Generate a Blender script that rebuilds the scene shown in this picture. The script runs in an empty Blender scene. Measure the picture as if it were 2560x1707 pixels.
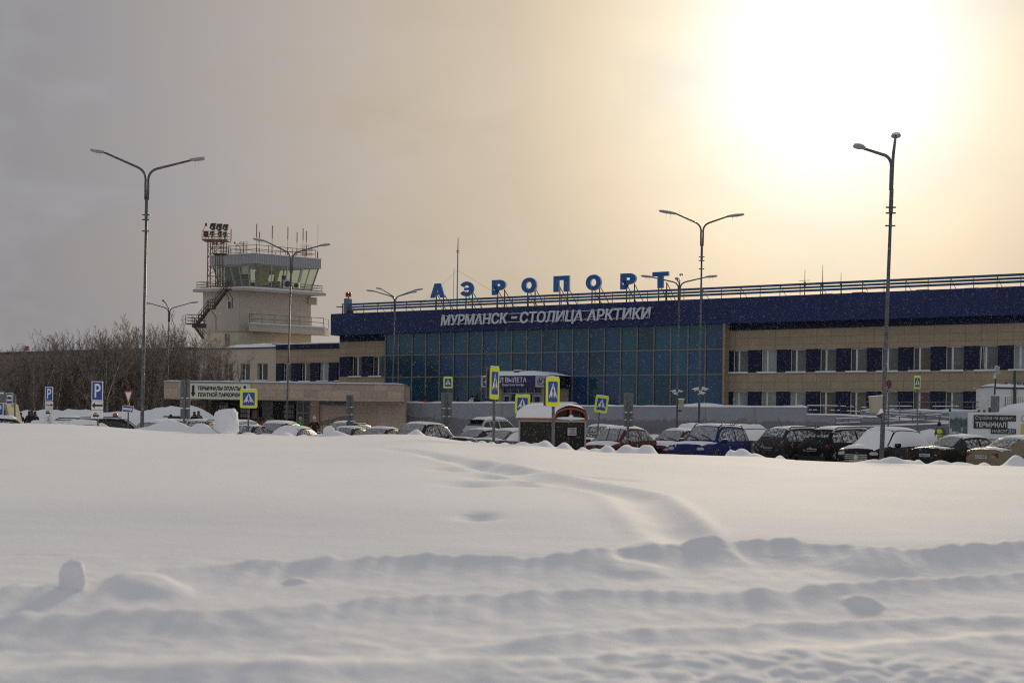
import bpy, bmesh, math, random
from math import sin, cos, pi, radians, atan2, sqrt, exp
from mathutils import Vector, Matrix, noise
random.seed(7)
SC = bpy.context.scene
COL = SC.collection
# ------------------------------------------------------------------ camera, world, sun, exposure
F = 3500.0            # focal length in pixels of the 2560 px wide photograph
HX, HY, ROLL = 1280.0, 1065.0, 0.0130
ZC = 1.6
cam_d = bpy.data.cameras.new('camera'); cam = bpy.data.objects.new('camera', cam_d); COL.objects.link(cam)
cam_d.sensor_width = 36.0; cam_d.lens = 36.0 * F / 2560.0
cam_d.shift_y = (HY - 853.5) / 2560.0
cam_d.clip_start = 0.1; cam_d.clip_end = 6000
cam.matrix_world = Matrix.Translation((0, 0, ZC)) @ Matrix.Rotation(pi/2, 4, 'X') @ Matrix.Rotation(ROLL, 4, 'Z')
cam_d.dof.use_dof = True; cam_d.dof.focus_distance = 68.0; cam_d.dof.aperture_fstop = 2.2
SC.camera = cam
SUN_EL, SUN_AZ = radians(14.4), radians(12.7)      # azimuth to the right of the view axis
sun_dir = Vector((sin(SUN_AZ)*cos(SUN_EL), cos(SUN_AZ)*cos(SUN_EL), sin(SUN_EL)))
world = bpy.data.worlds.new('World'); SC.world = world; world.use_nodes = True
def build_world():
    nt = world.node_tree; N = nt.nodes; L = nt.links; N.clear()
    out = N.new('ShaderNodeOutputWorld')
    sky = N.new('ShaderNodeTexSky'); sky.sky_type = 'NISHITA'; sky.sun_disc = False
    sky.sun_elevation = SUN_EL; sky.sun_rotation = SUN_AZ; sky.dust_density = 4.0
    b0 = N.new('ShaderNodeBackground'); b0.inputs[1].default_value = 0.06
    L.new(sky.outputs[0], b0.inputs[0])
    tc = N.new('ShaderNodeTexCoord')
    nrm = N.new('ShaderNodeVectorMath'); nrm.operation = 'NORMALIZE'; L.new(tc.outputs['Generated'], nrm.inputs[0])
    dot = N.new('ShaderNodeVectorMath'); dot.operation = 'DOT_PRODUCT'; L.new(nrm.outputs[0], dot.inputs[0])
    dot.inputs[1].default_value = sun_dir
    ac = N.new('ShaderNodeMath'); ac.operation = 'ARCCOSINE'; L.new(dot.outputs['Value'], ac.inputs[0])
    # cloud veil: noise in direction space, streched along the horizon
    mp = N.new('ShaderNodeMapping'); mp.inputs['Scale'].default_value = (3.2, 3.2, 8.5); mp.inputs['Rotation'].default_value = (0.12, 0.22, 0)
    L.new(nrm.outputs[0], mp.inputs[0])
    nz = N.new('ShaderNodeTexNoise'); nz.inputs['Scale'].default_value = 2.3; nz.inputs['Detail'].default_value = 7; nz.inputs['Roughness'].default_value = 0.52
    nz.inputs['Distortion'].default_value = 0.5
    L.new(mp.outputs[0], nz.inputs['Vector'])
    am = N.new('ShaderNodeMath'); am.operation = 'MULTIPLY_ADD'; L.new(nz.outputs[0], am.inputs[0])
    am.inputs[1].default_value = 0.70; am.inputs[2].default_value = 0.74
    ang = N.new('ShaderNodeMath'); ang.operation = 'MULTIPLY'; L.new(ac.outputs[0], ang.inputs[0]); L.new(am.outputs[0], ang.inputs[1])
    nrm01 = N.new('ShaderNodeMath'); nrm01.operation = 'DIVIDE'; L.new(ang.outputs[0], nrm01.inputs[0]); nrm01.inputs[1].default_value = radians(90)
    cr = N.new('ShaderNodeValToRGB'); L.new(nrm01.outputs[0], cr.inputs[0])
    keys = [(0, (1.9, 1.8, 1.55)), (3.4, (1.18, 1.15, 1.05)), (5.3, (1.0, .96, .85)), (7.2, (.93, .83, .65)), (9.3, (.85, .72, .54)), (11, (.75, .625, .465)),
            (14, (.60, .507, .39)), (18, (.515, .443, .355)), (24, (.42, .375, .343)), (33, (.297, .290, .303)), (45, (.31, .31, .33)), (62, (.325, .33, .352)), (90, (.37, .385, .415))]
    el = cr.color_ramp.elements
    el[0].position = 0; el[0].color = (*keys[0][1], 1)
    el[1].position = 1; el[1].color = (*keys[-1][1], 1)
    for a, c in keys[1:-1]:
        e = el.new(a/90); e.color = (*c, 1)
    mul = N.new('ShaderNodeMath'); mul.operation = 'MULTIPLY_ADD'; L.new(nz.outputs[0], mul.inputs[0]); mul.inputs[1].default_value = 0.60; mul.inputs[2].default_value = 0.70
    b1 = N.new('ShaderNodeBackground'); L.new(cr.outputs[0], b1.inputs[0]); L.new(mul.outputs[0], b1.inputs[1])
    mx = N.new('ShaderNodeMixShader'); mx.inputs[0].default_value = 0.975
    L.new(b0.outputs[0], mx.inputs[1]); L.new(b1.outputs[0], mx.inputs[2]); L.new(mx.outputs[0], out.inputs[0])
build_world()
sun_d = bpy.data.lights.new('sun', 'SUN'); sun = bpy.data.objects.new('sun', sun_d); COL.objects.link(sun)
sun_d.energy = 2.3; sun_d.angle = radians(9); sun_d.color = (1.0, .82, .57)
sun.rotation_euler = sun_dir.to_track_quat('Z', 'Y').to_euler(); sun.location = (0, 0, 60)
SC.view_settings.view_transform = 'Standard'; SC.view_settings.look = 'None'
SC.view_settings.exposure = 0.0; SC.view_settings.gamma = 1.0
SC.cycles.max_bounces = 6; SC.cycles.use_denoising = False; SC.cycles.filter_width = 1.15

# ------------------------------------------------------------------ photograph measurements -> metres
CR, SR = cos(ROLL), sin(ROLL)
def ray(px, py):
    a, b = px - HX, py - HY
    return (a*CR + b*SR)/F, (-a*SR + b*CR)/F
def P(px, py, D):
    k, m = ray(px, py); return Vector((k*D, D, ZC - m*D))
class Fr:      # upright plane frame: local x along the face, local y away from the viewer
    def __init__(s, O, ang):
        s.O, s.ang = Vector(O), ang
        s.u = Vector((cos(ang), sin(ang), 0)); s.v = Vector((-sin(ang), cos(ang), 0))
    def __call__(s, px, py, d=0.0):
        k, m = ray(px, py)
        A = s.O.x + d*s.v.x; B = s.O.y + d*s.v.y
        t = -(A - k*B)/(s.u.x - k*s.u.y)
        Y = B + t*s.u.y
        return t, ZC - m*Y
    def x(s, px, py, d=0.0): return s(px, py, d)[0]
    def z(s, px, py, d=0.0): return s(px, py, d)[1]

# ------------------------------------------------------------------ materials
def lin(v):
    v /= 255.0
    return v/12.92 if v <= .04045 else ((v+.055)/1.055)**2.4
def srgb(r, g, b): return (lin(r), lin(g), lin(b))
MATS = {}
def mat(name, col, rough=.6, metal=0, var=.12, scale=3.0, col2=None, fac=(.45, .62), spec=.5, bump=0, bscale=30, emit=None, snow=None, snow_scale=6.0):
    """procedural material: base colour mottled by noise; col2 = second colour in noise patches; snow = share of snow dusting"""
    if name in MATS: return MATS[name]
    m = bpy.data.materials.new(name); m.use_nodes = True
    nt = m.node_tree; N = nt.nodes; L = nt.links; b = N['Principled BSDF']
    b.inputs['Roughness'].default_value = rough; b.inputs['Metallic'].default_value = metal
    b.inputs['Specular IOR Level'].default_value = spec
    tc = N.new('ShaderNodeTexCoord')
    nz = N.new('ShaderNodeTexNoise'); nz.inputs['Scale'].default_value = scale; nz.inputs['Detail'].default_value = 4
    L.new(tc.outputs['Object'], nz.inputs['Vector'])
    mx = N.new('ShaderNodeMix'); mx.data_type = 'RGBA'
    mr = N.new('ShaderNodeMapRange'); L.new(nz.outputs[0], mr.inputs[0])
    if col2 is None:
        mr.inputs[1].default_value = .3; mr.inputs[2].default_value = .7
        mx.inputs[6].default_value = (*[c*(1-var) for c in col], 1); mx.inputs[7].default_value = (*[min(1, c*(1+var)) for c in col], 1)
    else:
        mr.inputs[1].default_value, mr.inputs[2].default_value = fac
        mx.inputs[6].default_value = (*col, 1); mx.inputs[7].default_value = (*col2, 1)
    L.new(mr.outputs[0], mx.inputs[0])
    res = mx.outputs[2]
    if snow:
        n2 = N.new('ShaderNodeTexNoise'); n2.inputs['Scale'].default_value = snow_scale; n2.inputs['Detail'].default_value = 6; n2.inputs['Roughness'].default_value = .7
        L.new(tc.outputs['Object'], n2.inputs['Vector'])
        r2 = N.new('ShaderNodeMapRange'); L.new(n2.outputs[0], r2.inputs[0])
        r2.inputs[1].default_value = .62 - snow*.3; r2.inputs[2].default_value = .74 - snow*.2
        m2 = N.new('ShaderNodeMix'); m2.data_type = 'RGBA'; L.new(r2.outputs[0], m2.inputs[0]); L.new(res, m2.inputs[6]); m2.inputs[7].default_value = (.72, .73, .76, 1)
        res = m2.outputs[2]
        m3 = N.new('ShaderNodeMix'); m3.data_type = 'FLOAT'; L.new(r2.outputs[0], m3.inputs[0]); m3.inputs[2].default_value = rough; m3.inputs[3].default_value = .85
        L.new(m3.outputs[0], b.inputs['Roughness'])
    L.new(res, b.inputs['Base Color'])
    if bump:
        nb = N.new('ShaderNodeTexNoise'); nb.inputs['Scale'].default_value = bscale; nb.inputs['Detail'].default_value = 5
        L.new(tc.outputs['Object'], nb.inputs['Vector'])
        bp = N.new('ShaderNodeBump'); bp.inputs['Strength'].default_value = bump; bp.inputs['Distance'].default_value = .02
        L.new(nb.outputs[0], bp.inputs['Height']); L.new(bp.outputs[0], b.inputs['Normal'])
    if emit:
        b.inputs['Emission Color'].default_value = (*emit, 1); b.inputs['Emission Strength'].default_value = 1
    MATS[name] = m
    return m
def tile_mat(name, col, tw, th, joint=.5, jw=.015, var=.10, rough=.75, grain=0.0, col2=None, axis='x'):
    """cladding: panels with joints in the local face plane, slight panel-to-panel tone and grain"""
    m = bpy.data.materials.new(name); m.use_nodes = True; MATS[name] = m
    nt = m.node_tree; N = nt.nodes; L = nt.links; b = N['Principled BSDF']; b.inputs['Roughness'].default_value = rough
    b.inputs['Specular IOR Level'].default_value = .3
    tc = N.new('ShaderNodeTexCoord'); sp = N.new('ShaderNodeSeparateXYZ'); L.new(tc.outputs['Object'], sp.inputs[0])
    cb = N.new('ShaderNodeCombineXYZ')
    ad = N.new('ShaderNodeMath'); ad.operation = 'ADD'; L.new(sp.outputs[0], ad.inputs[0]); L.new(sp.outputs[1], ad.inputs[1])
    L.new(ad.outputs[0], cb.inputs[0]); L.new(sp.outputs[2], cb.inputs[1])
    br = N.new('ShaderNodeTexBrick'); br.offset = 0; br.inputs['Scale'].default_value = 1
    br.inputs['Brick Width'].default_value = tw; br.inputs['Row Height'].default_value = th
    br.inputs['Mortar Size'].default_value = jw; br.inputs['Mortar Smooth'].default_value = .1
    c2 = col2 or [c*(1+var) for c in col]
    br.inputs['Color1'].default_value = (*[c*(1-var) for c in col], 1); br.inputs['Color2'].default_value = (*c2, 1)
    br.inputs['Mortar'].default_value = (*[c*joint for c in col], 1)
    L.new(cb.outputs[0], br.inputs['Vector'])
    res = br.outputs[0]
    if grain:
        nz = N.new('ShaderNodeTexNoise'); nz.inputs['Scale'].default_value = 5; nz.inputs['Detail'].default_value = 8; nz.inputs['Roughness'].default_value = .8
        L.new(tc.outputs['Object'], nz.inputs['Vector'])
        mr = N.new('ShaderNodeMapRange'); L.new(nz.outputs[0], mr.inputs[0]); mr.inputs[1].default_value = .3; mr.inputs[2].default_value = .7
        mr.inputs[3].default_value = 1-grain; mr.inputs[4].default_value = 1+grain
        vm = N.new('ShaderNodeVectorMath'); vm.operation = 'SCALE'; L.new(res, vm.inputs[0]); L.new(mr.outputs[0], vm.inputs['Scale'])
        res = vm.outputs[0]
    L.new(res, b.inputs['Base Color'])
    return m
def snow_mat(name, bump, bscale, tint=(.83, .83, .85)):
    m = bpy.data.materials.new(name); m.use_nodes = True; MATS[name] = m
    nt = m.node_tree; N = nt.nodes; L = nt.links; b = N['Principled BSDF']
    b.inputs['Roughness'].default_value = .85; b.inputs['Specular IOR Level'].default_value = .09
    b.inputs['Subsurface Weight'].default_value = 0.0
    tc = N.new('ShaderNodeTexCoord')
    nz = N.new('ShaderNodeTexNoise'); nz.inputs['Scale'].default_value = bscale; nz.inputs['Detail'].default_value = 6; nz.inputs['Roughness'].default_value = .6
    L.new(tc.outputs['Object'], nz.inputs['Vector'])
    n2 = N.new('ShaderNodeTexNoise'); n2.inputs['Scale'].default_value = .35; n2.inputs['Detail'].default_value = 3; L.new(tc.outputs['Object'], n2.inputs['Vector'])
    mx = N.new('ShaderNodeMix'); mx.data_type = 'RGBA'; L.new(n2.outputs[0], mx.inputs[0])
    mx.inputs[6].default_value = (*[c*.965 for c in tint], 1); mx.inputs[7].default_value = (*[min(1, c*1.03) for c in tint], 1)
    L.new(mx.outputs[2], b.inputs['Base Color'])
    bp = N.new('ShaderNodeBump'); bp.inputs['Strength'].default_value = bump; bp.inputs['Distance'].default_value = .03
    L.new(nz.outputs[0], bp.inputs['Height']); L.new(bp.outputs[0], b.inputs['Normal'])
    return m
SNOW = snow_mat('snow', .25, 14)
SNOWF = snow_mat('snow_field_mat', .22, 16)
white = mat('white_paint', (.72, .72, .73), .5)
black = mat('black_print', (.012, .012, .014), .5)
frame_w = mat('window_frame_white', (.62, .62, .62), .45)
steel = mat('galvanised_steel', (.13, .135, .145), .5, .5, .3, 9, snow=.05, snow_scale=10)
steel_d = mat('dark_steel', (.045, .045, .05), .6, .3)
grey_m = mat('grey_metal', (.26, .27, .28), .5, .2)
rubber = mat('rubber', (.015, .015, .016), .8)
red_m = mat('red_paint', (.42, .02, .02), .45)
sign_b = mat('sign_blue', (.012, .075, .33), .4)
sign_y = mat('sign_yellow', (.74, .82, .015), .4, var=.04)
sign_w = mat('sign_white', (.74, .74, .75), .4)
sign_g = mat('sign_back', (.16, .165, .175), .55, .3)

# ------------------------------------------------------------------ mesh helpers
class MB:
    def __init__(s): s.v = []; s.f = []; s.m = []
    def quad(s, pts, mi=0):
        n = len(s.v); s.v += [Vector(p) for p in pts]; s.f.append(tuple(range(n, n+len(pts)))); s.m.append(mi); return s
    def box(s, x0, x1, y0, y1, z0, z1, mi=0, M=None):
        n = len(s.v)
        p = [Vector((x, y, z)) for z in (z0, z1) for y in (y0, y1) for x in (x0, x1)]
        if M is not None: p = [M @ q for q in p]
        s.v += p
        for f in ((0, 2, 3, 1), (4, 5, 7, 6), (0, 1, 5, 4), (2, 6, 7, 3), (0, 4, 6, 2), (1, 3, 7, 5)):
            s.f.append(tuple(n+i for i in f)); s.m.append(mi)
        return s
    def bar(s, a, b, w, h=None, mi=0):          # square bar from a to b
        h = h or w; a = Vector(a); b = Vector(b); d = (b-a)
        if d.length < 1e-6: return s
        M = Matrix.Translation(a) @ d.to_track_quat('Z', 'Y').to_matrix().to_4x4()
        return s.box(-w/2, w/2, -h/2, h/2, 0, d.length, mi, M)
    def tube(s, pts, r, n=8, mi=0, cap=True):
        pts = [Vector(p) for p in pts]; m = len(pts)
        rr = r if isinstance(r, (list, tuple)) else [r]*m
        base = len(s.v); up = None
        for i, p in enumerate(pts):
            d = (pts[min(i+1, m-1)] - pts[max(i-1, 0)]).normalized()
            if up is None:
                up = d.orthogonal().normalized()
            up = (up - d*up.dot(d)).normalized(); w = d.cross(up)
            for k in range(n):
                t = 2*pi*k/n; s.v.append(p + (up*cos(t) + w*sin(t))*rr[i])
        for i in range(m-1):
            for k in range(n):
                a = base+i*n+k; b = base+i*n+(k+1) % n
                s.f.append((a, b, b+n, a+n)); s.m.append(mi)
        if cap and n > 2:
            s.f.append(tuple(base+k for k in range(n-1, -1, -1))); s.m.append(mi)
            s.f.append(tuple(base+(m-1)*n+k for k in range(n))); s.m.append(mi)
        return s
    def prism(s, poly, d0, d1, fn, mi=0):       # polygon (a,b) extruded between depths by fn(a,b,d)->xyz
        n = len(s.v); k = len(poly)
        s.v += [Vector(fn(a, b, d0)) for a, b in poly] + [Vector(fn(a, b, d1)) for a, b in poly]
        s.f.append(tuple(range(n, n+k))); s.m.append(mi)
        s.f.append(tuple(range(n+2*k-1, n+k-1, -1))); s.m.append(mi)
        for i in range(k):
            j = (i+1) % k
            s.f.append((n+j, n+i, n+k+i, n+k+j)); s.m.append(mi)
        return s
    def ell(s, c, r, nu=12, nv=8, mi=0, M=None, pw=1.0):
        n = len(s.v); c = Vector(c)
        def sp(t): return math.copysign(abs(t)**pw, t)
        for j in range(nv+1):
            ph = -pi/2 + pi*j/nv
            for i in range(nu):
                th = 2*pi*i/nu
                q = Vector((r[0]*sp(cos(th))*sp(cos(ph)), r[1]*sp(sin(th))*sp(cos(ph)), r[2]*sp(sin(ph))))
                s.v.append((M @ (c+q)) if M is not None else c+q)
        for j in range(nv):
            for i in range(nu):
                a = n+j*nu+i; b = n+j*nu+(i+1) % nu
                s.f.append((a, b, b+nu, a+nu)); s.m.append(mi)
        return s
    def grid(s, rows, mi=0, closed=False):
        n = len(s.v); R = len(rows); C = len(rows[0])
        for r in rows: s.v += [Vector(p) for p in r]
        for i in range(R-1):
            for j in range(C if closed else C-1):
                k = (j+1) % C
                s.f.append((n+i*C+j, n+i*C+k, n+(i+1)*C+k, n+(i+1)*C+j)); s.m.append(mi)
        return s
    def mesh(s, name, mats, smooth=False, fix=True):
        me = bpy.data.meshes.new(name); me.from_pydata(s.v, [], s.f)
        mats = mats if isinstance(mats, (list, tuple)) else [mats]
        for m in mats: me.materials.append(m)
        me.polygons.foreach_set('material_index', s.m)
        if smooth: me.polygons.foreach_set('use_smooth', [True]*len(s.f))
        me.update()
        if fix:
            bm = bmesh.new(); bm.from_mesh(me)
            if fix == 'weld': bmesh.ops.remove_doubles(bm, verts=bm.verts, dist=1e-5)
            bmesh.ops.recalc_face_normals(bm, faces=bm.faces); bm.to_mesh(me); bm.free()
        if smooth == 'auto':
            me.polygons.foreach_set('use_smooth', [True]*len(me.polygons))
            me.set_sharp_from_angle(angle=radians(38))
        return me
    def build(s, name, mats, parent=None, smooth=False, loc=None, fix=True):
        o = bpy.data.objects.new(name, s.mesh(name, mats, smooth, fix)); COL.objects.link(o)
        if parent is not None: o.parent = parent
        if loc is not None: o.location = loc
        return o
def tag(o, label=None, cat=None, group=None, kind=None):
    if label: o['label'] = label
    if cat: o['category'] = cat
    if group: o['group'] = group
    if kind: o['kind'] = kind
    return o
def thing(name, label, cat, loc=(0, 0, 0), rz=0.0, group=None):
    o = bpy.data.objects.new(name, None); COL.objects.link(o); o.empty_display_size = .3
    o.location = loc; o.rotation_euler = (0, 0, rz)
    return tag(o, label, cat, group)
def lnk(name, me, parent):
    o = bpy.data.objects.new(name, me); COL.objects.link(o); o.parent = parent; return o
def dup(root, loc, rz, label=None, group=None, scale=None):
    r = root.copy(); COL.objects.link(r); r.location = loc; r.rotation_euler = (0, 0, rz)
    if scale: r.scale = scale
    if label: r['label'] = label
    if group: r['group'] = group
    for ch in list(root.children):
        c = ch.copy(); COL.objects.link(c); c.parent = r
        for g in list(ch.children):
            d = g.copy(); COL.objects.link(d); d.parent = c
    return r
def text_mesh(name, body, mats, x0, x1, z0, z1, y, depth=.01, bold=0.0, shear=0.0, plane=None, fit=True, side=None):
    """letters as a mesh standing in the x-z plane facing -y, fitted into the given box"""
    cu = bpy.data.curves.new(name, 'FONT'); cu.body = body; cu.size = 1; cu.extrude = .5; cu.offset = bold; cu.shear = shear
    cu.resolution_u = 3; cu.align_x = 'CENTER'
    to = bpy.data.objects.new(name, cu); COL.objects.link(to)
    dg = bpy.context.evaluated_depsgraph_get(); dg.update()
    me = bpy.data.meshes.new_from_object(to.evaluated_get(dg), depsgraph=dg)
    bpy.data.objects.remove(to); bpy.data.curves.remove(cu)
    xs = [v.co.x for v in me.vertices]; ys = [v.co.y for v in me.vertices]
    ax, bx, ay, by = min(xs), max(xs), min(ys), max(ys)
    for v in me.vertices:
        a = (v.co.x-ax)/(bx-ax); b = (v.co.y-ay)/(by-ay); d = (v.co.z+.5)
        zz0, zz1 = z0, z1
        if callable(z0): zz0, zz1 = z0(a), z1(a)
        v.co = (x0 + a*(x1-x0), y - d*depth, zz0 + b*(zz1-zz0))
    me.materials.clear()
    mats = mats if isinstance(mats, (list, tuple)) else [mats]
    for m in mats: me.materials.append(m)
    for p in me.polygons:
        p.material_index = 1 if (len(mats) > 1 and abs(p.normal.y) < .5) else 0
    me.name = name
    return me
def interp(keys, x):
    if x <= keys[0][0]: return keys[0][1]
    for (a, u), (b, w) in zip(keys, keys[1:]):
        if x <= b:
            return u + (w-u)*(x-a)/(b-a)
    return keys[-1][1]
def sstep(t): t = max(0, min(1, t)); return t*t*(3-2*t)
def interps(keys, x):      # smooth (cosine-eased neighbours via hermite)
    n = len(keys)
    if x <= keys[0][0]: return keys[0][1]
    if x >= keys[-1][0]: return keys[-1][1]
    for i in range(n-1):
        if x <= keys[i+1][0]:
            x0, y0 = keys[i]; x1, y1 = keys[i+1]; h = x1-x0
            s = (y1-y0)/h
            sa = s if i == 0 else (y1-keys[i-1][1])/(x1-keys[i-1][0])
            sb = s if i == n-2 else (keys[i+2][1]-y0)/(keys[i+2][0]-x0)
            t = (x-x0)/h
            return (2*t**3-3*t**2+1)*y0+(t**3-2*t**2+t)*h*sa+(-2*t**3+3*t**2)*y1+(t**3-t**2)*h*sb
# ------------------------------------------------------------------ ground and snow field
def hz(px): return HY + (px-HX)*ROLL
EDGE = [(-700, 1050), (0, 1057), (200, 1062), (350, 1073), (520, 1083), (640, 1086), (800, 1091), (880, 1088), (960, 1085), (1060, 1088), (1150, 1101), (1240, 1109), (1300, 1111), (1400, 1121), (1500, 1130),
        (1640, 1134), (1800, 1139), (1900, 1142), (2000, 1150), (2120, 1155), (2300, 1160), (2450, 1163), (2560, 1165), (3300, 1175)]
DEK = [(-700, 50), (0, 50), (300, 48), (560, 45), (1000, 41), (1400, 39), (1900, 41), (2200, 43), (2560, 43), (3300, 43)]
def edge(px):
    De = interps(DEK, px); return De, ZC - (interps(EDGE, px) - hz(px))/F*De
def gp(px, y, z):
    D = (ZC-z)*F/(y-hz(px)); return Vector(((px-HX)/F*D, D))
RIDGE = [([(-900, 1560), (0, 1462), (250, 1440), (500, 1410), (760, 1398), (1000, 1392), (1400, 1392), (1700, 1377), (1950, 1371), (2250, 1386), (2560, 1372), (3400, 1350)], .70, .108),
         ([(-900, 1560), (0, 1537), (500, 1527), (760, 1512), (1000, 1490), (1400, 1480), (1900, 1476), (2150, 1462), (2300, 1452), (2560, 1440), (3400, 1420)], .66, .092),
         ([(-900, 1680), (0, 1640), (500, 1650), (900, 1632), (1400, 1595), (1800, 1570), (2200, 1552), (2560, 1545), (3400, 1500)], .62, .068),
         ([(-900, 1740), (0, 1698), (600, 1688), (1000, 1672), (1500, 1652), (2000, 1628), (2560, 1596), (3400, 1560)], .60, .04)]
BERM = ([(1360, 1392), (1420, 1378), (1520, 1345), (1600, 1331), (1640, 1330), (1690, 1337), (1740, 1340), (1800, 1348), (1880, 1366), (1960, 1384)], .78)
TR1 = [gp(*q) for q in ((1090, 1150, .98), (1180, 1163, .96), (1290, 1182, .95), (1400, 1200, .94), (1500, 1212, .93), (1585, 1225, .92), (1630, 1255, .89), (1690, 1300, .83), (1745, 1340, .78))]
TR2 = [gp(*q) for q in ((900, 1126, 1.05), (1040, 1142, 1.0), (1160, 1156, .97), (1230, 1172, .95), (1300, 1176, .95), (1420, 1182, .95), (1560, 1190, .93))]
PITS = [(gp(1195, 1270, .86), .16, .10), (gp(1180, 1206, .93), .28, .13), (gp(1275, 1192, .94), .35, .10), (gp(800, 1392, .68), .18, .08), (gp(1245, 1190, .95), .3, .08), (gp(1320, 1205, .94), .25, .09), (gp(1240, 1163, .96), .25, .1), (gp(1350, 1178, .95), .25, .1), (gp(1110, 1172, .97), .22, .08), (gp(1210, 1178, .95), .4, .08)]
BUMPS = [(gp(745, 1418, .70), .07, .03), (gp(2165, 1475, .68), .10, .05), (gp(980, 1480, .66), .10, .02), (gp(2200, 1388, .72), .3, .04), (gp(1570, 1400, .70), .25, .04), (gp(380, 1440, .70), .22, .05)]
# lumps of shovelled snow on the far edge: centre px, top y, half width px, peakedness
LUMPS = [(425, 1050, 62, 2.2), (375, 1066, 40, 2), (447, 1056, 14, 2), (503, 1058, 36, 2.6), (480, 1068, 50, 2), (621, 1080, 22, 2.5), (716, 1081, 20, 2.4), (760, 1086, 18, 2.2), (800, 1084, 30, 2), (838, 1077, 36, 2),
         (1041, 1072, 20, 1.8), (1172, 1101, 13, 2.4), (1206, 1101, 15, 2.4), (1230, 1103, 12, 2.2), (1262, 1106, 16, 2), (1308, 1104, 22, 2.2), (1364, 1100, 22, 2), (1345, 1107, 36, 2), (1412, 1106, 20, 2.2), (1458, 1117, 14, 2.4), (1490, 1120, 22, 2.4),
         (1520, 1112, 20, 2.6), (1566, 1111, 24, 2.6), (1618, 1112, 24, 4), (1590, 1118, 30, 2.4), (1828, 1123, 13, 2.4), (1855, 1120, 26, 2.4), (1885, 1132, 26, 2), (1951, 1138, 13, 2.4), (2190, 1148, 50, 2), (2232, 1141, 42, 2.2), (2270, 1150, 44, 2), (2297, 1148, 14, 2.2),
         (2352, 1150, 30, 2.2), (2400, 1155, 40, 2.2), (2462, 1155, 16, 2), (2542, 1139, 30, 2.4), (2580, 1145, 34, 2)]
def seg_d(p, pts):
    best = 9e9; bt = 0; side = 0
    for i in range(len(pts)-1):
        a, b = pts[i], pts[i+1]; ab = b-a; t = max(0, min(1, (p-a).dot(ab)/ab.length_squared))
        q = a + ab*t; d = (p-q).length
        if d < best:
            best = d; bt = (i+t)/(len(pts)-1); side = ab.x*(p.y-q.y)-ab.y*(p.x-q.x)
    return best, bt, side
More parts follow.
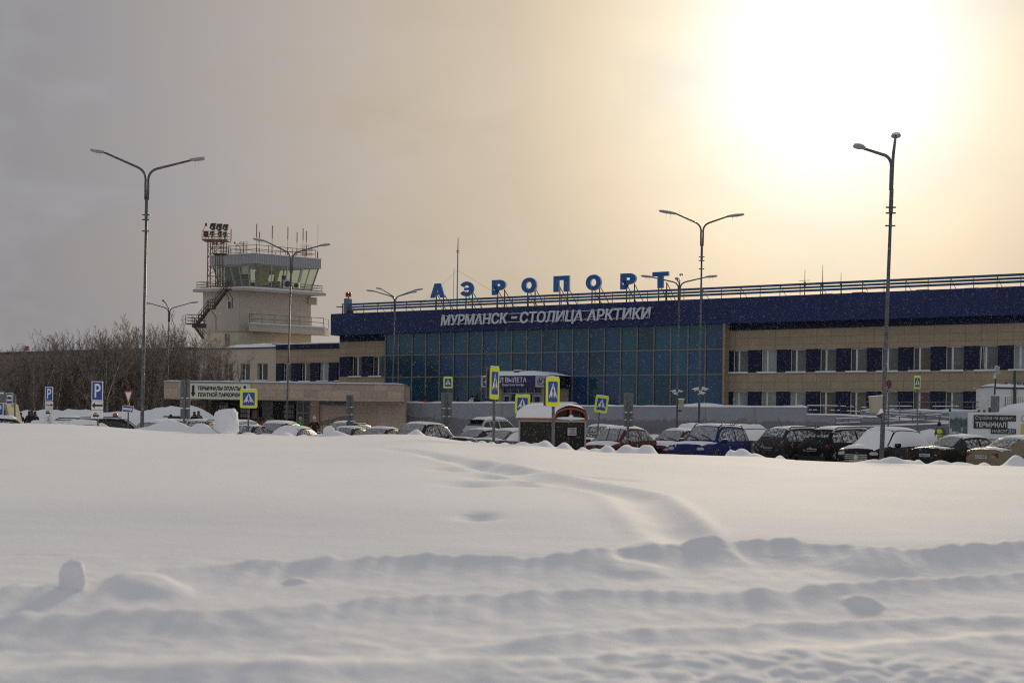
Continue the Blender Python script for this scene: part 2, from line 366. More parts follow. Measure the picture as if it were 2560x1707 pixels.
def field_h(X, D):
    px = HX + X/D*F
    De, ze = edge(px)
    p = Vector((X, D))
    rr_ = sstep((px-1250)/700)
    Z16 = .90-.10*rr_
    if D < 16: z = interps([(1, .45), (5, .54), (8.5, .575), (9.6, .595), (11.2, .68), (13.2, .83-.07*rr_), (16, Z16), (19, Z16+.03)], D)
    else:
        t = (D-16)/(De-16)
        if t <= 1:
            s0 = (.010+.010*sstep((ze-.75)/.45))*(De-16); s1 = (ze-Z16)*.55
            z = (2*t**3-3*t**2+1)*Z16+(t**3-2*t**2+t)*s0+(-2*t**3+3*t**2)*ze+(t**3-t**2)*s1
        else:
            z = ze
    # gentle undulation and wind ripples
    z += .035*noise.noise(Vector((X*.22, D*.16, 3)))*sstep((D-9)/5)*sstep((De-D)/8)
    z += .012*noise.noise(Vector((X*.9, D*.45, 9)))*sstep((De-D)/6)
    z += .004*noise.noise(Vector((X*1.3+D*.6, D*3.0, 5)))
    if D < 13:
        wob = noise.noise(Vector((X*1.1, 2.7, 0)))*.08 + noise.noise(Vector((X*3.1, 8.7, 0)))*.05
        for j, (keys, zr, A) in enumerate(RIDGE):
            yr = interps(keys, px); Dr = (ZC-zr-A*.0)*F/(yr-hz(px)) + wob*(.6 if j else .5)
            am = A*(1+.16*noise.noise(Vector((X*1.6, j*7.3, 1)))+.22*noise.noise(Vector((X*4.5, j*5.1, 4)))+.15*noise.noise(Vector((X*10, j*5.1+D, 4))))
            t = D-Dr
            if t < 0: z += am*1.12*exp(-(sqrt(t*t+.0036)-.06)/.34)
            else: z += am*(1.12*exp(-(t/.24)**2)-.30*exp(-((t-.35)/.45)**2)*sstep(t/.2))
        if D < 8.5:
            k = sstep((8.5-D)/2.5)
            z += k*.008*noise.noise(Vector((X*4.5+D*1.5, D*4.0, 17)))*(.6+noise.noise(Vector((X*.8, D*.8, 23))))
            z += k*.014*noise.noise(Vector((X*2.2+D, D*2.2, 7)))
            r = sstep((px-900)/1300)*sstep((6.6-D)/1.0)
            if r > 0: z += r*(.06*abs(noise.noise(Vector((X*5.5, D*5.5, 2))))+.025*noise.noise(Vector((X*12, D*12, 4))))
            else: z += k*.006*noise.noise(Vector((X*7, D*7, 4)))
    if D < 16 and 1330 < px < 1990:
        yb = interps(BERM[0], px); Db = (ZC-BERM[1])*F/(yb-hz(px)); t = D-Db
        A = .035*sstep((px-1360)/150)*sstep((1960-px)/150)
        z += A*(exp(-(sqrt(t*t+.004)-.063)/.5) if t < 0 else exp(-(t/.25)**2))
    if 10 < D < 42 and -8 < X < 4:
        d, t, sd = seg_d(p, TR1)
        if d < 3:
            w = .17+.15*(1-t); dep = .07-.02*(1-t)
            z += -dep*sstep((1-t)*8)*exp(-(d/w)**2)*(.8+.4*noise.noise(Vector((D*1.3, X, 6))))
            z += .05*exp(-((d-w*1.7)/(w*.6))**2)*(1 if sd > 0 else .4)*sstep(t*8)*sstep((1-t)*5)
        d, t, sd = seg_d(p, TR2)
        if d < 3: z += -.08*exp(-(d/.22)**2)*(.6+.8*abs(noise.noise(Vector((D*.9, X*.9, 16)))))*sstep(t*5)
    for c, r, A in PITS:
        d = (p-c).length
        if d < r*3: z -= A*exp(-(d/r)**2)
    if 6.5 < D < 10.2:
        z += .007*noise.noise(Vector((X*3.3, D*2.6, 31)))+.0035*noise.noise(Vector((X*8, D*6, 37)))
    for c, r, A in BUMPS:
        d = (p-c).length
        if d < r*3: z += A*(exp(-(d/r)**3.2))
    if D > De:
        e = D-De
        z0 = z; z = z0*(1-sstep(e/3.2)) + .03*sstep(e/3.2) - .02
        for c, yt, hw, pw in LUMPS:
            u = (px-c)/hw
            if abs(u) < 2.2:
                Dl = De+1.1
                top = ZC - (yt-hz(c))/F*Dl
                b = ze-.06
                lf = max(0, top-b)*exp(-abs(u)**pw*1.1)
                ev = (e-1.1)/.75
                rock = 1+.12*noise.noise(Vector((X*3, D*3, c*.1)))
                zl = (b+lf*rock)*exp(-abs(ev)**3 if ev > 0 else 0) if lf > .02 else -1
                if ev < 0: zl = b + lf*rock*exp(-abs(ev)**2.5) if lf > .02 else -1
                z = max(z, zl) if lf > .02 else z
        if e > 9: z = -.02
    return z
def build_field():
    cols = [-1.0+.6*i/40 for i in range(40)] + [-.4+.8*i/420 for i in range(420)] + [.4+.6*i/40 for i in range(41)]
    ds = []
    d = 1.2
    while d < 12.5: ds.append(d); d += (.02 if 5.2 < d < 10.6 else max(.03, d*.008))
    while d < 36: ds.append(d); d *= 1.018
    rel = [0]
    rows = []
    for D in ds: rows.append([(a*D, D, field_h(a*D, D)) for a in cols])
    # last rows follow the edge itself
    for k in range(46):
        r = []
        for a in cols:
            De, ze = edge(HX+a*F)
            D = 36.3 + (De-36.3)*min(1, (k+1)/16) if k < 16 else De + (k-15)*.16*(1 if k < 34 else 1+(k-33)*.35)
            r.append((a*D, D, field_h(a*D, D)))
        rows.append(r)
    mb = MB(); mb.grid(rows)
    tag(mb.build('snow_field', SNOWF, smooth=True, fix=False), kind='structure')
build_field()
g = MB()
for (x0, x1, y0, y1) in ((-2500, 2500, -400, 4000),):
    nx, ny = 40, 40
    g.grid([[(x0+(x1-x0)*i/nx, y0+(y1-y0)*j/ny, 0) for i in range(nx+1)] for j in range(ny+1)])
tag(g.build('ground', snow_mat('lot_snow', .5, 5, (.66, .66, .69)), fix=False), kind='structure')
def bank(name, pts, width, seed, jag=.35):
    """long windrow of ploughed snow: pts = (x, y, height)"""
    rows = []
    tot = 0; path = [pts[0]]
    for a, b in zip(pts, pts[1:]):
        n = max(2, int((Vector(b[:2])-Vector(a[:2])).length/.35))
        for i in range(1, n+1): path.append(tuple(a[k]+(b[k]-a[k])*i/n for k in range(3)))
    for x, y, h in path:
        r = []
        for j in range(15):
            t = j/14*2-1
            hh = h*(1-abs(t)**1.7)
            nn = noise.noise(Vector((x*.9, t*2+seed, seed)))*jag*.6 + noise.noise(Vector((x*2.3, t*4, seed+3)))*jag*.35 + noise.noise(Vector((x*.3, 0, seed+8)))*jag*.6
            r.append((x+nn*.2, y+t*width, max(-.05, hh+nn*(1-t*t)*h*.55) - .03))
        rows.append(r)
    return tag(MB().grid(rows).build(name, SNOW, smooth=True, fix=False), kind='structure')
def bk(px, y, D):
    v = P(px, y, D); return (v.x, v.y, v.z)
bank('snow_bank', [bk(-260, 1030, 112), bk(0, 1030, 112), bk(90, 1026, 112), bk(170, 1022, 112), bk(260, 1028, 112), bk(330, 1022, 112), bk(370, 1027, 111), bk(415, 1014, 110), bk(470, 1012, 110), bk(520, 1026, 110), bk(560, 1060, 110)], 3.0, 2)
# big separate lumps
def lump(name, label, c, r, seed, amp=.18, top=None, cat='snow lump', pw=.8):
    mb = MB(); n = 28; m = 18
    for j in range(m+1):
        ph = -pi/2+pi*j/m
        for i in range(n):
            th = 2*pi*i/n
            d = Vector((cos(th)*cos(ph), sin(th)*cos(ph), sin(ph)))
            q = Vector([math.copysign(abs(t)**pw, t) for t in d])
            k = 1+amp*noise.noise(d*1.3+Vector((seed, 0, 0)))+amp*.5*noise.noise(d*3.1+Vector((0, seed, 0)))+amp*.2*noise.noise(d*8+Vector((0, seed, 0)))
            mb.v.append(Vector((q.x*r[0]*k, q.y*r[1]*k, q.z*r[2]*k)))
    for j in range(m):
        for i in range(n):
            a = j*n+i; b = j*n+(i+1) % n
            mb.f.append((a, b, b+n, a+n)); mb.m.append(0)
    o = mb.build(name, SNOW, smooth=True, loc=c)
    return tag(o, label, cat)
def lump_px(label, x0, x1, yt, yb, D, seed, amp=.18, pw=.8, depth=None, name='snow_lump'):
    a = P(x0, yb, D); b = P(x1, yt, D)
    rx = (b.x-a.x)/2; rz = (b.z-a.z)/2
    return lump(name, label, ((a.x+b.x)/2, D, (a.z+b.z)/2), (rx, depth or rx, rz), seed, amp, pw=pw)
lump_px('tall upright block of shovelled snow beside the yellow crossing sign', 536, 598, 1022, 1092, 46.5, 3, .24, .70, name='snow_block')
lump_px('small rounded snow lump standing on the near left ridge of the field', 150, 214, 1398, 1490, 7.85, 51, .16, .85)
lump_px('round snowball resting on the snow ridge in front of a snowy windscreen', 808, 838, 1064, 1093, 43.5, 11, .08, 1.0)
lump_px('pile of white shovelled snow heaped in front of the worker in the yellow vest', 2282, 2378, 1077, 1150, 80, 21, .22, 1.0, name='snow_pile')
# ------------------------------------------------------------------ terminal building
ANG = atan2(-.531, .847)
D0 = 141.0
T = Fr(P(827, 785, D0) * Vector((1, 1, 0)) if False else (P(827, 785, D0).x, D0, 0), ANG)
navy = tile_mat('navy_panels', (.014, .026, .098), 2.4, .9, .8, .012, .12, .6, .15)
navy_d = tile_mat('navy_cladding', (.006, .009, .038), 1.2, .6, .8, .012, .12, .65, .15)
brown = tile_mat('brown_tiles', (.355, .28, .19), 1.2, .62, .55, .016, .05, .75, .16)
beige = tile_mat('beige_plaster', (.52, .44, .34), 3.0, 3.4, .75, .01, .03, .85, .07)
darkw = tile_mat('dark_wing_cladding', (.20, .15, .12), 1.5, .8, .6, .02, .08, .8, .15)
conc = tile_mat('tower_concrete', (.54, .47, .39), 1.95, 3.2, .72, .018, .03, .85, .10)
conc_l = mat('tower_base_render', (.66, .56, .41), .85, var=.05, scale=1.2)
stone = tile_mat('stone_cladding', (.46, .355, .275), 1.15, .62, .7, .012, .14, .8, .35)
greyw = mat('grey_render', (.29, .295, .325), .8, var=.08, scale=.8)
concg = mat('concrete_pale', (.42, .40, .37), .85, var=.1, scale=2)
rail_b = mat('railing_blue', (.022, .075, .17), .55)
rail_g = mat('railing_grey', (.15, .15, .155), .5, .2)
mull = mat('mullion_metal', (.19, .175, .15), .45, .3)
glass_v = [mat('curtain_glass_%s' % n, c, .10, 0, .25, .22, spec=.5) for n, c in
           (('teal', (.012, .078, .130)), ('blue', (.011, .060, .135)), ('dark', (.010, .050, .085)), ('navy', (.012, .042, .125)), ('green', (.015, .082, .120)))]
def pane_mat(name, c): return mat(name, c, .12, 0, .3, .9, spec=.5)
pm_dark = pane_mat('pane_dark', (.035, .036, .034)); pm_grey = pane_mat('pane_grey', (.10, .10, .095)); pm_pale = pane_mat('pane_curtained', (.26, .29, .28))
pm_brown = pane_mat('pane_brown_blind', (.10, .072, .05)); pm_red = pane_mat('pane_red_curtain', (.12, .05, .035)); pm_teal = pane_mat('pane_teal', (.02, .10, .13))
def stripes(name, c1, c2, sc):
    m = bpy.data.materials.new(name); m.use_nodes = True; N = m.node_tree.nodes; L = m.node_tree.links; b = N['Principled BSDF']; b.inputs['Roughness'].default_value = .4
    tc = N.new('ShaderNodeTexCoord'); w = N.new('ShaderNodeTexWave'); w.inputs['Scale'].default_value = sc; w.bands_direction = 'X'; w.inputs['Distortion'].default_value = 1.5
    L.new(tc.outputs['Object'], w.inputs[0]); mx = N.new('ShaderNodeMix'); mx.data_type = 'RGBA'; L.new(w.outputs[1], mx.inputs[0])
    mx.inputs[6].default_value = (*c1, 1); mx.inputs[7].default_value = (*c2, 1); L.new(mx.outputs[2], b.inputs['Base Color']); return m
pm_str = stripes('pane_vertical_blinds', (.10, .10, .095), (.20, .19, .17), 2.0)

tb = thing('terminal_building', 'long airport terminal with navy fascia, blue glass hall and brown tiled office wing', 'building', T.O, ANG)
FT, FB = T.z(827, 785), T.z(827, 838)
SE = T.x(3050, 712)
DW, DG = 1.1, .45                      # setback of walls and of the glass behind the fascia
BACK = 22.0
b = MB(); b.box(0, SE, 0, 1.3, FB, FT); b.box(0, 1.3, 1.3, BACK, FB, FT)
b.build('fascia', navy, tb)
b = MB(); b.box(1.3, SE, 1.3, BACK, FT-.5, FT-.25); b.build('roof', SNOW, tb)
xl = T.x(849, 860, DW); xg0 = T.x(965, 835, DG); xg1 = T.x(1809.6, 806, DG)
zg = T.z(1000, 1012, DG)-.6
# left bay and right wing walls with window openings cut as piers
def zrow(px, py, d=DW): return T.z(px, py, d)
UB, UT = zrow(1850, 931), zrow(1850, 875.5)      # upper window bottom/top
LT = zrow(2000, 978.5); LB = LT-(UT-UB)*1.06
nz_t = zrow(1850, 826)                            # bottom of the dark frieze
wins_u = [(1836, 1870), (1903, 1942), (1975, 2015.5), (2049, 2091), (2125, 2168), (2203, 2247), (2282, 2327), (2363, 2409), (2446, 2494), (2532, 2580)]
wpaneU = [pm_grey, pm_pale, pm_grey, pm_grey, pm_grey, pm_grey, pm_brown, pm_grey, pm_grey, pm_pale]
wpaneL = [pm_pale, pm_pale, pm_pale, pm_brown, pm_brown, pm_str, pm_red, pm_str, pm_str, pm_grey]
W = [(T.x(a, 905, DW), T.x(c, 905, DW)) for a, c in wins_u]
pitch = (W[-1][1]-W[0][1])/9; ww = sum(c-a for a, c in W)/10
W = [(W[0][1]+i*pitch-ww, W[0][1]+i*pitch) for i in range(10)]
xr0 = xg1+.12
MB().box(xl, xg0-.1, DW-.02, DW+.3, T.z(850, 855, DW), FB).build('frieze', navy_d, tb); MB().box(xr0, SE, DW-.02, DW+.3, nz_t, FB).build('frieze', navy_d, tb)
for za, zc in ((UT, nz_t), (LT, UB), (0, LB)): MB().box(xr0, SE, DW, DW+.3, za, zc).build('wall', brown, tb)
zl_t = T.z(900, 891, DW); zl_b = T.z(900, 941, DW)
MB().box(xl, xg0-.1, DW, DW+.3, zl_t, T.z(850, 855, DW)).build('wall', brown, tb)
w = MB(); w.box(xl, xg0-.1, DW, DW+.3, 0, zl_b); w.box(xl, xl+.3, DW+.3, BACK, 0, FB); w.build('wall', brown, tb)
MB().box(xr0, xr0+.12, DG-.35, DW, 0, FB).build('corner_pier', brown, tb)
xs = [xr0] + [t for ab in W for t in ab] + [SE]
for i in range(0, len(xs), 2):
    for (zb, zt) in ((UB, UT), (LB, LT)): MB().box(xs[i], xs[i+1], DW+.02, DW+.35, zb, zt).build('navy_pier', navy_d, tb)
WL = [(T.x(878, 905, DW), T.x(904, 905, DW)), (T.x(929.5, 905, DW), T.x(955, 905, DW))]
xs = [xl] + [t for ab in WL for t in ab] + [xg0-.1]
for i in range(0, len(xs), 2): MB().box(xs[i], xs[i+1], DW+.02, DW+.35, zl_b, zl_t).build('navy_pier', navy_d, tb)
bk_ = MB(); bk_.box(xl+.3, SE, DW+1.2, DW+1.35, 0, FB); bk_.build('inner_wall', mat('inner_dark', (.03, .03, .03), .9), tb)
def window(parent, x0, x1, zb, zt, y, pane, split=.36, sill=True, opened=False, deep=.28, name='window'):
    """white two-light frame set back in its opening"""
    fr = MB(); t = .075; yy = y+deep
    fr.box(x0, x0+t, yy, yy+.07, zb, zt); fr.box(x1-t, x1, yy, yy+.07, zb, zt); fr.box(x0+t, x1-t, yy, yy+.07, zt-t, zt); fr.box(x0+t, x1-t, yy, yy+.07, zb, zb+t)
    xm = x0+(x1-x0)*split; fr.box(xm-.075, xm+.075, yy-.005, yy+.075, zb+t, zt-t)
    if opened: fr.bar((x0+.16, yy-.12, zt-.1), (x0+.05, yy-.02, zb+.1), .07); fr.bar((xm-.16, yy-.12, zt-.1), (xm-.12, yy-.02, zb+.1), .05)
    w = fr.build(name, frame_w, parent)
    p = MB(); p.box(x0+t, xm-.075, yy+.03, yy+.045, zb+t, zt-t, 0); p.box(xm+.075, x1-t, yy+.025, yy+.04, zb+t, zt-t, 1)
    p.build('pane', [pm_dark if pane not in (pm_pale,) else pane, pane], w)
    if sill:
        s = MB(); s.box(x0-.35, x1+.04, y-.12, yy, zb-.09, zb-.005); s.box(x0-.33, x1, y-.10, yy-.03, zb-.005, zb+.05, 1)
        s.build('sill', [frame_w, SNOW], w)
    return w
for i, (a, c) in enumerate(W):
    window(tb, a, c, UB, UT, DW, wpaneU[i], opened=(i == 8))
    window(tb, a, c, LB, LT, DW, wpaneL[i], sill=False)
for i, (a, c) in enumerate(WL): window(tb, a, c, zl_b, zl_t, DW, pm_grey, split=.5)
MB().box(WL[1][1]+.08, xg0-.12, DW-.03, DW+.01, zl_b, zl_t).build('teal_panel', pm_teal, tb)
# curtain wall
NP = 22
zA, zB = T.z(1300, 882.3, DG), T.z(1300, 940.4, DG)
ZS = [zg, zB, zA, FB+.02]
gl = MB(); random.seed(12)
for i in range(NP):
    x0 = xg0+(xg1-xg0)*i/NP; x1 = xg0+(xg1-xg0)*(i+1)/NP
    for j in range(3):
        r = random.random()
        mi = (0 if r < .4 else 1 if r < .6 else 2 if r < .75 else 4) if j == 2 else (2 if r < .3 else 1 if r < .6 else 0 if r < .8 else 3)
        if i == 13 and j == 1: mi = 3
        if i == 21: mi = 3 if j == 1 else 1
        tl = random.uniform(-.012, .012); tl2 = random.uniform(-.008, .008)
        gl.quad([(x0, DG+tl, ZS[j]), (x1, DG-tl, ZS[j]), (x1, DG-tl+tl2, ZS[j+1]), (x0, DG+tl+tl2, ZS[j+1])], mi)
gl.build('curtain_glass', glass_v, tb, fix=False)
mu = MB()
for i in range(NP+1):
    x = xg0+(xg1-xg0)*i/NP; mu.box(x-.055, x+.055, DG-.10, DG+.02, zg, FB)
for z in (zA, zB): mu.box(xg0, xg1, DG-.06, DG+.02, z-.05, z+.05)
mu.build('mullions', mull, tb)
# roof rails
XR = T.x(868, 770, .6)
rl = MB()
for zz, hh in ((.93, .19), (.66, .17), (.40, .18)): rl.box(XR, SE, .52, .64, FT+zz-hh/2, FT+zz+hh/2)
rl.build('roof_rail', rail_b, tb)
po = MB(); x = XR+.3; k = 0
while x < SE:
    po.box(x-.022, x+.022, .64, .69, FT-.2, FT+.95)
    if k % 2 == 0: po.bar((x, .66, FT+.9), (x+.2, 2.2, FT-.2), .03)
    x += 1.75; k += 1
po.build('rail_support', steel_d, tb)
# snow patches and flat roof plant glimpsed under the rails
pl = MB(); random.seed(5)
for px in (2050, 2130, 2290, 2345, 2410, 2490): pl.box(T.x(px, 720, 2), T.x(px+random.uniform(18, 36), 720, 2), 2, 3.4, FT-.3, FT+.16+random.random()*.1)
pl.build('roof_duct', mat('roof_duct_paint', (.30, .30, .32), .6), tb)

# ---- letters on the roof
rs = thing('roof_sign', 'large blue Cyrillic letters spelling AEROPORT standing on the roof edge', 'sign', T.O, ANG)
rs['label'] = 'row of big blue Cyrillic letters standing on posts along the terminal roof edge'
let_b = mat('letter_blue', (.008, .10, .34), .5, var=.1, scale=4, snow=.02, snow_scale=14); let_s = mat('letter_side', (.62, .63, .67), .5)
LET = [('А', 1077, 1112, 709, 744.5), ('Э', 1152, 1184.5, 704, 741), ('Р', 1231, 1265, 700, 737), ('О', 1305, 1342, 694.5, 732.5), ('П', 1385, 1424, 690, 729.3), ('О', 1466, 1503.5, 687, 726), ('Р', 1552, 1591, 683.5, 723), ('Т', 1632, 1672, 680, 720)]
for ch, a, c, yt, yb in LET:
    x0, x1 = T.x(a, (yt+yb)/2, .55), T.x(c, (yt+yb)/2, .55); z0, z1 = T.z((a+c)/2, yb, .55), T.z((a+c)/2, yt, .55)
    if ch in 'АЭ':      # hand-cut heavy letters
        if ch == 'А':
            hl_ = [(0, 0), (.29, 0), (.355, .2), (.5, .2), (.5, .40), (.425, .40), (.5, .70), (.5, 1), (.31, 1)]
            polys = [hl_, [(1-a_, b_) for a_, b_ in hl_][::-1]]
        else:
            A0 = [radians(148-296*i_/20) for i_ in range(21)]
            polys = [[(.46+.54*cos(t_), .5+.5*sin(t_)), (.46+.54*cos(t2), .5+.5*sin(t2)), (.46+.25*cos(t2), .5+.25*sin(t2)), (.46+.25*cos(t_), .5+.25*sin(t_))] for t_, t2 in zip(A0, A0[1:])] + [[(.30, .415), (.695, .415), (.71, .5), (.695, .585), (.30, .585)]]
        fb, bbk_ = MB(), MB()
        for pl_ in polys:
            pp = [(x0+a_*(x1-x0), z0+b_*(z1-z0)) for a_, b_ in pl_]
            fb.prism(pp, .43, .55, lambda a, b, d: (a, d, b)); bbk_.prism([(a_+.02, b_+.01) for a_, b_ in pp], .56, .66, lambda a, b, d: (a, d, b))
        o = fb.build('letter', [let_b], rs); bbk_.build('letter_backing', let_s, o)
    else:
        o = lnk('letter', text_mesh('letter', ch, [let_b, let_s], x0, x1, z0, z1, .55, .12, .08), rs)
        lnk('letter_backing', text_mesh('letter_backing', ch, let_s, x0-.01, x1+.02, z0-.01, z1+.02, .64, .08, .08), o)
    ps = MB()
    for q in (.3, .8):
        xx = x0+(x1-x0)*q
        ps.box(xx-.04, xx+.04, .76, .84, FT-.2, z0+.5); ps.bar((xx+.05, .85, z0+.35), (xx+.25, 2.6, FT-.25), .05)
    ps.build('letter_post', steel_d, rs)
# ---- white slogan on the fascia
sg = thing('slogan_sign', 'pale grey slanted Cyrillic slogan letters mounted on the navy terminal fascia', 'sign', T.O, ANG)
yS = -.22; XA, XB = T.x(1103.5, 800, yS), T.x(1628, 785, yS)
zt0, zb0 = T.z(1110, 787.5, yS), T.z(1110, 815, yS)
let_w = mat('slogan_white', (.62, .63, .70), .6, var=.05); let_w2 = mat('slogan_edge', (.72, .73, .77), .7)
full = 'МУРМАНСК – СТОЛИЦА АРКТИКИ'
hgt = zt0-zb0
PARTS = [('МУРМАНСК', 1103.5, 1271, 0), ('–', 1279.5, 1293.5, 1), ('СТОЛИЦА', 1301, 1457, 2), ('АРКТИКИ', 1468, 1628, 0)]
zts, zbs = T.z(1620, 767, yS), T.z(1620, 796.5, yS)
zT, zB_ = (zt0+zts)/2, (zb0+zbs)/2
for body, a, c, kind in PARTS:
    ym = 802-(a-1103)*.036
    xa, xb = T.x(a, ym, yS), T.x(c, ym-(c-a)*.036, yS)
    lo, hi = zB_, zT
    if kind == 1: lo, hi = zB_+(zT-zB_)*.42, zB_+(zT-zB_)*.62
    if kind == 2: lo = zB_-(zT-zB_)*.20
    lnk('slogan_word', text_mesh('slogan_word', body, [let_w, let_w2], xa, xb, lo, hi, yS, .12, .02, .14), sg)
br = MB()
for zz in (zB_+.14, zT-.12): br.box(XA+.2, XB-.3, -.16, -.10, zz-.02, zz+.03)
for i in range(14): br.box(XA+.5+i*(XB-XA-1)/13-.03, XA+.5+i*(XB-XA-1)/13+.03, -.10, -.003, zB_+.1, zB_+.18)
br.build('mounting_rail', let_w2, sg)
# ---- roof mast with guys, whips, hazard lights, cabinet
ms = thing('roof_mast', 'tall thin guyed mast on the terminal roof between the first two blue letters', 'mast', T.O, ANG)
mx_, mz = T(1143, 745, 4.0); mt = T.z(1146, 595, 4.0); mzm = T.z(1145, 676, 4.0)
m_ = MB(); m_.tube([(mx_, 4, FT-.4), (mx_, 4, T.z(1146, 632, 4)), (mx_+.02, 4, mt)], [.075, .06, .035], 7); m_.build('pole', grey_m, ms)
m_ = MB()
for yy in (627, 631): m_.box(mx_-.11, mx_+.11, 3.89, 4.11, T.z(1146, yy, 4)-.03, T.z(1146, yy, 4)+.03)
m_.build('collar', grey_m, ms)
for ex, ey, ed in ((1020, 752, 3.0), (1312, 739, 3.0), (1143, 720, 12)):
    q = T(ex, ey, ed); MB().tube([(mx_, 4, mzm), (q[0], ed, FT-.1)], .012, 4).build('guy_wire', grey_m, ms)
MB().tube([(mx_-.5, 4, FT-.3), (mx_-.42, 4, mzm+.2)], .025, 5).build('thin_rod', grey_m, ms)
for px, yt, lab, w_ in ((2012, 674, 'short whip aerial with a crosspiece on the right wing roof', 1), (2056.5, 662, 'tallest of three thin whip aerials on the right wing roof', 0), (2102.5, 682, 'thin plain whip aerial on the right wing roof nearest the near lamp post', 0)):
    wx = T.x(px, 705, 6); t_ = thing('whip_aerial', lab, 'aerial', T.O, ANG, 'aerials on the right wing roof')
    MB().tube([(wx, 6, FT-.3), (wx, 6, T.z(px, yt+30, 6)), (wx, 6, T.z(px, yt, 6))], [.05, .03, .018], 5).build('rod', steel_d, t_)
    mb = MB()
    if w_: mb.box(wx-.5, wx+.5, 5.98, 6.02, T.z(px, 701.5, 6)-.015, T.z(px, 701.5, 6)+.015)
    mb.box(wx-.07, wx+.07, 5.93, 6.07, T.z(px, 708, 6)-.3, T.z(px, 708, 6)+.1); mb.build('base', steel_d, t_)
hl = thing('hazard_light', 'pair of red obstruction lights on a post at the left end of the terminal roof', 'warning light', T.O, ANG)
hx = T.x(871, 745, 1.5); hz_ = T.z(871, 735, 1.5)
MB().tube([(hx, 1.5, FT-.2), (hx, 1.5, hz_-.25)], .05, 6).build('post', red_m, hl)
MB().box(hx-.3, hx+.3, 1.42, 1.58, hz_-.3, hz_-.18).build('bracket', red_m, hl)
redl = mat('red_lens', (.40, .012, .015), .3)
for sx in (-.18, .18): MB().ell((hx+sx, 1.5, hz_), (.17, .17, .22), 10, 8).build('lamp', redl, hl, smooth=True)
cb = thing('roof_cabinet', 'narrow grey-blue equipment cabinet at the left end of the roof rails', 'cabinet', T.O, ANG)
cx0, cx1 = T.x(863, 760, .9), T.x(870.5, 760, .9)
MB().box(cx0, cx1, .7, 1.5, FT-.2, T.z(866, 746.5, .9)).build('body', mat('cabinet_blue', (.10, .15, .20), .5), cb)
MB().box(cx1, cx1+.3, .8, 1.4, FT-.2, T.z(872, 772, .9)).build('side_box', steel_d, cb)
vp = thing('vent_pipe', 'thin rusty roof pipe with a small floodlight left of the roof cabinet', 'pipe', T.O, ANG)
vx = T.x(857, 770, .8); MB().tube([(vx, .8, FT-.3), (vx, .8, T.z(857, 758, .8))], .07, 6).build('pipe', mat('rust', (.10, .045, .03), .8), vp)
MB().box(vx-.75, vx-.05, .7, .9, T.z(855, 767, .8)-.06, T.z(855, 767, .8)+.06).build('lamp', grey_m, vp)

# ---- entrance portal
dp = -4.1
pt = thing('entrance_portal', 'snow-capped entrance porch with a navy and white departure hall sign board', 'porch', T.O, ANG)
def TX(px, py, d=dp): return T.x(px, py, d)
x0, x1 = TX(1202, 953), TX(1366, 953); zt, zb = T.z(1280, 939.5, dp), T.z(1280, 967.8, dp)
b = MB(); b.box(x0+.02, x1, dp+.08, DG-.12, zb, zt); b.build('canopy_box', navy_d, pt)
rows = []
for i in range(15):
    t = i/14; x = x0+(x1-x0+.15)*t-.05
    h = .42*min(1, sstep(t*4.5))*min(1, sstep((1-t)*3.0+.15))+.06
    rows.append([(x, dp-.05+ (DG-dp-.1)*j/8, zt + h*(min(1, .35+j*.5))*(1 if j else .1) + .03*noise.noise(Vector((x, j, 1)))) for j in range(9)])
MB().grid(rows).build('snow_cap', SNOW, pt, smooth=True)
xp = TX(1228, 953); xq = TX(1338.5, 953)
MB().box(xp, xq, dp, dp+.08, zb, zt).build('name_board', mat('portal_navy', (.018, .013, .105), .45), pt)
pg = mat('portal_grey', (.40, .40, .41), .5)
MB().box(x0, xp, dp, dp+.08, zb, zt).build('plane_board', pg, pt)
MB().box(xq, x1, dp, dp+.08, zb, zt).build('emblem_board', pg, pt)
hb = zt-zb; navy_p = MATS['portal_navy']
def face(dd): return lambda a, b_, d: (a, dp-dd-d, b_)
cxp = (x0+xp)/2; czp = (zt+zb)/2; sq = .30*hb
em = MB(); em.box(cxp-sq, cxp+sq*1.0, dp-.012, dp-.002, czp-sq*1.15, czp+sq*1.15)
em.build('icon_square', navy_p, pt)
plane = [(0, .95), (.10, .75), (.12, .35), (.9, -.12), (.9, -.32), (.12, -.08), (.09, -.55), (.35, -.78), (.35, -.92), (0, -.8)]
plane = plane + [(-a, c) for a, c in plane[-2:0:-1]]
MB().prism([(cxp+a*sq*.85, czp+c*sq*.9) for a, c in plane], .014, .022, lambda a, b_, d: (a, dp-d, b_)).build('plane_icon', sign_w, pt)
ce = (xq+x1)/2; r = .36*hb
MB().prism([(ce+r*cos(t*pi/12), czp+r*sin(t*pi/12)) for t in range(24)], .002, .010, lambda a, b_, d: (a, dp-d, b_)).build('emblem_disc', navy_p, pt)
em = MB(); em.prism([(ce+r*.86*cos(t*pi/12)*.98, czp+r*.86*sin(t*pi/12)) for t in range(24)], .012, .016, lambda a, b_, d: (a, dp-d, b_))
em.build('emblem_ring', pg, pt)
em = MB()
em.prism([(ce-.55*r, czp-.55*r), (ce-.55*r, czp+.5*r), (ce-.3*r, czp+.65*r), (ce, czp+.05*r), (ce+.3*r, czp+.65*r), (ce+.5*r, czp+.5*r), (ce+.1*r, czp-.5*r), (ce-.15*r, czp-.15*r), (ce-.3*r, czp+.2*r), (ce-.35*r, czp-.6*r)], .018, .024, lambda a, b_, d: (a, dp-d, b_))
em.build('emblem_mark', navy_p, pt)
lnk('sign_text', text_mesh('sign_text', 'ЗАЛ ВЫЛЕТА', sign_w, xp+.25, xp+(xq-xp)*.80, zb+hb*.42, zb+hb*.88, dp-.002, .02, .012), pt)
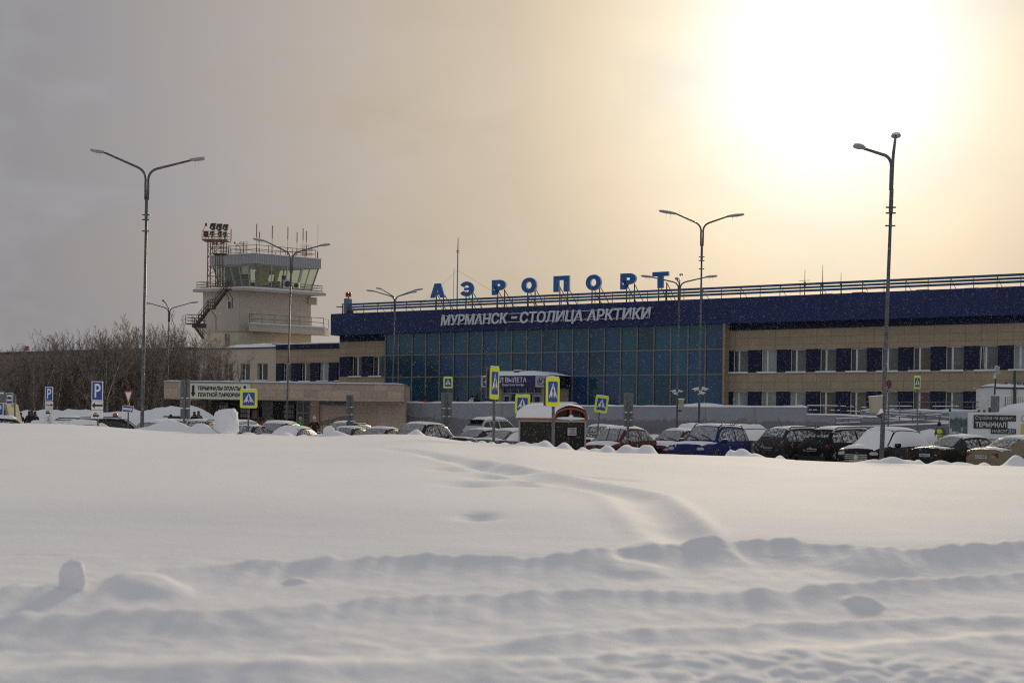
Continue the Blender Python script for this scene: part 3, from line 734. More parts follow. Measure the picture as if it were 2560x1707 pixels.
lnk('sign_text', text_mesh('sign_text', 'Departure lounge', sign_w, TX(1256, 960), TX(1310, 960), zb+hb*.06, zb+hb*.34, dp-.002, .02, .008), pt)
# door wall of the porch
tx0, tx1 = TX(1251, 990, dp+.6), TX(1362, 990, dp+.6); zf = 1.9
xd0, xd1 = TX(1257, 990, dp+.6), TX(1355, 990, dp+.6)
MB().box(tx0-.3, xd0, dp+.5, dp+.9, zf, zb).build('porch_wall', brown, pt); b = MB(); b.box(xd1, tx1+.25, dp+.5, dp+.9, zf, zb); b.box(tx1, tx1+.25, dp+.9, DG-.15, zf, zb); b.build('porch_wall', brown, pt)
MB().box(xd0, xd1, dp+.72, dp+.76, zf, zb).build('porch_glass', glass_v[2], pt)
b = MB()
for i in range(6): xx = xd0+(xd1-xd0)*i/5; b.box(xx-.05, xx+.05, dp+.62, dp+.71, zf, zb-.002)
zd = T.z(1300, 983, dp+.6); b.box(xd0, xd1, dp+.63, dp+.71, zd-.06, zd+.06); b.build('door_frame', grey_m, pt)
for (a, c) in ((0.02, .2), (.76, .98)):
    dx0, dx1 = xd0+(xd1-xd0)*a, xd0+(xd1-xd0)*c
    d = MB(); d.box(dx0, dx0+.12, dp+.56, dp+.61, zf, zd-.1); d.box(dx1-.12, dx1, dp+.56, dp+.61, zf, zd-.1); d.box(dx0+.12, dx1-.12, dp+.56, dp+.61, zd-.3, zd-.1); d.box(dx0+.12, dx1-.12, dp+.56, dp+.61, zf, zf+.5)
    d.build('door', grey_m, pt)
b = MB(); b.box(TX(1278, 933), TX(1292, 933), dp+.4, dp+.9, zt+.3, T.z(1285, 926, dp)); b.box(TX(1278, 933), TX(1292, 933), dp+.4, dp+.9, T.z(1285, 926, dp), T.z(1285, 926, dp)+.08, 1)
b.build('roof_lamp_box', [mat('dark_brown_box', (.05, .025, .02), .7), SNOW], pt)

# ---- terrace and grey retaining walls, ramps
dw = -14.0
ter = MB(); ter.box(T.x(880, 1006, dw)+.3, SE, dw+.35, DG-.2, 0, 1.9); o = ter.build('terrace', SNOW); o.location = T.O; o.rotation_euler = (0, 0, ANG); tag(o, kind='structure')
def stain_mat():
    m = greyw.copy(); m.name = 'grey_render_damp'; N = m.node_tree.nodes; L = m.node_tree.links; bs = N['Principled BSDF']
    src = bs.inputs['Base Color'].links[0].from_socket
    tc = N.new('ShaderNodeTexCoord'); sp = N.new('ShaderNodeSeparateXYZ'); L.new(tc.outputs['Object'], sp.inputs[0])
    nz = N.new('ShaderNodeTexNoise'); nz.inputs['Scale'].default_value = .9; nz.inputs['Detail'].default_value = 7; nz.inputs['Roughness'].default_value = .65; L.new(tc.outputs['Object'], nz.inputs['Vector'])
    ma = N.new('ShaderNodeMath'); ma.operation = 'MULTIPLY_ADD'; L.new(nz.outputs[0], ma.inputs[0]); ma.inputs[1].default_value = 1.3; L.new(sp.outputs[2], ma.inputs[2])
    mr = N.new('ShaderNodeMapRange'); L.new(ma.outputs[0], mr.inputs[0]); mr.inputs[1].default_value = 2.80; mr.inputs[2].default_value = 2.92; mr.inputs[3].default_value = .62; mr.inputs[4].default_value = 1
    vm = N.new('ShaderNodeVectorMath'); vm.operation = 'SCALE'; L.new(src, vm.inputs[0]); L.new(mr.outputs[0], vm.inputs['Scale']); L.new(vm.outputs[0], bs.inputs['Base Color'])
    return m
damp = stain_mat()
def snowcap(mb, x0, x1, y0, y1, z, h=.12, mi=0, n=None):
    n = n or max(4, int((x1-x0)/.5)); rows = []
    for i in range(n+1):
        x = x0+(x1-x0)*i/n; hh = h*(1+.45*noise.noise(Vector((x*.9, y0, z)))+.3*noise.noise(Vector((x*2.7, y0, z))))*(1 if 0 < i < n else .4)
        rows.append([(x, y0-.03, z-.01), (x, y0-.04, z+hh*.6), (x, (y0*2+y1)/3, z+hh), (x, (y0+2*y1)/3, z+hh), (x, y1+.03, z+hh*.6), (x, y1+.03, z-.01)])
    mb.grid(rows, mi)
def low_wall(label, pxa, pxb, ytop, d, z0=0.0, th=.3, joints=()):
    a, c = T.x(pxa, ytop, d), T.x(pxb, ytop, d); zt = T.z((pxa+pxb)/2, ytop, d)
    t = thing('retaining_wall', label, 'wall', T.O, ANG, 'grey retaining walls before the terminal')
    m = MB(); m.box(a, c, d, d+th, z0, zt)
    m.build('wall', damp, t)
    s = MB(); snowcap(s, a-.05, c+.05, d, d+th, zt); s.build('snow_cap', SNOW, t, smooth=True)
    j = MB()
    for p in joints: xx = T.x(p, ytop+20, d); j.box(xx-.05, xx+.05, d-.03, d-.001, z0, zt-.02)
    if joints: j.build('drain_strip', grey_m, t)
    return a, c, zt
low_wall('higher left length of grey retaining wall running past the glass hall', 885, 1441, 1007.5, dw, joints=(1052, 1254))
low_wall('longer lower grey retaining wall behind the red hatchback and snowy cars', 1429, 2017, 1016.8, dw-.5, joints=(1762, 1886))
MB2 = MB(); xx0 = T.x(1685, 1018, dw); xx1 = T.x(1785, 1018, dw)
sh = lump('snow_heap', 'low smooth heap of snow on top of the lower grey wall', (0, 0, 0), (2.2, .8, .55), 31, .15, pw=1)
sh.location = (T.O.x+T.u.x*((xx0+xx1)/2)+T.v.x*(dw+1.2), T.O.y+T.u.y*((xx0+xx1)/2)+T.v.y*(dw+1.2), T.z(1730, 1018, dw)-.05); sh.rotation_euler = (0, 0, ANG); sh.scale = (1, 1, .7)
# ramps: sloping concrete runs with snow on top and steel rails
def ramp(label, pts, d, wid, rail_h, z0=0.0, name='access_ramp', rails=True, fill=None, npost=None):
    """pts: pixel polyline of the snow-covered kerb line on plane d"""
    t = thing(name, label, 'ramp', T.O, ANG)
    q = [T(px, py, d) for px, py in pts]
    m = MB(); s = MB()
    for (a, za), (c, zc) in zip(q, q[1:]):
        m.prism([(a, z0), (c, z0), (c, zc), (a, za)], d, d+wid, lambda x, z, y: (x, y, z))
        n = max(4, int((c-a)/.6)); rows = []
        for i in range(n+1):
            k = i/n; x = a+(c-a)*k; z = za+(zc-za)*k; hh = .10+.05*noise.noise(Vector((x*.8, d, 0)))
            rows.append([(x, d-.05, z-.02), (x, d-.05, z+hh*.7), (x, d+.2, z+hh), (x, d+wid, z+hh)])
        s.grid(rows)
    m.build('ramp_body', fill or damp, t); s.build('snow_layer', SNOW, t, smooth=True)
    if rails: railing(t, [(x, z) for x, z in q], d+.12, rail_h, npost)
    return q
def railing(t, q, d, h, npost=None, mids=(.5,), mname='handrail', mm=None, r=.03, snowy=True):
    rl = MB(); ps = MB(); sn = MB(); mm = mm or rail_g
    for (a, za), (c, zc) in zip(q, q[1:]):
        rl.tube([(a, d, za+h), (c, d, zc+h)], r, 6)
        for k in mids: rl.tube([(a, d, za+h*k), (c, d, zc+h*k)], r*.8, 6)
        n = npost or max(1, int(round((c-a)/1.25)))
        for i in range(n+1):
            k = i/n; x = a+(c-a)*k; z = za+(zc-za)*k; rl.box(x-r, x+r, d-r, d+r, z-.05, z+h)
        if snowy:
            random.seed(int(abs(a*10)))
            for k in (1,)+tuple(mids):
                x = 0
                while x < 1:
                    l = random.uniform(.04, .16)
                    if random.random() < .45:
                        e = min(1, x+l)
                        MB().tube([(a+(c-a)*x, d, za+(zc-za)*x+h*k+r*1.3), (a+(c-a)*e, d, za+(zc-za)*e+h*k+r*1.3)], r*1.1, 6).build('snow_strip', SNOW, t)
                    x += l
    rl.build(mname, mm, t)
low_wall('grey terrace wall below the terrace handrail at the right wing', 2150, 2600, 1027.5, -12.0)
th_ = thing('terrace_railing', 'long horizontal steel handrail with snow on it before the lower office windows', 'railing', T.O, ANG)
railing(th_, [(T.x(2160, 1027, -11.9), T.z(2200, 1027, -11.9)), (T.x(2480, 1027, -11.9), T.z(2200, 1027, -11.9))], -11.9, T.z(2200, 1004.5, -11.9)-T.z(2200, 1027, -11.9))
ramp('upper grey ramp run sloping down to the right with a snow-topped handrail', [(2017, 1036), (2100, 1037.5), (2200, 1044), (2400, 1057)], dw-.5, 1.3, T.z(2100, 1014, dw)-T.z(2100, 1036, dw))
ramp('lower grey ramp run rising to the right nearest the parked cars', [(2088, 1069), (2380, 1058)], dw-2.2, 1.3, T.z(2100, 1048, dw)-T.z(2100, 1069, dw), npost=9)
ramp('middle ramp run sloping down right between terrace and lower ramp', [(2210, 1026), (2400, 1034)], dw+1.0, 1.0, T.z(2300, 1027, dw)-T.z(2300, 1042, dw), rails=False)
lp = MB(); o = None
bank('roadside_snow', [(T.O.x+T.u.x*s+T.v.x*(dw-2.0), T.O.y+T.u.y*s+T.v.y*(dw-2.0), h) for s, h in ((T.x(880, 1006, dw)-1, .6), (T.x(1440, 1006, dw), .9), (T.x(1600, 1016, dw), 1.15), (T.x(1680, 1016, dw), 1.15), (T.x(1800, 1016, dw), .7), (T.x(2060, 1016, dw), .6))], 1.3, 5, .25)

# ---- medical sign, white tent and fence at the far right
md = thing('medical_sign', 'navy sign board with a white pictogram and Cyrillic lettering on the right wing wall', 'sign', T.O, ANG)
yM = DW-.25; a, c = T.x(2513, 961, yM), T.x(2600, 961, yM); zt, zb = T.z(2530, 956, yM), T.z(2530, 966.5, yM)
MB().box(a-.04, c, yM, yM+.1, zb-.04, zt+.04).build('frame', grey_m, md)
MB().box(a, c-.02, yM-.01, yM-.001, zb, zt).build('board', navy_p, md)
hh = zt-zb; mb = MB(); mb.box(a+.18, a+.18+hh*.9, yM-.02, yM-.012, zb+.05, zt-.05); mb.build('pictogram', sign_w, md)
mb = MB(); mb.box(a+.30, a+.42, yM-.03, yM-.022, zt-.18, zt-.12); mb.box(a+.33, a+.39, yM-.036, yM-.031, zt-.22, zt-.08); mb.ell((a+.18+hh*.5, yM-.03, zb+.22*hh+.04), (.26*hh, .01, .16*hh), 10, 6); mb.build('pictogram_mark', navy_p, md)
lnk('sign_text', text_mesh('sign_text', 'МЕДПУНКТ', sign_w, T.x(2532, 961, yM), T.x(2590, 961, yM), zb+.22*hh, zt-.18*hh, yM-.012, .01, .01), md)
# ------------------------------------------------------------------ parking payment pavilion (stone canopy)
DC = 115.0
C0 = P(410, 957, DC)
Cf = Fr((C0.x, DC, 0), 0.0)
pv = thing('payment_pavilion', 'low stone-clad pavilion with a wide flat fascia and shaded glazed front', 'building', Cf.O)
s1 = Cf.x(1010, 965); zt, zb = Cf.z(700, 958.5), Cf.z(700, 1000)
MB().box(0, s1, 0, 7, zb, zt).build('fascia', stone, pv)
MB().box(-.06, s1+.06, -.06, 7.05, zt, zt+.08).build('coping', grey_m, pv)
s = MB(); snowcap(s, .02, s1-.05, .02, 6.9, zt+.08, .12); s.build('roof_snow', SNOW, pv, smooth=True)
xw = Cf.x(776, 1010, 2.2)
b = MB(); b.box(xw, s1, 2.2, 6.8, 0, zb); b.build('stone_wall', stone, pv)
b = MB(); xc0, xc1 = Cf.x(502, 1010, 1), Cf.x(515, 1010, 1); b.box(xc0, xc1, .8, 2.0, 0, zb); b.build('column', tile_mat('brown_column', (.16, .11, .075), .3, .1, .6, .012, .2, .85, .2), pv)
xg = Cf.x(515, 1010, 3.6)
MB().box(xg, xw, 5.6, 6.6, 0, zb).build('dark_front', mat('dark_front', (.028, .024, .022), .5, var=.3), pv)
yF = 5.5
b = MB()
for px in (560, 600, 652, 690, 700, 738): x = Cf.x(px, 1020, yF); b.box(x-.05, x+.05, yF-.05, yF+.05, 0, zb)
b.build('front_mullion', steel_d, pv)
# strip window, doors, barred door, notice boards
xa, xb = Cf.x(801, 1006, 2.15), Cf.x(866, 1006, 2.15); z1, z0 = Cf.z(830, 1000.5, 2.15), Cf.z(830, 1012, 2.15)
MB().box(xa, xb, 2.12, 2.19, z0, z1-.02).build('strip_window', pm_dark, pv)
b = MB(); b.box(xa-.05, xb+.05, 2.05, 2.19, z0-.14, z0-.002); xm = (xa+xb)/2; b.box(xm-.04, xm+.04, 2.06, 2.11, z0, z1-.03); b.build('window_sill', grey_m, pv)
def glazed_door(x0, x1, zt_, y):
    d = MB(); t = .10
    for a in (x0, (x0+x1)/2-.05, x1-t): d.box(a, a+t, y, y+.1, 0, zt_)
    zz = zt_*.72
    d.box(x0+t, x1-t, y+.01, y+.09, zt_-t, zt_); d.box(x0+t, x1-t, y+.01, y+.09, zz-.06, zz+.06); d.box(x0+t, x1-t, y+.01, y+.09, .0, .9, 1)
    o = d.build('door', [mat('door_frame_grey', (.24, .23, .21), .5), mat('door_lower_panel', (.19, .19, .19), .6)], pv)
    MB().box(x0+t, x1-t, y+.12, y+.14, .9, zt_-t).build('pane', pm_dark, o)
glazed_door(Cf.x(741, 1030, 2.6), Cf.x(776, 1030, 2.6), zb-.02, 2.6)
xa, xb = Cf.x(656, 1030, 5.3), Cf.x(682, 1030, 5.3)
b = MB(); b.box(xa, xb, 5.38, 5.42, .6, zb-.05, 1)
for i in range(11): x = xa+(xb-xa)*i/10; b.box(x-.025, x+.025, 5.3, 5.34, .6, zb-.05)
for k in (.25, .5, .75): b.box(xa, xb, 5.345, 5.375, .6+k*(zb-.7)-.03, .6+k*(zb-.7)+.03)
b.build('barred_door', [grey_m, mat('door_white_panel', (.42, .41, .39), .6)], pv)
def notice(px0, px1, y0, y1, rows_, cols, title, lab):
    y = 4.9 if px0 < 690 else 4.6
    a, c = Cf.x(px0, (y0+y1)/2, y), Cf.x(px1, (y0+y1)/2, y); za, zc = Cf.z(px0, y1, y), Cf.z(px0, y0, y)
    t = thing('notice_board', lab, 'notice board', Cf.O, 0, 'notice boards at the payment pavilion')
    m = MB(); m.box(a, c, y, y+.06, za, zc); m.box(a+.1, a+.16, y+.061, y+.7, za, zc); m.box(c-.16, c-.1, y+.061, y+.7, za, zc); m.build('panel', mat('notice_navy', (.018, .022, .06), .5), t)
    p = MB(); hd = .16 if title else .02; H = (zc-za); Wd = c-a
    for r in range(rows_):
        for k in range(cols):
            xx = a+Wd*(.08+.86*k/cols); zz = za+H*((1-hd)*(r+.10)/rows_)
            p.box(xx, xx+Wd*.86/cols*.74, y-.015, y-.002, zz, zz+H*(1-hd)/rows_*.78)
    p.build('paper_sheet', mat('paper', (.40, .38, .33), .8, var=.25, scale=4), t)
    if title: lnk('title', text_mesh('title', 'ИНФОРМАЦИЯ', mat('notice_text', (.22, .24, .32), .5), a+Wd*.08, c-Wd*.08, zc-H*.13, zc-H*.05, y-.002, .012, .01), t)
notice(547, 572, 1004, 1042, 2, 4, True, 'blue information board with paper sheets behind the tall snow block')
notice(600, 623, 1020, 1044, 2, 4, False, 'blue notice board with pale sheets directly under the yellow crossing sign')
notice(709, 737, 1003, 1046, 3, 4, True, 'blue information board with three rows of papers beside the glazed pavilion door')
hm = thing('payment_machine', 'red and dark terminal machine with a pale panel inside the pavilion', 'machine', Cf.O)
x = Cf.x(639, 1035, 4.4); m = MB(); m.box(x-.35, x+.25, 4.4, 5.0, 0, Cf.z(639, 1023, 4.4)); m.build('cabinet', mat('machine_red', (.12, .025, .02), .5), hm)
m = MB(); m.box(x-.25, x+.15, 4.36, 4.395, Cf.z(639, 1046, 4.4), Cf.z(639, 1026, 4.4)); m.build('front_panel', mat('machine_panel', (.22, .18, .18), .5), hm)
hb_ = MB(); 
b = MB(); y = 2.1
for k in (0, .35):
    q0 = P(797, 1062-k*16, DC+y) - Cf.O; q1 = P(866, 1046-k*16, DC+y) - Cf.O; b.tube([q0, q1], .035, 6)
for t in (0, .33, .66, 1): 
    q0 = P(797+69*t, 1062-16*t, DC+y)-Cf.O; b.box(q0.x-.03, q0.x+.03, y-.03, y+.03, 0, q0.z)
b.build('handrail', rail_g, pv)
MB().tube([(Cf.x(799, 1000, 2.1), 2.12, .2), (Cf.x(799, 1000, 2.1), 2.12, zb)], .035, 6).build('red_pipe', red_m, pv)
sb = thing('payment_sign', 'cream sign board with black Cyrillic parking payment text and two down arrows', 'sign', Cf.O)
xa, xb = Cf.x(476, 975, -.1), Cf.x(626, 975, -.1); z1, z0 = Cf.z(550, 958.5, -.1), Cf.z(550, 997.5, -.1); H = z1-z0; Wd = xb-xa
MB().box(xa, xb, -.14, -.07, z0, z1).build('board', mat('cream_board', (.72, .73, .58), .5, var=.05), sb)
MB().box(xa-.03, xb+.03, -.16, -.06, z1+.002, z1+.06).build('top_trim', grey_m, sb)
lnk('sign_text', text_mesh('sign_text', 'ТЕРМИНАЛЫ ОПЛАТЫ', black, Cf.x(494, 970, -.1), Cf.x(601.5, 970, -.1), z0+H*.56, z0+H*.83, -.141, .012, .05), sb)
lnk('sign_text', text_mesh('sign_text', 'ПЛАТНОЙ ПАРКОВКИ', black, Cf.x(495.5, 985, -.1), Cf.x(600, 985, -.1), z0+H*.14, z0+H*.48, -.141, .012, .05), sb)
for px in (483.3, 612): 
    x = Cf.x(px, 975, -.1); m = MB()
    m.prism([(x-.10, z0+H*.87), (x-.10, z0+H*.40), (x-.20, z0+H*.40), (x, z0+H*.10), (x+.20, z0+H*.40), (x+.10, z0+H*.40), (x+.10, z0+H*.87)], -.142, -.152, lambda a, b_, d: (a, d, b_))
    m.build('down_arrow', black, sb)

# ------------------------------------------------------------------ office wings behind
dW = 14.0
ax = thing('annex_building', 'two-storey brown tiled link block with navy top band and navy piers', 'building', T.O, ANG)
xa, xb = T.x(691, 870, dW), T.x(851, 865, dW)
zt, zn = T.z(770, 859.5, dW), T.z(770, 872.5, dW); zu, zv = T.z(770, 907, dW), T.z(770, 952.5, dW)
MB().box(xa, xb+6, dW-.12, dW+.4, zn, zt).build('top_band', navy_d, ax)
s = MB(); snowcap(s, xa, xb+5, dW-.1, dW+8, zt, .15); s.build('roof_snow', SNOW, ax, smooth=True)
b = MB(); b.box(xa, xb+6, dW, dW+.4, zu, zn); b.box(xa, xb+6, dW, dW+.4, 0, zv); b.box(xb+5.6, xb+6, dW+.41, dW+9, 0, zn); b.build('wall', brown, ax)
WA = [(T.x(a, 930, dW), T.x(c, 930, dW)) for a, c in ((706, 728), (752, 775), (797.5, 821), (843, 866))]
xs = [xa]+[t for ab in WA for t in ab]+[xb+6]
for i in range(0, len(xs), 2): MB().box(xs[i], xs[i+1], dW+.02, dW+.42, zv, zu).build('navy_pier', navy_d, ax)
for (a, c), p in zip(WA, (pm_brown, pm_brown, pm_pale, pm_grey)): window(ax, a, c, zv, zu, dW, p)
bw = thing('office_block', 'pale beige plastered two-storey office block with snow along its roof edge', 'building', T.O, ANG)
x0 = T.x(470, 880, dW); x1 = xa-.06; zt = T.z(640, 871, dW); zu, zv = T.z(640, 908, dW), T.z(640, 951, dW)
WB = [(T.x(a, 930, dW), T.x(c, 930, dW)) for a, c in ((476, 498), (519, 541), (560, 582), (601, 624.5), (643, 669))]
b = MB(); b.box(x0, x1, dW, dW+10, zu, zt); b.box(x0, x1, dW, dW+.5, 0, zv)
xs = [x0]+[t for ab in WB for t in ab]+[x1]
for i in range(0, len(xs), 2): b.box(xs[i], xs[i+1], dW+.002, dW+.5, zv, zu)
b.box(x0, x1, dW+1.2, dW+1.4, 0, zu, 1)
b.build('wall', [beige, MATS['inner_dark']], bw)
MB().box(x0, x1+.02, dW-.15, dW+10, zt, zt+.14).build('roof_edge', steel_d, bw)
rows = []
xs_ = T.x(563, 868, dW)
for i in range(60):
    x = xs_+(x1-xs_)*i/59; r = []
    for j in range(8):
        h = .45*(1-abs(j/7*2-1)**3)*(1+.5*noise.noise(Vector((x*.5, j*.3, 2)))+.25*noise.noise(Vector((x*1.7, j*.5, 2))))*sstep(i/4)*sstep((59-i)/5)
        r.append((x, dW-.14+j*.32, zt+.14+max(0, h)))
    rows.append(r)
MB().grid(rows).build('roof_snow', SNOW, bw, smooth=True)
for (a, c), p in zip(WB, (pm_grey, pm_dark, pm_grey, pm_dark, pm_dark)): window(bw, a, c, zv, zu, dW, p, sill=True)
cq = T.x(680, 863, dW); MB().box(cq-.35, cq+.35, dW+.3, dW+.9, zt, zt+.75).build('roof_camera_box', mat('box_cream', (.5, .47, .4), .6), bw)
lw = thing('long_wing', 'long dark brown two-storey wing stretching left behind the bare trees', 'building', T.O, ANG)
xz = T.x(-350, 893, dW); zt2 = T.z(470, 872.5, dW); b = MB()
dk = dW+.2
b.box(xz, x0-.05, dk, dk+10, zu, zt2); b.box(xz, x0-.05, dk, dk+.5, 0, zu-3.0)
px = x0-1.2; holes = []
while px-1.1 > xz: holes.append((px-1.1, px)); px -= 2.6
xs = sorted([xz, x0-.05]+[t for ab in holes for t in ab])
for i in range(0, len(xs), 2): b.box(xs[i], xs[i+1], dk+.002, dk+.5, zu-3.0, zu)
b.build('wall', darkw, lw)
MB().box(xz, x0-.05, dk-.2, dk+10, zt2, zt2+.22).build('roof_edge', mat('roof_edge_dark', (.03, .035, .045), .6), lw)
s = MB(); snowcap(s, xz, x0-.1, dk-.15, dk+9, zt2+.22, .14); s.build('roof_snow', SNOW, lw, smooth=True)
for a, c in holes[:34]: 
    m = MB(); m.box(a, c, dk+.3, dk+.34, zu-3.0, zu); o = m.build('window', pm_dark, lw)
    m = MB(); m.box((a+c)/2-.04, (a+c)/2+.04, dk+.24, dk+.29, zu-3, zu); m.box(a, a+.07, dk+.24, dk+.29, zu-3, zu); m.build('frame', mat('frame_dull', (.25, .25, .24), .5), o)
fl = thing('roof_flag', 'tiny dark red flag on a thin pole above the long wing roof at far left', 'flag', T.O, ANG)
q = T(62, 876, dW+4); MB().tube([(q[0], dW+4, zt2), (q[0], dW+4, T.z(62, 864, dW+4))], .04, 5).build('pole', steel_d, fl)
MB().grid([[(q[0]+.02+i*.16, dW+4+.06*sin(i*1.3), T.z(62, 865, dW+4)-j*.22) for i in range(6)] for j in range(5)]).build('cloth', red_m, fl, fix=False)

# ------------------------------------------------------------------ control tower
DT = 175.0
LD, RD = Vector((-.898, .44, 0)), Vector((.823, .568, 0))
def along(C, d, px, py):
    k, m = ray(px, py); return C + d*(-(C.x-k*C.y)/(d.x-k*d.y))
Cb = P(599, 780, DT); Cb.z = 0
tw = thing('control_tower', 'pale concrete air traffic control tower with a glazed cab, decks and outside stairs', 'tower', Cb)
def rel(v, z=None): w = Vector(v)-Cb; return Vector((w.x, w.y, (z if z is not None else v.z)))
def zt_(px, py, D): return P(px, py, D).z
def plan(C, pl, pr, py, inset=0.0):
    A = along(C, LD, pl, py); B = along(C, RD, pr, py)
    E = A + (B-C)
    q = [rel(p, 0) for p in (C, B, E, A)]
    if inset:
        c = (q[0]+q[1]+q[2]+q[3])/4; q = [p+(c-p).normalized()*inset for p in q]
    return q
def extr(mb, q, z0, z1, q2=None, mi=0):
    q2 = q2 or q; n = len(mb.v)
    mb.v += [Vector((p.x, p.y, z0)) for p in q]+[Vector((p.x, p.y, z1)) for p in q2]
    k = len(q)
    for i in range(k):
        j = (i+1) % k; mb.f.append((n+i, n+j, n+k+j, n+k+i)); mb.m.append(mi)
    mb.f.append(tuple(n+i for i in range(k-1, -1, -1))); mb.m.append(mi); mb.f.append(tuple(n+k+i for i in range(k))); mb.m.append(mi)
    return mb
qb = plan(Cb, 507, 777, 780)
zD = zt_(612, 719, 173.5); zL = zt_(600, 826.5, DT)
extr(MB(), qb, zL+.001, zD-.32).build('shaft', conc, tw)
b = extr(MB(), [p*1.0+ (p-qb[2]).normalized()*.12 for p in qb], 0, zL-.15); b.build('shaft_base', conc_l, tw)
extr(MB(), [p + (p-qb[2]).normalized()*.22 for p in qb], zL-.15, zL).build('ledge', concg, tw)
# shaft material has only panel joints and grain, no darker patch under the deck
Cd = P(612, 718, 173.4); Cd.z = 0
qd = plan(Cd, 482, 815, 727)
extr(MB(), qd, zD-.32, zD-.001).build('deck', concg, tw)
extr(MB(), [p+( (qd[0]+qd[2])/2-p)*.03 for p in qd], zD, zD+.16).build('deck_snow', SNOW, tw)
Cc = P(637.8, 640, 176.8); Cc.z = 0
qr = plan(Cc, 526, 803, 641)
zR1, zR0 = zt_(637, 634, 176.8), zt_(637, 658.5, 176.8); zS = zt_(640, 714, 176.5)
ctr = (qr[0]+qr[1]+qr[2]+qr[3])/4
qi = [p+(ctr-p).normalized()*.35 for p in qr]; qs = [p+(ctr-p).normalized()*1.25 for p in qr]
def corr_mat():
    m = bpy.data.materials.new('corrugated_fascia'); m.use_nodes = True; N = m.node_tree.nodes; L = m.node_tree.links; b = N['Principled BSDF']; b.inputs['Roughness'].default_value = .5
    tc = N.new('ShaderNodeTexCoord'); w = N.new('ShaderNodeTexWave'); w.inputs['Scale'].default_value = 1.6; w.bands_direction = 'X'
    L.new(tc.outputs['Object'], w.inputs[0]); mx = N.new('ShaderNodeMix'); mx.data_type = 'RGBA'; L.new(w.outputs[1], mx.inputs[0])
    mx.inputs[6].default_value = (.32, .33, .35, 1); mx.inputs[7].default_value = (.48, .49, .51, 1); L.new(mx.outputs[2], b.inputs['Base Color'])
    bp = N.new('ShaderNodeBump'); bp.inputs['Distance'].default_value = .1; L.new(w.outputs[1], bp.inputs['Height']); L.new(bp.outputs[0], b.inputs['Normal']); return m
extr(MB(), qr, zR0, zR1).build('cab_roof', corr_mat(), tw)
extr(MB(), [p+(p-ctr).normalized()*.12 for p in qr], zR1+.001, zR1+.10).build('roof_trim', white, tw)
extr(MB(), qs, zD+.2, zS).build('cab_sill', white, tw)
def glass_mat():
    m = bpy.data.materials.new('cab_glass'); m.use_nodes = True; N = m.node_tree.nodes; L = m.node_tree.links; N.remove(N['Principled BSDF'])
    tr = N.new('ShaderNodeBsdfTransparent'); tr.inputs[0].default_value = (.86, .91, .78, 1)
    gl = N.new('ShaderNodeBsdfGlossy'); gl.inputs[0].default_value = (.5, .52, .5, 1); gl.inputs[1].default_value = .05
    nz = N.new('ShaderNodeTexNoise'); nz.inputs['Scale'].default_value = .5; r = N.new('ShaderNodeMapRange'); L.new(nz.outputs[0], r.inputs[0]); r.inputs[3].default_value = .10; r.inputs[4].default_value = .28
    mx = N.new('ShaderNodeMixShader'); L.new(r.outputs[0], mx.inputs[0]); L.new(tr.outputs[0], mx.inputs[1]); L.new(gl.outputs[0], mx.inputs[2]); L.new(mx.outputs[0], N['Material Output'].inputs[0]); return m
cg = glass_mat()
gm = MB(); fm = MB()
nseg = [5, 4, 4, 5]
# faces: 0 right (C->B), 1 far, 2 far-left, 3 left (A->C)
for i in range(4):
    j = (i+1) % 4
    b0, b1 = Vector((*qs[i][:2], zS)), Vector((*qs[j][:2], zS)); t0, t1 = Vector((*qi[i][:2], zR0)), Vector((*qi[j][:2], zR0))
    gm.quad([b0, b1, t1, t0])
    n = 4 if i in (0, 2) else 5
    for k in range(n+1):
        a = b0.lerp(b1, k/n); c = t0.lerp(t1, k/n)
        fm.bar(a, c, .20 if k in (0, n) else .13)
    fm.bar(b0, b1, .14); fm.bar(t0, t1, .12)
gm.build('cab_glass', cg, tw, fix=False); fm.build('cab_frame', mat('cab_frame_paint', (.38, .39, .39), .5), tw)
# inside: blinds, desks, equipment
inn = MB()
blind = mat('blind_beige', (.36, .31, .21), .8); eq = mat('cab_equipment', (.05, .055, .05), .6)
c0, cB, cA = qs[0], qs[1], qs[3]
def ins(u_, v_, z): return Vector((*(c0+(cB-c0)*u_+(cA-c0)*v_)[:2], z))
zm = (zS+zR0)/2
inn.quad([ins(.06, .12, zR0-.2), ins(.30, .12, zR0-.2), ins(.26, .12, zS+.3), ins(.02, .12, zS+.2)], 0)
inn.quad([ins(.36, .14, zR0-.2), ins(.52, .14, zR0-.2), ins(.44, .14, zS+.5)], 0)
for u_, v_, w_, h0, h1 in ((.55, .3, .10, 0, 1.3), (.74, .25, .12, 0, .9), (.85, .5, .06, 0, 2.2), (.3, .55, .2, 0, 1.1), (.12, .6, .12, 0, 1.7), (.6, .62, .14, .0, 1.2), (.2, .3, .05, 0, 2.4), (.47, .4, .02, 0, 2.6)):
    p = ins(u_, v_, 0); inn.box(p.x-w_*5, p.x+w_*5, p.y-.3, p.y+.3, zS-.3+h0, min(zS-.3+h1, zR0-.02), 1)
p0, p1 = ins(.1, .9, 0), ins(.95, .9, 0)
inn.quad([ins(.04, .25, zS+.1), ins(.04, .93, zS+.1), ins(.03, .93, zR0-.15), ins(.03, .25, zR0-.15)], 2)
inn.quad([ins(.62, .8, zR0-.9), ins(.95, .8, zR0-.7), ins(.95, .82, zR0-.25), ins(.62, .82, zR0-.25)], 1)
inn.build('cab_interior', [blind, eq, mat('cab_back_panel', (.10, .11, .10), .7)], tw)
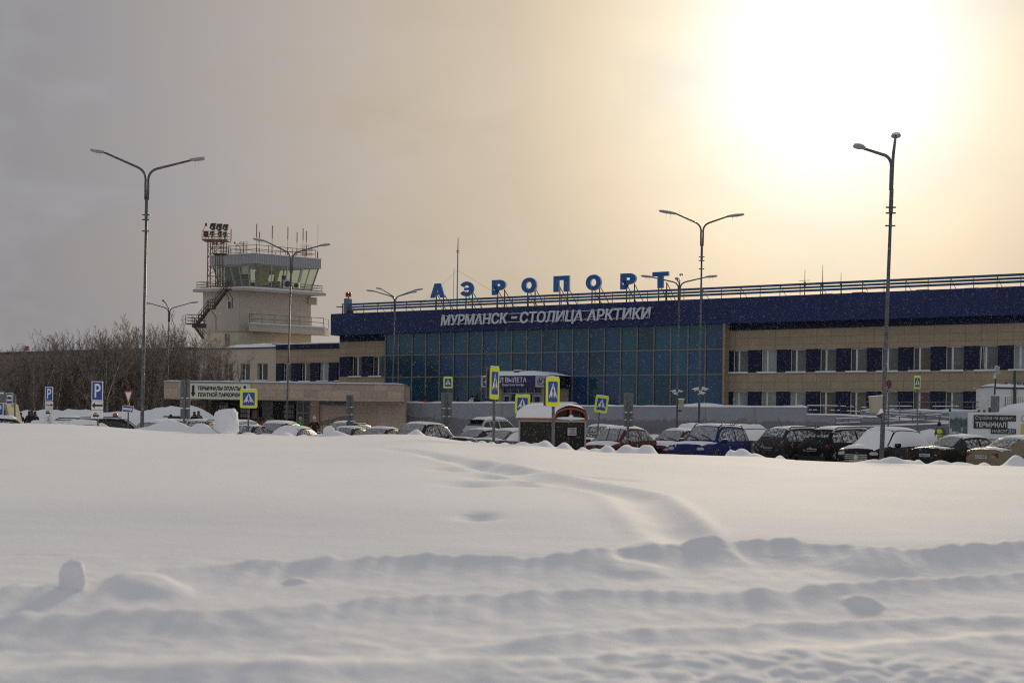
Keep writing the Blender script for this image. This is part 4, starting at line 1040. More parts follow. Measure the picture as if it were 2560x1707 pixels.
# door in the left cab face
dl = lambda t, h: (Vector((*qs[3][:2], 0)).lerp(Vector((*qs[0][:2], 0)), t) + Vector((0, -.08, zS + h)))
MB().quad([dl(.62, -.5), dl(.78, -.5), dl(.765, 1.6), dl(.605, 1.6)]).build('cab_door', mat('cab_door_paint', (.10, .11, .11), .5), tw)
MB().prism([(.585, 1.65), (.79, 1.65), (.775, 2.75), (.57, 2.75)], 0, 1, lambda a, b_, d: dl(a, b_)+Vector((-.25*0, -.12+d*.1, 0))).build('door_hood', white, tw)
# railings of deck, roof and balcony
def rail3(parent, pts, h, mids=(.33, .66), r=.04, step=1.5, mname='railing', m=None, closed=False):
    a = MB(); pts = [Vector(p) for p in pts]
    if closed: pts = pts+[pts[0]]
    up = Vector((0, 0, 1))
    for p, q in zip(pts, pts[1:]):
        for k in (1,)+tuple(mids): a.tube([p+up*h*k, q+up*h*k], r, 5)
        n = max(1, int((q-p).length/step))
        for i in range(n+1):
            w = p.lerp(q, i/n); a.tube([w, w+up*h], r, 5)
    return a.build(mname, m or rail_t, parent)
rail_t = mat('tower_rail', (.25, .20, .15), .6, snow=.05); rail_st = mat('stair_steel', (.07, .05, .04), .7)
cd = (qd[0]+qd[2])/2
q2 = [Vector((*(p+(cd-p)*.06)[:2], zD)) for p in qd]
rail3(tw, q2, .95, closed=True, mname='deck_railing')
q3 = [Vector((*(p+(ctr-p)*.10)[:2], zR1+.1)) for p in qr]
rail3(tw, q3, 1.05, mids=(.5,), closed=True, mname='roof_railing')
# balcony low on the right face
zb0 = zt_(700, 808, 173); Cbal = P(620, 808, 173.6); Cbal.z = 0
Bb = along(Cbal, RD, 811, 818); wv = Vector((.2, 2.6, 0))
qq = [rel(Cbal, 0), rel(Bb, 0), rel(Bb, 0)+wv, rel(Cbal, 0)+wv]
extr(MB(), qq, zb0-.32, zb0).build('balcony', concg, tw); extr(MB(), [p+Vector((.1, .1, 0)) for p in qq], zb0-.95, zb0-.321).build('balcony_beam', conc, tw)
extr(MB(), [p+Vector((.05, .04, 0)) for p in qq], zb0+.001, zb0+.10).build('balcony_snow', SNOW, tw)
rail3(tw, [Vector((*qq[3][:2], zb0)), Vector((*qq[0][:2], zb0))+Vector((.15, .1, 0)), Vector((*qq[1][:2], zb0))+Vector((-.15, .1, 0)), Vector((*qq[2][:2], zb0))], 1.2, mids=(.5,), mname='balcony_railing')
# side box under deck right
pr_ = along(Cb, RD, 779, 740); pr_ = rel(pr_, 0); MB().box(pr_.x-.3, pr_.x+.75, pr_.y-.6, pr_.y+.5, zD-1.4, zD-.52).build('deck_beam', conc, tw)
# small window in left face and door at roof level
fl_ = lambda px, py: along(Cb, LD, px, py)
def lface(px, py, off=.06):
    k, m = ray(px, py); p = along(Cb, LD, px, py); z = ZC-m*p.y; w = rel(p, z); return w + Vector((-.44, -.898, 0))*off
o = MB().quad([lface(568, 774), lface(578.5, 774), lface(578.5, 752), lface(568, 752)]).build('window', frame_w, tw, fix=False)
MB().quad([lface(571, 771.5, .1), lface(577.5, 771.5, .1), lface(577.5, 754, .1), lface(571, 754, .1)]).build('pane', pm_dark, o, fix=False)
o = MB().quad([lface(565, 866, .25), lface(575, 866, .25), lface(575, 834, .25), lface(565, 834, .25)]).build('door', mat('rusty_door', (.38, .34, .30), .8, col2=(.14, .05, .02), scale=1.2), tw, fix=False)
# outside stairs: two flights and landings, then a ladder down
DSt = 170.5
def sp(px, py, D=DSt): return rel(P(px, py, D))
st = MB(); hr = MB()
def flight(a, c, w=1.0):
    a, c = Vector(a), Vector(c); yv = Vector((0, w, 0))
    st.bar(a, c, .08, .22); st.bar(a+yv, c+yv, .08, .22)
    n = int(abs(c.z-a.z)/.25)
    for i in range(n):
        p = a.lerp(c, (i+.5)/n); st.box(p.x-.13, p.x+.13, p.y, p.y+w, p.z-.02, p.z+.03)
    up = Vector((0, 0, 1))
    for off in (Vector((0, 0, 0)), yv):
        for k in (.5, 1.0): hr.bar(a+off+up*k, c+off+up*k, .05)
        for i in range(6): p = a.lerp(c, i/5)+off; hr.bar(p, p+up*1.0, .05)
def landing(x0, x1, y, z, w=1.0):
    st.box(x0, x1, y, y+w, z-.12, z)
    up = 1.05
    for k in (.33, .66, 1):
        hr.bar((x0, y, z+up*k), (x1, y, z+up*k), .05)
        hr.bar((x0, y+w, z+up*k), (x1, y+w, z+up*k), .05)
    n = max(2, int((x1-x0)/.6))
    for i in range(n+1): x = x0+(x1-x0)*i/n; hr.bar((x, y, z), (x, y, z+up), .05)
p1, p2, p3 = sp(566, 722), sp(528, 770), sp(492, 808)
flight(p1, sp(531, 769)); flight(sp(521, 771), p3)
landing(sp(519, 770).x, sp(536, 770).x, p2.y, p2.z); landing(sp(464, 809).x, sp(511, 809).x, p3.y, p3.z); landing(sp(560, 723).x, sp(577, 723).x, p1.y, p1.z)
st.box(sp(480, 809).x, sp(512, 809).x, p3.y, p3.y+1.0, p3.z-.5, p3.z-.12)
flight(sp(482, 812), sp(507, 846), .7)
hr.bar(sp(528, 776), sp(540, 792), .08); hr.bar(sp(540, 792), sp(540, 826), .08)
hr.bar(sp(563, 730), sp(571, 744), .08); hr.bar(sp(571, 744), sp(570, 752), .08); hr.bar(sp(571, 730), sp(581, 745), .08); hr.bar(sp(581, 745), sp(581, 770), .08)
st.build('staircase', rail_st, tw); hr.build('stair_railing', rail_st, tw)
# caged ladder to roof
ld = MB(); xa_, xb_ = sp(548, 680, 173).x, sp(557, 680, 173).x; yl = sp(548, 680, 173).y
z0, z1 = zD, zt_(550, 634, 173)
for x in (xa_, xb_): ld.box(x-.05, x+.05, yl-.05, yl+.05, z0, z1)
for i in range(int((z1-z0)/.3)): ld.box(xa_, xb_, yl-.03, yl+.03, z0+i*.3, z0+i*.3+.05)
for x in (xa_-.45, xa_-.2, ): ld.box(x-.045, x+.045, yl+.0, yl+.1, z0, z1)
ld.box(xa_-.8, xb_+.5, yl-.4, yl+1.0, z1-.12, z1); 
ld.build('roof_ladder', rail_st, tw)
rail3(tw, [(xa_-.8, yl+1.0, z1), (xa_-.8, yl-.4, z1), (xb_+.5, yl-.4, z1), (xb_+.5, yl+1.0, z1)], 1.2, (.5,), mname='ladder_cage', m=rail_st)
# whip antennas on the roof
am_r = mat('antenna_red', (.26, .02, .03), .5); am_w = mat('antenna_white', (.55, .52, .5), .5)
for px, yt, yb in ((577, 573, 636), (641, 560, 632), (648, 580, 633), (680, 564, 637), (719, 567, 638), (742, 581, 641), (757, 571, 642), (765, 578, 643)):
    Dq = 178.0 if px != 577 else 179
    p0 = rel(P(px, yb, Dq)); p1 = rel(P(px, yt, Dq)); m = MB(); p0.z = zR1
    h = p1.z-p0.z
    m.tube([p0, p0+Vector((0, 0, h*.28))], .06, 6, 0); m.tube([p0+Vector((0, 0, h*.28)), p0+Vector((0, 0, h*.55))], .035, 6, 1); m.tube([p0+Vector((0, 0, h*.55)), p0+Vector((0, 0, h))], .06, 6, 0)
    m.build('antenna', [am_r, am_w], tw)
p0 = rel(P(794, 645, 183)); p1 = rel(P(794, 561, 183)); p0.z = zR1
m = MB(); m.tube([p0, p0+Vector((0, 0, 1.1))], .08, 6, 0); m.tube([p0+Vector((0, 0, 1.1)), Vector((p0.x, p0.y, p1.z))], .03, 5, 1); m.build('antenna', [am_r, am_w], tw)
def grid_dish(px, py, w, h, D, nm='grid_aerial'):
    c = rel(P(px, py, D)); m = MB()
    for i in range(7): x = c.x-w/2+w*i/6; m.bar((x, c.y, c.z-h/2), (x, c.y, c.z+h/2), .03)
    for i in range(7): z = c.z-h/2+h*i/6; m.bar((c.x-w/2, c.y, z), (c.x+w/2, c.y, z), .03)
    m.bar((c.x, c.y+.1, zR1), (c.x, c.y+.1, c.z+h/2), .12)
    m.build(nm, rail_t, tw)
grid_dish(609, 619, 1.1, 1.4, 177.5); grid_dish(766, 627, 1.4, 1.4, 178.5)
c = rel(P(600, 620, 176.5)); m = MB()
m.tube([c+Vector((.5*cos(t*pi/6), 0, .6*sin(t*pi/6))) for t in range(13)], .035, 5); m.bar(c+Vector((-.6, -.2, .5)), c+Vector((.1, 0, 0)), .06); m.ell(c+Vector((-.65, -.2, .62)), (.12, .12, .15), 8, 6); m.build('dish_aerial', rail_t, tw)
for px, py in ((719, 710), (741, 712)):
    c = rel(P(px, py, 174.5)); m = MB(); r = .5 if px == 719 else .35
    m.box(c.x-r, c.x+r, c.y-.15, c.y+.2, zD+.1, zD+.1+r*2); o = m.build('air_conditioner', mat('ac_white', (.5, .5, .48), .5), tw)
    MB().prism([(c.x+r*.75*cos(t*pi/8), zD+.1+r+r*.75*sin(t*pi/8)) for t in range(16)], -.16, -.2, lambda a, b_, d: (a, c.y+d, b_)).build('fan', steel_d, o)

# ------------------------------------------------------------------ floodlight mast beside the tower
DM = 181.0
c0 = P(537, 700, DM); fm_ = thing('floodlight_mast', 'rust-red lattice mast carrying a platform of six floodlights left of the tower cab', 'mast', (c0.x, DM, 0))
def mp_(px, py): w = P(px, py, DM); return w.x-c0.x, w.z
lat = MB(); rust = mat('lattice_rust', (.17, .085, .06), .7, var=.3, scale=1.5, snow=.03)
xl_, zp = mp_(520, 601); xr_, _ = mp_(553, 601); dpt = xr_-xl_
legs = [(xl_, 0), (xr_, 0), (xr_, dpt), (xl_, dpt)]
for x, y in legs: lat.bar((x, y, 0), (x, y, zp), .13)
z = 8.0; k = 0
while z < zp-.6:
    for i in range(4):
        a, c = legs[i], legs[(i+1) % 4]
        if k % 2: a, c = c, a
        lat.bar((a[0], a[1], z), (c[0], c[1], min(zp, z+1.25)), .06); lat.bar((a[0], a[1], z), (c[0], c[1], z), .06)
    z += 1.25; k += 1
lat.build('lattice', rust, fm_)
xa, xb = mp_(506, 600)[0], mp_(569, 600)[0]
MB().box(xa, xb, -.3, dpt+.3, zp, zp+.15).build('platform', rust, fm_)
m = MB(); 
for k in (.4, .75, 1.15):
    for y in (-.3, dpt+.3): m.bar((xa, y, zp+k), (xb, y, zp+k), .05)
    for x in (xa, xb): m.bar((x, -.3, zp+k), (x, dpt+.3, zp+k), .05)
for i in range(9): 
    x = xa+(xb-xa)*i/8
    for y in (-.3, dpt+.3): m.bar((x, y, zp), (x, y, zp+1.15), .05)
m.build('platform_railing', rail_t, fm_)
MB().box(xa+.15, mp_(522, 590)[0], -.15, .8, zp+.5, zp+1.2).build('control_box', mat('box_rust', (.11, .04, .03), .7), fm_)
fd = mat('floodlight_shell', (.04, .04, .04), .5)
fg = mat('floodlight_glass', (.40, .40, .38), .2)
for px, py, r in ((533, 568, .44), (549, 569.5, .44), (564.5, 570, .40), (531, 585, .30), (551, 586, .30), (563, 587, .28)):
    x, z = mp_(px, py)
    MB().prism([(x-r*.9, z-r*.5), (x-r*.5, z+r), (x+r*1.05, z+r*1.05), (x+r*.75, z-r*.4), (x+r*.3, z-r*.9), (x-r*.35, z-r*.9)], -.5, .1, lambda a, b_, d: (a, d, b_)).build('floodlight', fd, fm_)
    MB().prism([(x-r*.45, z-r*.6), (x-r*.1, z+r*.3), (x+r*.3, z-r*.6)], -.56, -.501, lambda a, b_, d: (a, d, b_)).build('lens', fg, fm_.children[-1])
    MB().bar((x, -.1, zp+.1), (x, -.1, z-r*.4), .06).build('bracket', rail_t, fm_.children[-1])
x, z = mp_(514, 561); m = MB(); m.bar((x-.45, .2, zp+1.1), (x, .2, z), .06); m.ell((x, .2, z), (.16, .16, .25), 8, 6, 1); m.build('beacon', [rail_t, redl], fm_)
for px in (533, 541):
    x, z = mp_(px, 609); MB().ell((x, .1, z), (.17, .17, .22), 8, 6).build('red_lamp', redl, fm_)

# ------------------------------------------------------------------ bare trees
bark = mat('bark_brown', (.13, .095, .075), .85, var=.4, scale=6, snow=.03, snow_scale=4); bark_w = mat('bark_birch', (.40, .37, .34), .85, col2=(.05, .04, .035), scale=7, fac=(.5, .62)); twig_m = mat('twigs', (.225, .165, .125), .8, var=.4, scale=4, snow=.05, snow_scale=2.5)
snowtwig = mat('twig_snow', (.42, .41, .41), .85)
def tree_meshes(seed, H=8.0, stems=4, spread=1.6, birch=.3):
    rnd = random.Random(seed); tr = MB(); tg = MB()
    def branch(p, d, L, r, lev):
        n = 5 if lev < 2 else 3; pts = [p]; q = p.copy(); dd = d.copy()
        for i in range(n):
            dd = (dd + Vector((rnd.gauss(0, .13), rnd.gauss(0, .13), .07 if lev else .03))).normalized(); q = q+dd*(L/n); pts.append(q.copy())
        mb = tr if lev < 1 else tg
        mb.tube(pts, [r*(1-.75*i/n) for i in range(n+1)], 5 if lev == 0 else 3, mi=(1 if (lev == 0 and rnd.random() < birch) else (1 if lev > 1 and rnd.random() < .16 else 0)), cap=False)
        if lev >= 3: return
        m = (14, 8, 4)[lev] + rnd.randint(0, 3)
        for i in range(m):
            t = rnd.uniform(.22 if lev == 0 else .15, 1.0); k = min(n-1, int(t*n)); b = pts[k].lerp(pts[k+1], t*n-k)
            axis = (pts[k+1]-pts[k]).normalized(); o = axis.orthogonal().normalized(); o.rotate(Matrix.Rotation(rnd.uniform(0, 2*pi), 3, axis))
            a = rnd.uniform(.35, .8) if lev == 0 else rnd.uniform(.4, 1.05); nd = (axis*cos(a)+o*sin(a)); nd.z += .25; nd.normalize()
            branch(b, nd, L*rnd.uniform(.24, .44)*(1-.35*t), max(.011, r*(1-.7*t)*.5), lev+1)
    for s_ in range(stems):
        a = rnd.uniform(0, 2*pi); k = rnd.uniform(.05, .32)
        branch(Vector((cos(a)*.25*stems**.5, sin(a)*.25*stems**.5, -.1)), Vector((cos(a)*k, sin(a)*k, 1)).normalized(), H*rnd.uniform(.72, .98), rnd.uniform(.055, .105), 0)
    zm = max(v.z for v in tg.v)
    for v in tr.v+tg.v: v.z *= H/zm; v.x *= .85; v.y *= .85
    return tr.mesh('trunk', [bark, bark_w], True, fix=False), tg.mesh('crown', [twig_m, snowtwig], False, fix=False)
TREES = [tree_meshes(100+i, 8.0, st, 1.6, bi) for i, (st, bi) in enumerate(((4, .5), (3, .7), (5, .4), (2, .8), (6, .35), (3, .4)))]
TOPS = [(-80, 872), (0, 866), (40, 856), (101, 836), (150, 848), (195, 816), (229, 816), (290, 815), (340, 826), (382, 792), (411, 788), (453, 808), (488, 824), (530, 842), (567, 856)]
random.seed(21)
TL = [('bare brown shrubby tree in the dense row before the long dark wing', 'trees before the long wing')]
protos = []
for tr, tg in TREES:
    t = thing('bare_tree', TL[0][0], 'tree', (0, 0, -50), 0, TL[0][1]); lnk('trunk', tr, t); lnk('crown', tg, t); protos.append([t, False])
spots = []
px = -70
while px < 560: spots.append(px); px += random.uniform(7.0, 12.5)
for i, px in enumerate(spots):
    D = random.uniform(124, 137) if px < 420 else random.uniform(126, 133)
    top = P(px, interp(TOPS, px)+random.uniform(-4, 34 if px < 520 else 12), D); h = max(3.0, top.z)
    k = i % 6; loc = (top.x, D, 0); s_ = h/8.0
    lab = TL[0][0]
    if not protos[k][1]:
        t = protos[k][0]; t.location = loc; t.rotation_euler = (0, 0, random.uniform(0, 6.28)); t.scale = (s_*.95, s_*.95, s_); protos[k][1] = True
    else: t = dup(protos[k][0], loc, random.uniform(0, 6.28), lab, None, (s_*random.uniform(.8, 1.1),)*2+(s_,))
    t['category'] = 'tree'
    if i == len(spots)-1: t['label'] = 'rightmost bare tree spreading in front of the beige office block'; del t['group']
    if abs(px-403) < 6 and 'tall' not in globals():
        tall = 1; t['label'] = 'tallest bare tree of the row, just left of the tower stairs'; del t['group']
        s_ = P(px, 788, D).z/8.0; t.scale = (s_, s_, s_*1.05)
# ------------------------------------------------------------------ street lamps
lampm = mat('lamp_shell', (.30, .31, .33), .5, .2, snow=.12)
iron = mat('lamp_pole_paint', (.10, .102, .115), .5, .4, .35, 7, snow=.10, snow_scale=12)
icem = mat('icicle', (.6, .62, .65), .2)
def lamp(label, base_px, base_y, top_px, fork_y, D, heads, r0=.10, group='street lamps', collar=(0.12, .16), ice=True, baseZ=0.0):
    """heads: list of (px, py, length m, towards viewer m) of the lantern centres"""
    k, m = ray(base_px, base_y); B = Vector((k*D, D, baseZ)); Tp = P(top_px, fork_y, D)
    lean = (Tp - Vector((B.x, D, P(base_px, base_y, D).z))); t = thing('street_lamp', label, 'street lamp', B, 0, group)
    bz = P(base_px, base_y, D).z; dirx = (Tp.x-B.x)/(Tp.z-bz); top = Vector(((Tp.z-0)*dirx*1.0, 0, Tp.z)); foot = Vector((-(bz)*dirx, 0, 0))
    top = Vector((Tp.x-B.x, 0, Tp.z))
    H = Tp.z
    def at(z): return foot + (top-foot)*(z/H)
    MB().tube([foot, at(H*.3), at(H-1.9)], [r0, r0*.82, r0*.62], 10).build('pole', iron, t, smooth=True)
    m = MB()
    m.tube([at(H-1.95), at(H-1.1)], [r0*.85, r0*.8], 10)
    for z in (H-1.95, H-1.75, H-2.4): 
        c = at(z); m.box(c.x-r0*1.9, c.x+r0*1.9, -r0*.6, r0*.6, z-.02, z+.02)
    m.build('collar', iron, t)
    for i, (hx_, hy_, ln, dep, *fat) in enumerate(heads):
        fat = fat[0] if fat else 1.0
        Hd = P(hx_, hy_, D+dep) - B; sgn = 1 if Hd.x > top.x else -1
        dv = Vector((Hd.x-top.x, Hd.y, 0)); L_ = dv.length; dh = dv.normalized()
        rise = Hd.z-top.z; pts = [at(H-1.15)+dh*.05]
        e = top + dh*min(.38, L_*.25)+Vector((0, 0, rise*min(.38, L_*.25)/L_))
        for s in range(7):
            q = s/6; a = at(H-.5)+dh*.06; c = top+Vector((0, 0, -.04)); pts.append(a*(1-q)**2+c*2*q*(1-q)+e*q*q)
        tip = Vector((Hd.x, Hd.y, Hd.z-.03))-dh*ln*.4
        pts.append(tip)
        MB().tube(pts, [r0*.62]*8+[r0*.5], 8).build('arm', iron, t, smooth=True)
        sl = atan2(rise, L_)*.45
        M = Matrix.Translation(Hd) @ Matrix.Rotation(atan2(dh.y, dh.x), 4, 'Z') @ Matrix.Rotation(-sl, 4, 'Y')
        hm_ = MB(); hm_.ell((0, 0, 0), (ln/2, .13*fat, .065*fat), 14, 8, 0, M, .8); hm_.box(-ln*.5, -ln*.38, -.06, .06, -.05, .05, 0, M)
        h = hm_.build('lantern', lampm, t, smooth=True)
        s = MB(); s.ell((0.02, 0, .055*fat), (ln*.46, .115*fat, .04*fat), 12, 6, 0, M); s.build('lantern_snow', SNOW, h, smooth=True)
        if ice:
            s = MB()
            for q in (-.2, .05): c = M @ Vector((q*ln, 0, -.06)); s.tube([c, c+Vector((.01, 0, -.22+q*.3))], [.010, .002], 5)
            s.build('icicle', icem, h)
    return t, B, at
lamp('tall double-armed street lamp at left behind the give way sign', 355, 1069, 368, 428, 56, [(243, 378.5, .62, .3), (494.5, 398.5, .6, -.2)], .08)
l2, B2, _ = lamp('double-armed street lamp in front of the control tower', 716, 1070, 729, 634, 85, [(647, 600, .75, 0), (813, 612.5, .65, 0)], .072)
lamp('short-armed lamp post behind the bare trees and the stone pavilion', 418, 1040, 423, 772, 124, [(369, 758, .7, 0), (486, 756, .7, .2), (409, 752, .6, -1.5)], .07, ice=False)
l4, B4, at4 = lamp('four-armed street lamp at the left end of the glass hall', 979.5, 1066, 987.5, 743, 118, [(926, 727, .75, .3), (946, 721, .75, 2.2), (1047, 724, .75, .3), (1035, 730, .65, -1.5)], .075, ice=False)
l5, B5, at5 = lamp('double-armed street lamp rising past the right side of the glass hall', 1747, 1078, 1755.5, 562, 76, [(1668, 531, .95, 0), (1840, 539, .95, 0)], .08)
l6, B6, at6 = lamp('four-armed street lamp just right of the last blue roof letter', 1692, 1066, 1698.5, 708, 90, [(1617, 691.5, .8, 0), (1779, 691.5, .8, 0), (1692, 697, .4, -2.0), (1703, 687, .42, 2.4)], .075)
l7, B7, at7 = lamp('nearest street lamp at right with one side arm and one upright arm', 2204, 1142, 2232, 395, 49.5, [(2148, 367.5, .5, -.9, 1.15), (2240, 340, .5, 1.6, 1.35)], .09, ice=False)
# cameras on the posts and electric boxes
camw = mat('camera_white', (.55, .55, .55), .4)
def cctv(px, py, D, dx, label, big=1.0):
    c = P(px, py, D); t = thing('security_camera', label, 'camera', c, 0, 'security cameras on lamp posts')
    M = Matrix.Rotation(-.35 if dx > 0 else pi+.35, 4, 'Z') @ Matrix.Rotation(.3, 4, 'Y')
    MB().box(-.05, .28*big, -.07*big, .07*big, -.06*big, .06*big, 0, M).box(.28*big, .30*big, -.05*big, .05*big, -.045*big, .045*big, 1, M).build('housing', [camw, black], t)
    MB().box(-.06, .33*big, -.09*big, .09*big, .062*big, .085*big, 0, M).build('sun_shield', SNOW, t)
    MB().tube([(0, 0, -.05), (-.12*(1 if dx > 0 else -1), 0.02, -.12)], .025, 6).build('bracket', camw, t)
for px, py, D, dx, lab, b in ((1744, 972, 75.7, -1, 'white camera on the left of the lamp post by the glass hall corner', .95), (1757, 971, 75.7, 1, 'white camera on the right of the lamp post by the glass hall corner', .95), (1750, 981, 75.6, 1, 'lowest forward-facing white camera on the lamp post by the glass hall corner', .9),
                         (1687, 977, 89.6, -1, 'left camera of the cluster on the four-armed lamp before the glass', .8), (1698, 977, 89.6, 1, 'right camera of the cluster on the four-armed lamp before the glass', .8), (1691, 983, 89.5, -1, 'lower camera of the cluster on the four-armed lamp before the glass', .7),
                         (979, 988, 117.7, -1, 'left camera on the lamp at the left end of the glass hall', 1.0), (985, 983, 117.7, 1, 'right camera on the lamp at the left end of the glass hall', 1.0)):
    cctv(px, py, D, dx, lab, b)
box_c = mat('box_beige', (.36, .33, .24), .55, var=.05)
a, c = P(2173, 1032, 49.1), P(2203, 990, 49.1)
eb = thing('electric_box', 'large beige snow-topped box hanging on the near lamp post', 'electric box', ((a.x+c.x)/2, 49.1, a.z))
w, h = (c.x-a.x), c.z-a.z
MB().prism([(-w*.38, 0), (w*.48, 0), (w*.5, h), (-w*.5, h*.93)], -.2, .12, lambda x, z, y: (x, y, z)).build('cabinet', box_c, eb)
MB().prism([(-w*.52, h*.94), (w*.5, h*1.01), (w*.5, h*1.06), (-w*.48, h*1.0)], -.24, .14, lambda x, z, y: (x, y, z)).build('snow_cap', SNOW, eb)
MB().prism([(w*.02, -.06), (w*.52, .02), (w*.42, .16), (w*.3, .16)], -.3, -.05, lambda x, z, y: (x, y, z)).build('bracket_box', [SNOW], eb); MB().bar((w*.1, -.1, -.08), (w*.5, -.1, -.16), .06).build('bracket', steel_d, eb)
a, c = P(1697, 1019, 89.5), P(1709, 999, 89.5)
eb = thing('electric_box', 'small beige box strapped to the four-armed lamp post', 'electric box', ((a.x+c.x)/2, 89.5, a.z)); w, h = c.x-a.x, c.z-a.z
MB().box(-w/2, w/2, -.15, .15, 0, h).build('cabinet', box_c, eb); MB().box(-w/2-.03, w/2+.03, -.18, .18, h, h+.08).build('snow_cap', SNOW, eb); MB().box(-w*.7, w*.1, -.1, .1, -.25, -.15).build('bracket', steel_d, eb)

# ------------------------------------------------------------------ road signs
def rrect(x0, x1, z0, z1, r, n=4):
    pts = []
    for cx, cz, a0 in ((x1-r, z1-r, 0), (x0+r, z1-r, 90), (x0+r, z0+r, 180), (x1-r, z0+r, 270)):
        for i in range(n+1): t = radians(a0+90*i/n); pts.append((cx+r*cos(t), cz+r*sin(t)))
    return pts
WALK = [(-.02, .30), (.045, .285), (.075, .20), (.16, .08), (.19, .0), (.165, -.02), (.12, .05), (.055, .12), (.06, .0), (.10, -.13), (.155, -.30), (.20, -.33), (.20, -.36), (.12, -.36), (.045, -.17), (-.005, -.06), (-.04, -.18), (-.10, -.27), (-.20, -.36), (-.26, -.34), (-.14, -.24), (-.09, -.15), (-.07, .02), (-.075, .12), (-.13, .06), (-.15, -.05), (-.18, -.04), (-.16, .10), (-.09, .22)]
def ped_panel(t, w, h, M, nm='panel'):
    """yellow-bordered pedestrian crossing plate, w x h, centred, facing -y, with snow on top"""
    def at(d): return lambda a, b, dd: M @ Vector((a, -d-dd, b))
    MB().prism(rrect(-w/2, w/2, -h/2, h/2, .07), 0, .035, lambda a, b, d: M @ Vector((a, d, b))).build('backing', sign_g, t)
    o = MB().prism(rrect(-w/2, w/2, -h/2, h/2, .07), .001, .006, at(0)).build('yellow_border', sign_y, t)
    a, b = w*.36, h*.36
    MB().prism(rrect(-a, a, -b, b, .03), 0, .004, at(.008)).build('white_edge', sign_w, o)
    a, b = w*.345, h*.35
    MB().prism(rrect(-a, a, -b, b, .025), 0, .004, at(.014)).build('blue_field', sign_b, o)
    MB().prism([(0, b*.88), (-a*.90, -b*.58), (a*.90, -b*.58)], 0, .004, at(.020)).build('white_triangle', sign_w, o)
    m = MB(); s = a*1.45
    m.prism([(x*s*.78, z*b*1.5-b*.05) for x, z in WALK], 0, .004, at(.026))
    m.prism([(a*.04*0+.055*s*cos(q*pi/6)-.0*s, b*.52+.065*b*1.6*sin(q*pi/6)) for q in range(12)], 0, .004, at(.026))
    for x in (-.62, -.2, .2, .62):
        m.prism([(a*(x-.13), -b*.57), (a*(x+.13), -b*.57), (a*(x*.82+.08), -b*.40), (a*(x*.82-.08), -b*.40)], 0, .003, at(.0255))
    m.build('walking_figure', black, o)
    s = MB(); rows = []
    for i in range(9): x = -w*.46+w*.92*i/8; hh = .02+.035*abs(noise.noise(Vector((x*4, w*9, 0)))); rows.append([M @ Vector((x, y, h/2+(hh if abs(y-.015) < .02 else 0))) for y in (-.01, .005, .025, .035)])
    s.grid(rows).build('snow_cap', SNOW, t)
def post(t, px0, y0, px1, y1, D, r=.035, base=None, z0=0.0):
    a, c = P(px0, y0, D), P(px1, y1, D)
    k = (c.x-a.x)/(c.z-a.z); foot = Vector((a.x-k*(a.z-z0), D+.05, z0)) - base
    MB().tube([foot, Vector((c.x, D+.05, c.z))-base], r, 8).build('post', steel, t, smooth=True)
def sign_root(nm, label, cat, px, py, D, group=None):
    p = P(px, py, D); return thing(nm, label, cat, (p.x, D, 0), 0, group), Vector((p.x, D, 0))
def ped_sign(label, x0, x1, y0, y1, D, rz, tilt=0.0, pole=None, post_r=.035, rh=None, twin=False):
    """rz: turn of the plate about the vertical; real plate width follows from its foreshortened width"""
    t, base = sign_root('crossing_sign', label, 'road sign', (x0+x1)/2, (y0+y1)/2, D, 'yellow-bordered crossing signs')
    c = P((x0+x1)/2, (y0+y1)/2, D); w = (x1-x0)/F*D/max(.2, cos(rz)); h = (y1-y0)/F*D
    M = Matrix.Translation(c-base) @ Matrix.Rotation(tilt, 4, 'Y') @ Matrix.Rotation(rz, 4, 'Z')
    ped_panel(t, w, h, M)
    if twin:
        M2 = Matrix.Translation(c-base) @ Matrix.Rotation(tilt, 4, 'Y') @ Matrix.Rotation(rz, 4, 'Z')
        MB().box(-w/2, w/2, .12, .15, -h/2+.02, h/2-.02, 0, M2).build('rear_plate', sign_g, t)
    if pole: post(t, *pole, D+.06, post_r, base)
    return t
ped_sign('large yellow crossing sign beside the tall snow block at left', 600.5, 643, 973.5, 1020, 60, .12, 0, (620, 1075, 621, 985))
ped_sign('small distant yellow crossing sign above a grey sign back before the glass hall', 1108.5, 1131.5, 942, 970.5, 97, .1, 0, (1119, 1062, 1120, 950))
ped_sign('tall narrow yellow crossing sign seen at a slant, highest of the group', 1225, 1247.5, 917, 998, 40.5, .88, .012, (1234, 1112, 1236, 930), .045, twin=True)
ped_sign('squarish yellow crossing sign half hidden behind the kiosk roof', 1287.5, 1325, 987, 1033, 62, -.25, .02, (1306, 1060, 1306, 995))
ped_sign('tall yellow crossing sign on the post directly before the kiosk', 1364.5, 1399, 942.5, 1016, 43.5, .5, .0, (1383, 1116, 1383.5, 955), .05, twin=True)
ped_sign('tilted yellow crossing sign leaning right beside the red hatchback', 1487, 1520, 989, 1031.5, 66, .15, .13, (1494, 1085, 1501, 1000))
ped_sign('small yellow crossing sign high before the brown office wing at right', 2283, 2303, 940, 972, 88, .45, .01, (2294, 1075, 2293, 950))
def plate(t, base, x0, x1, y0, y1, D, m, d0=0.0, nm='plate', edge=None, r=.03, M=None):
    a, c = P(x0, y1, D), P(x1, y0, D); a -= base; c -= base
    fn = lambda x, z, d: Vector((x, -d0-d, z))
    o = MB().prism(rrect(a.x, c.x, a.z, c.z, r), 0, .02, fn).build(nm, m, t)
    return o, a, c
def glyph(o, poly, d, m, nm, a, c):
    w, h = c.x-a.x, c.z-a.z
    return MB().prism([(a.x+w*x, a.z+h*z) for x, z in poly], 0, .005, lambda x, z, dd: Vector((x, -d-dd, z))).build(nm, m, o)
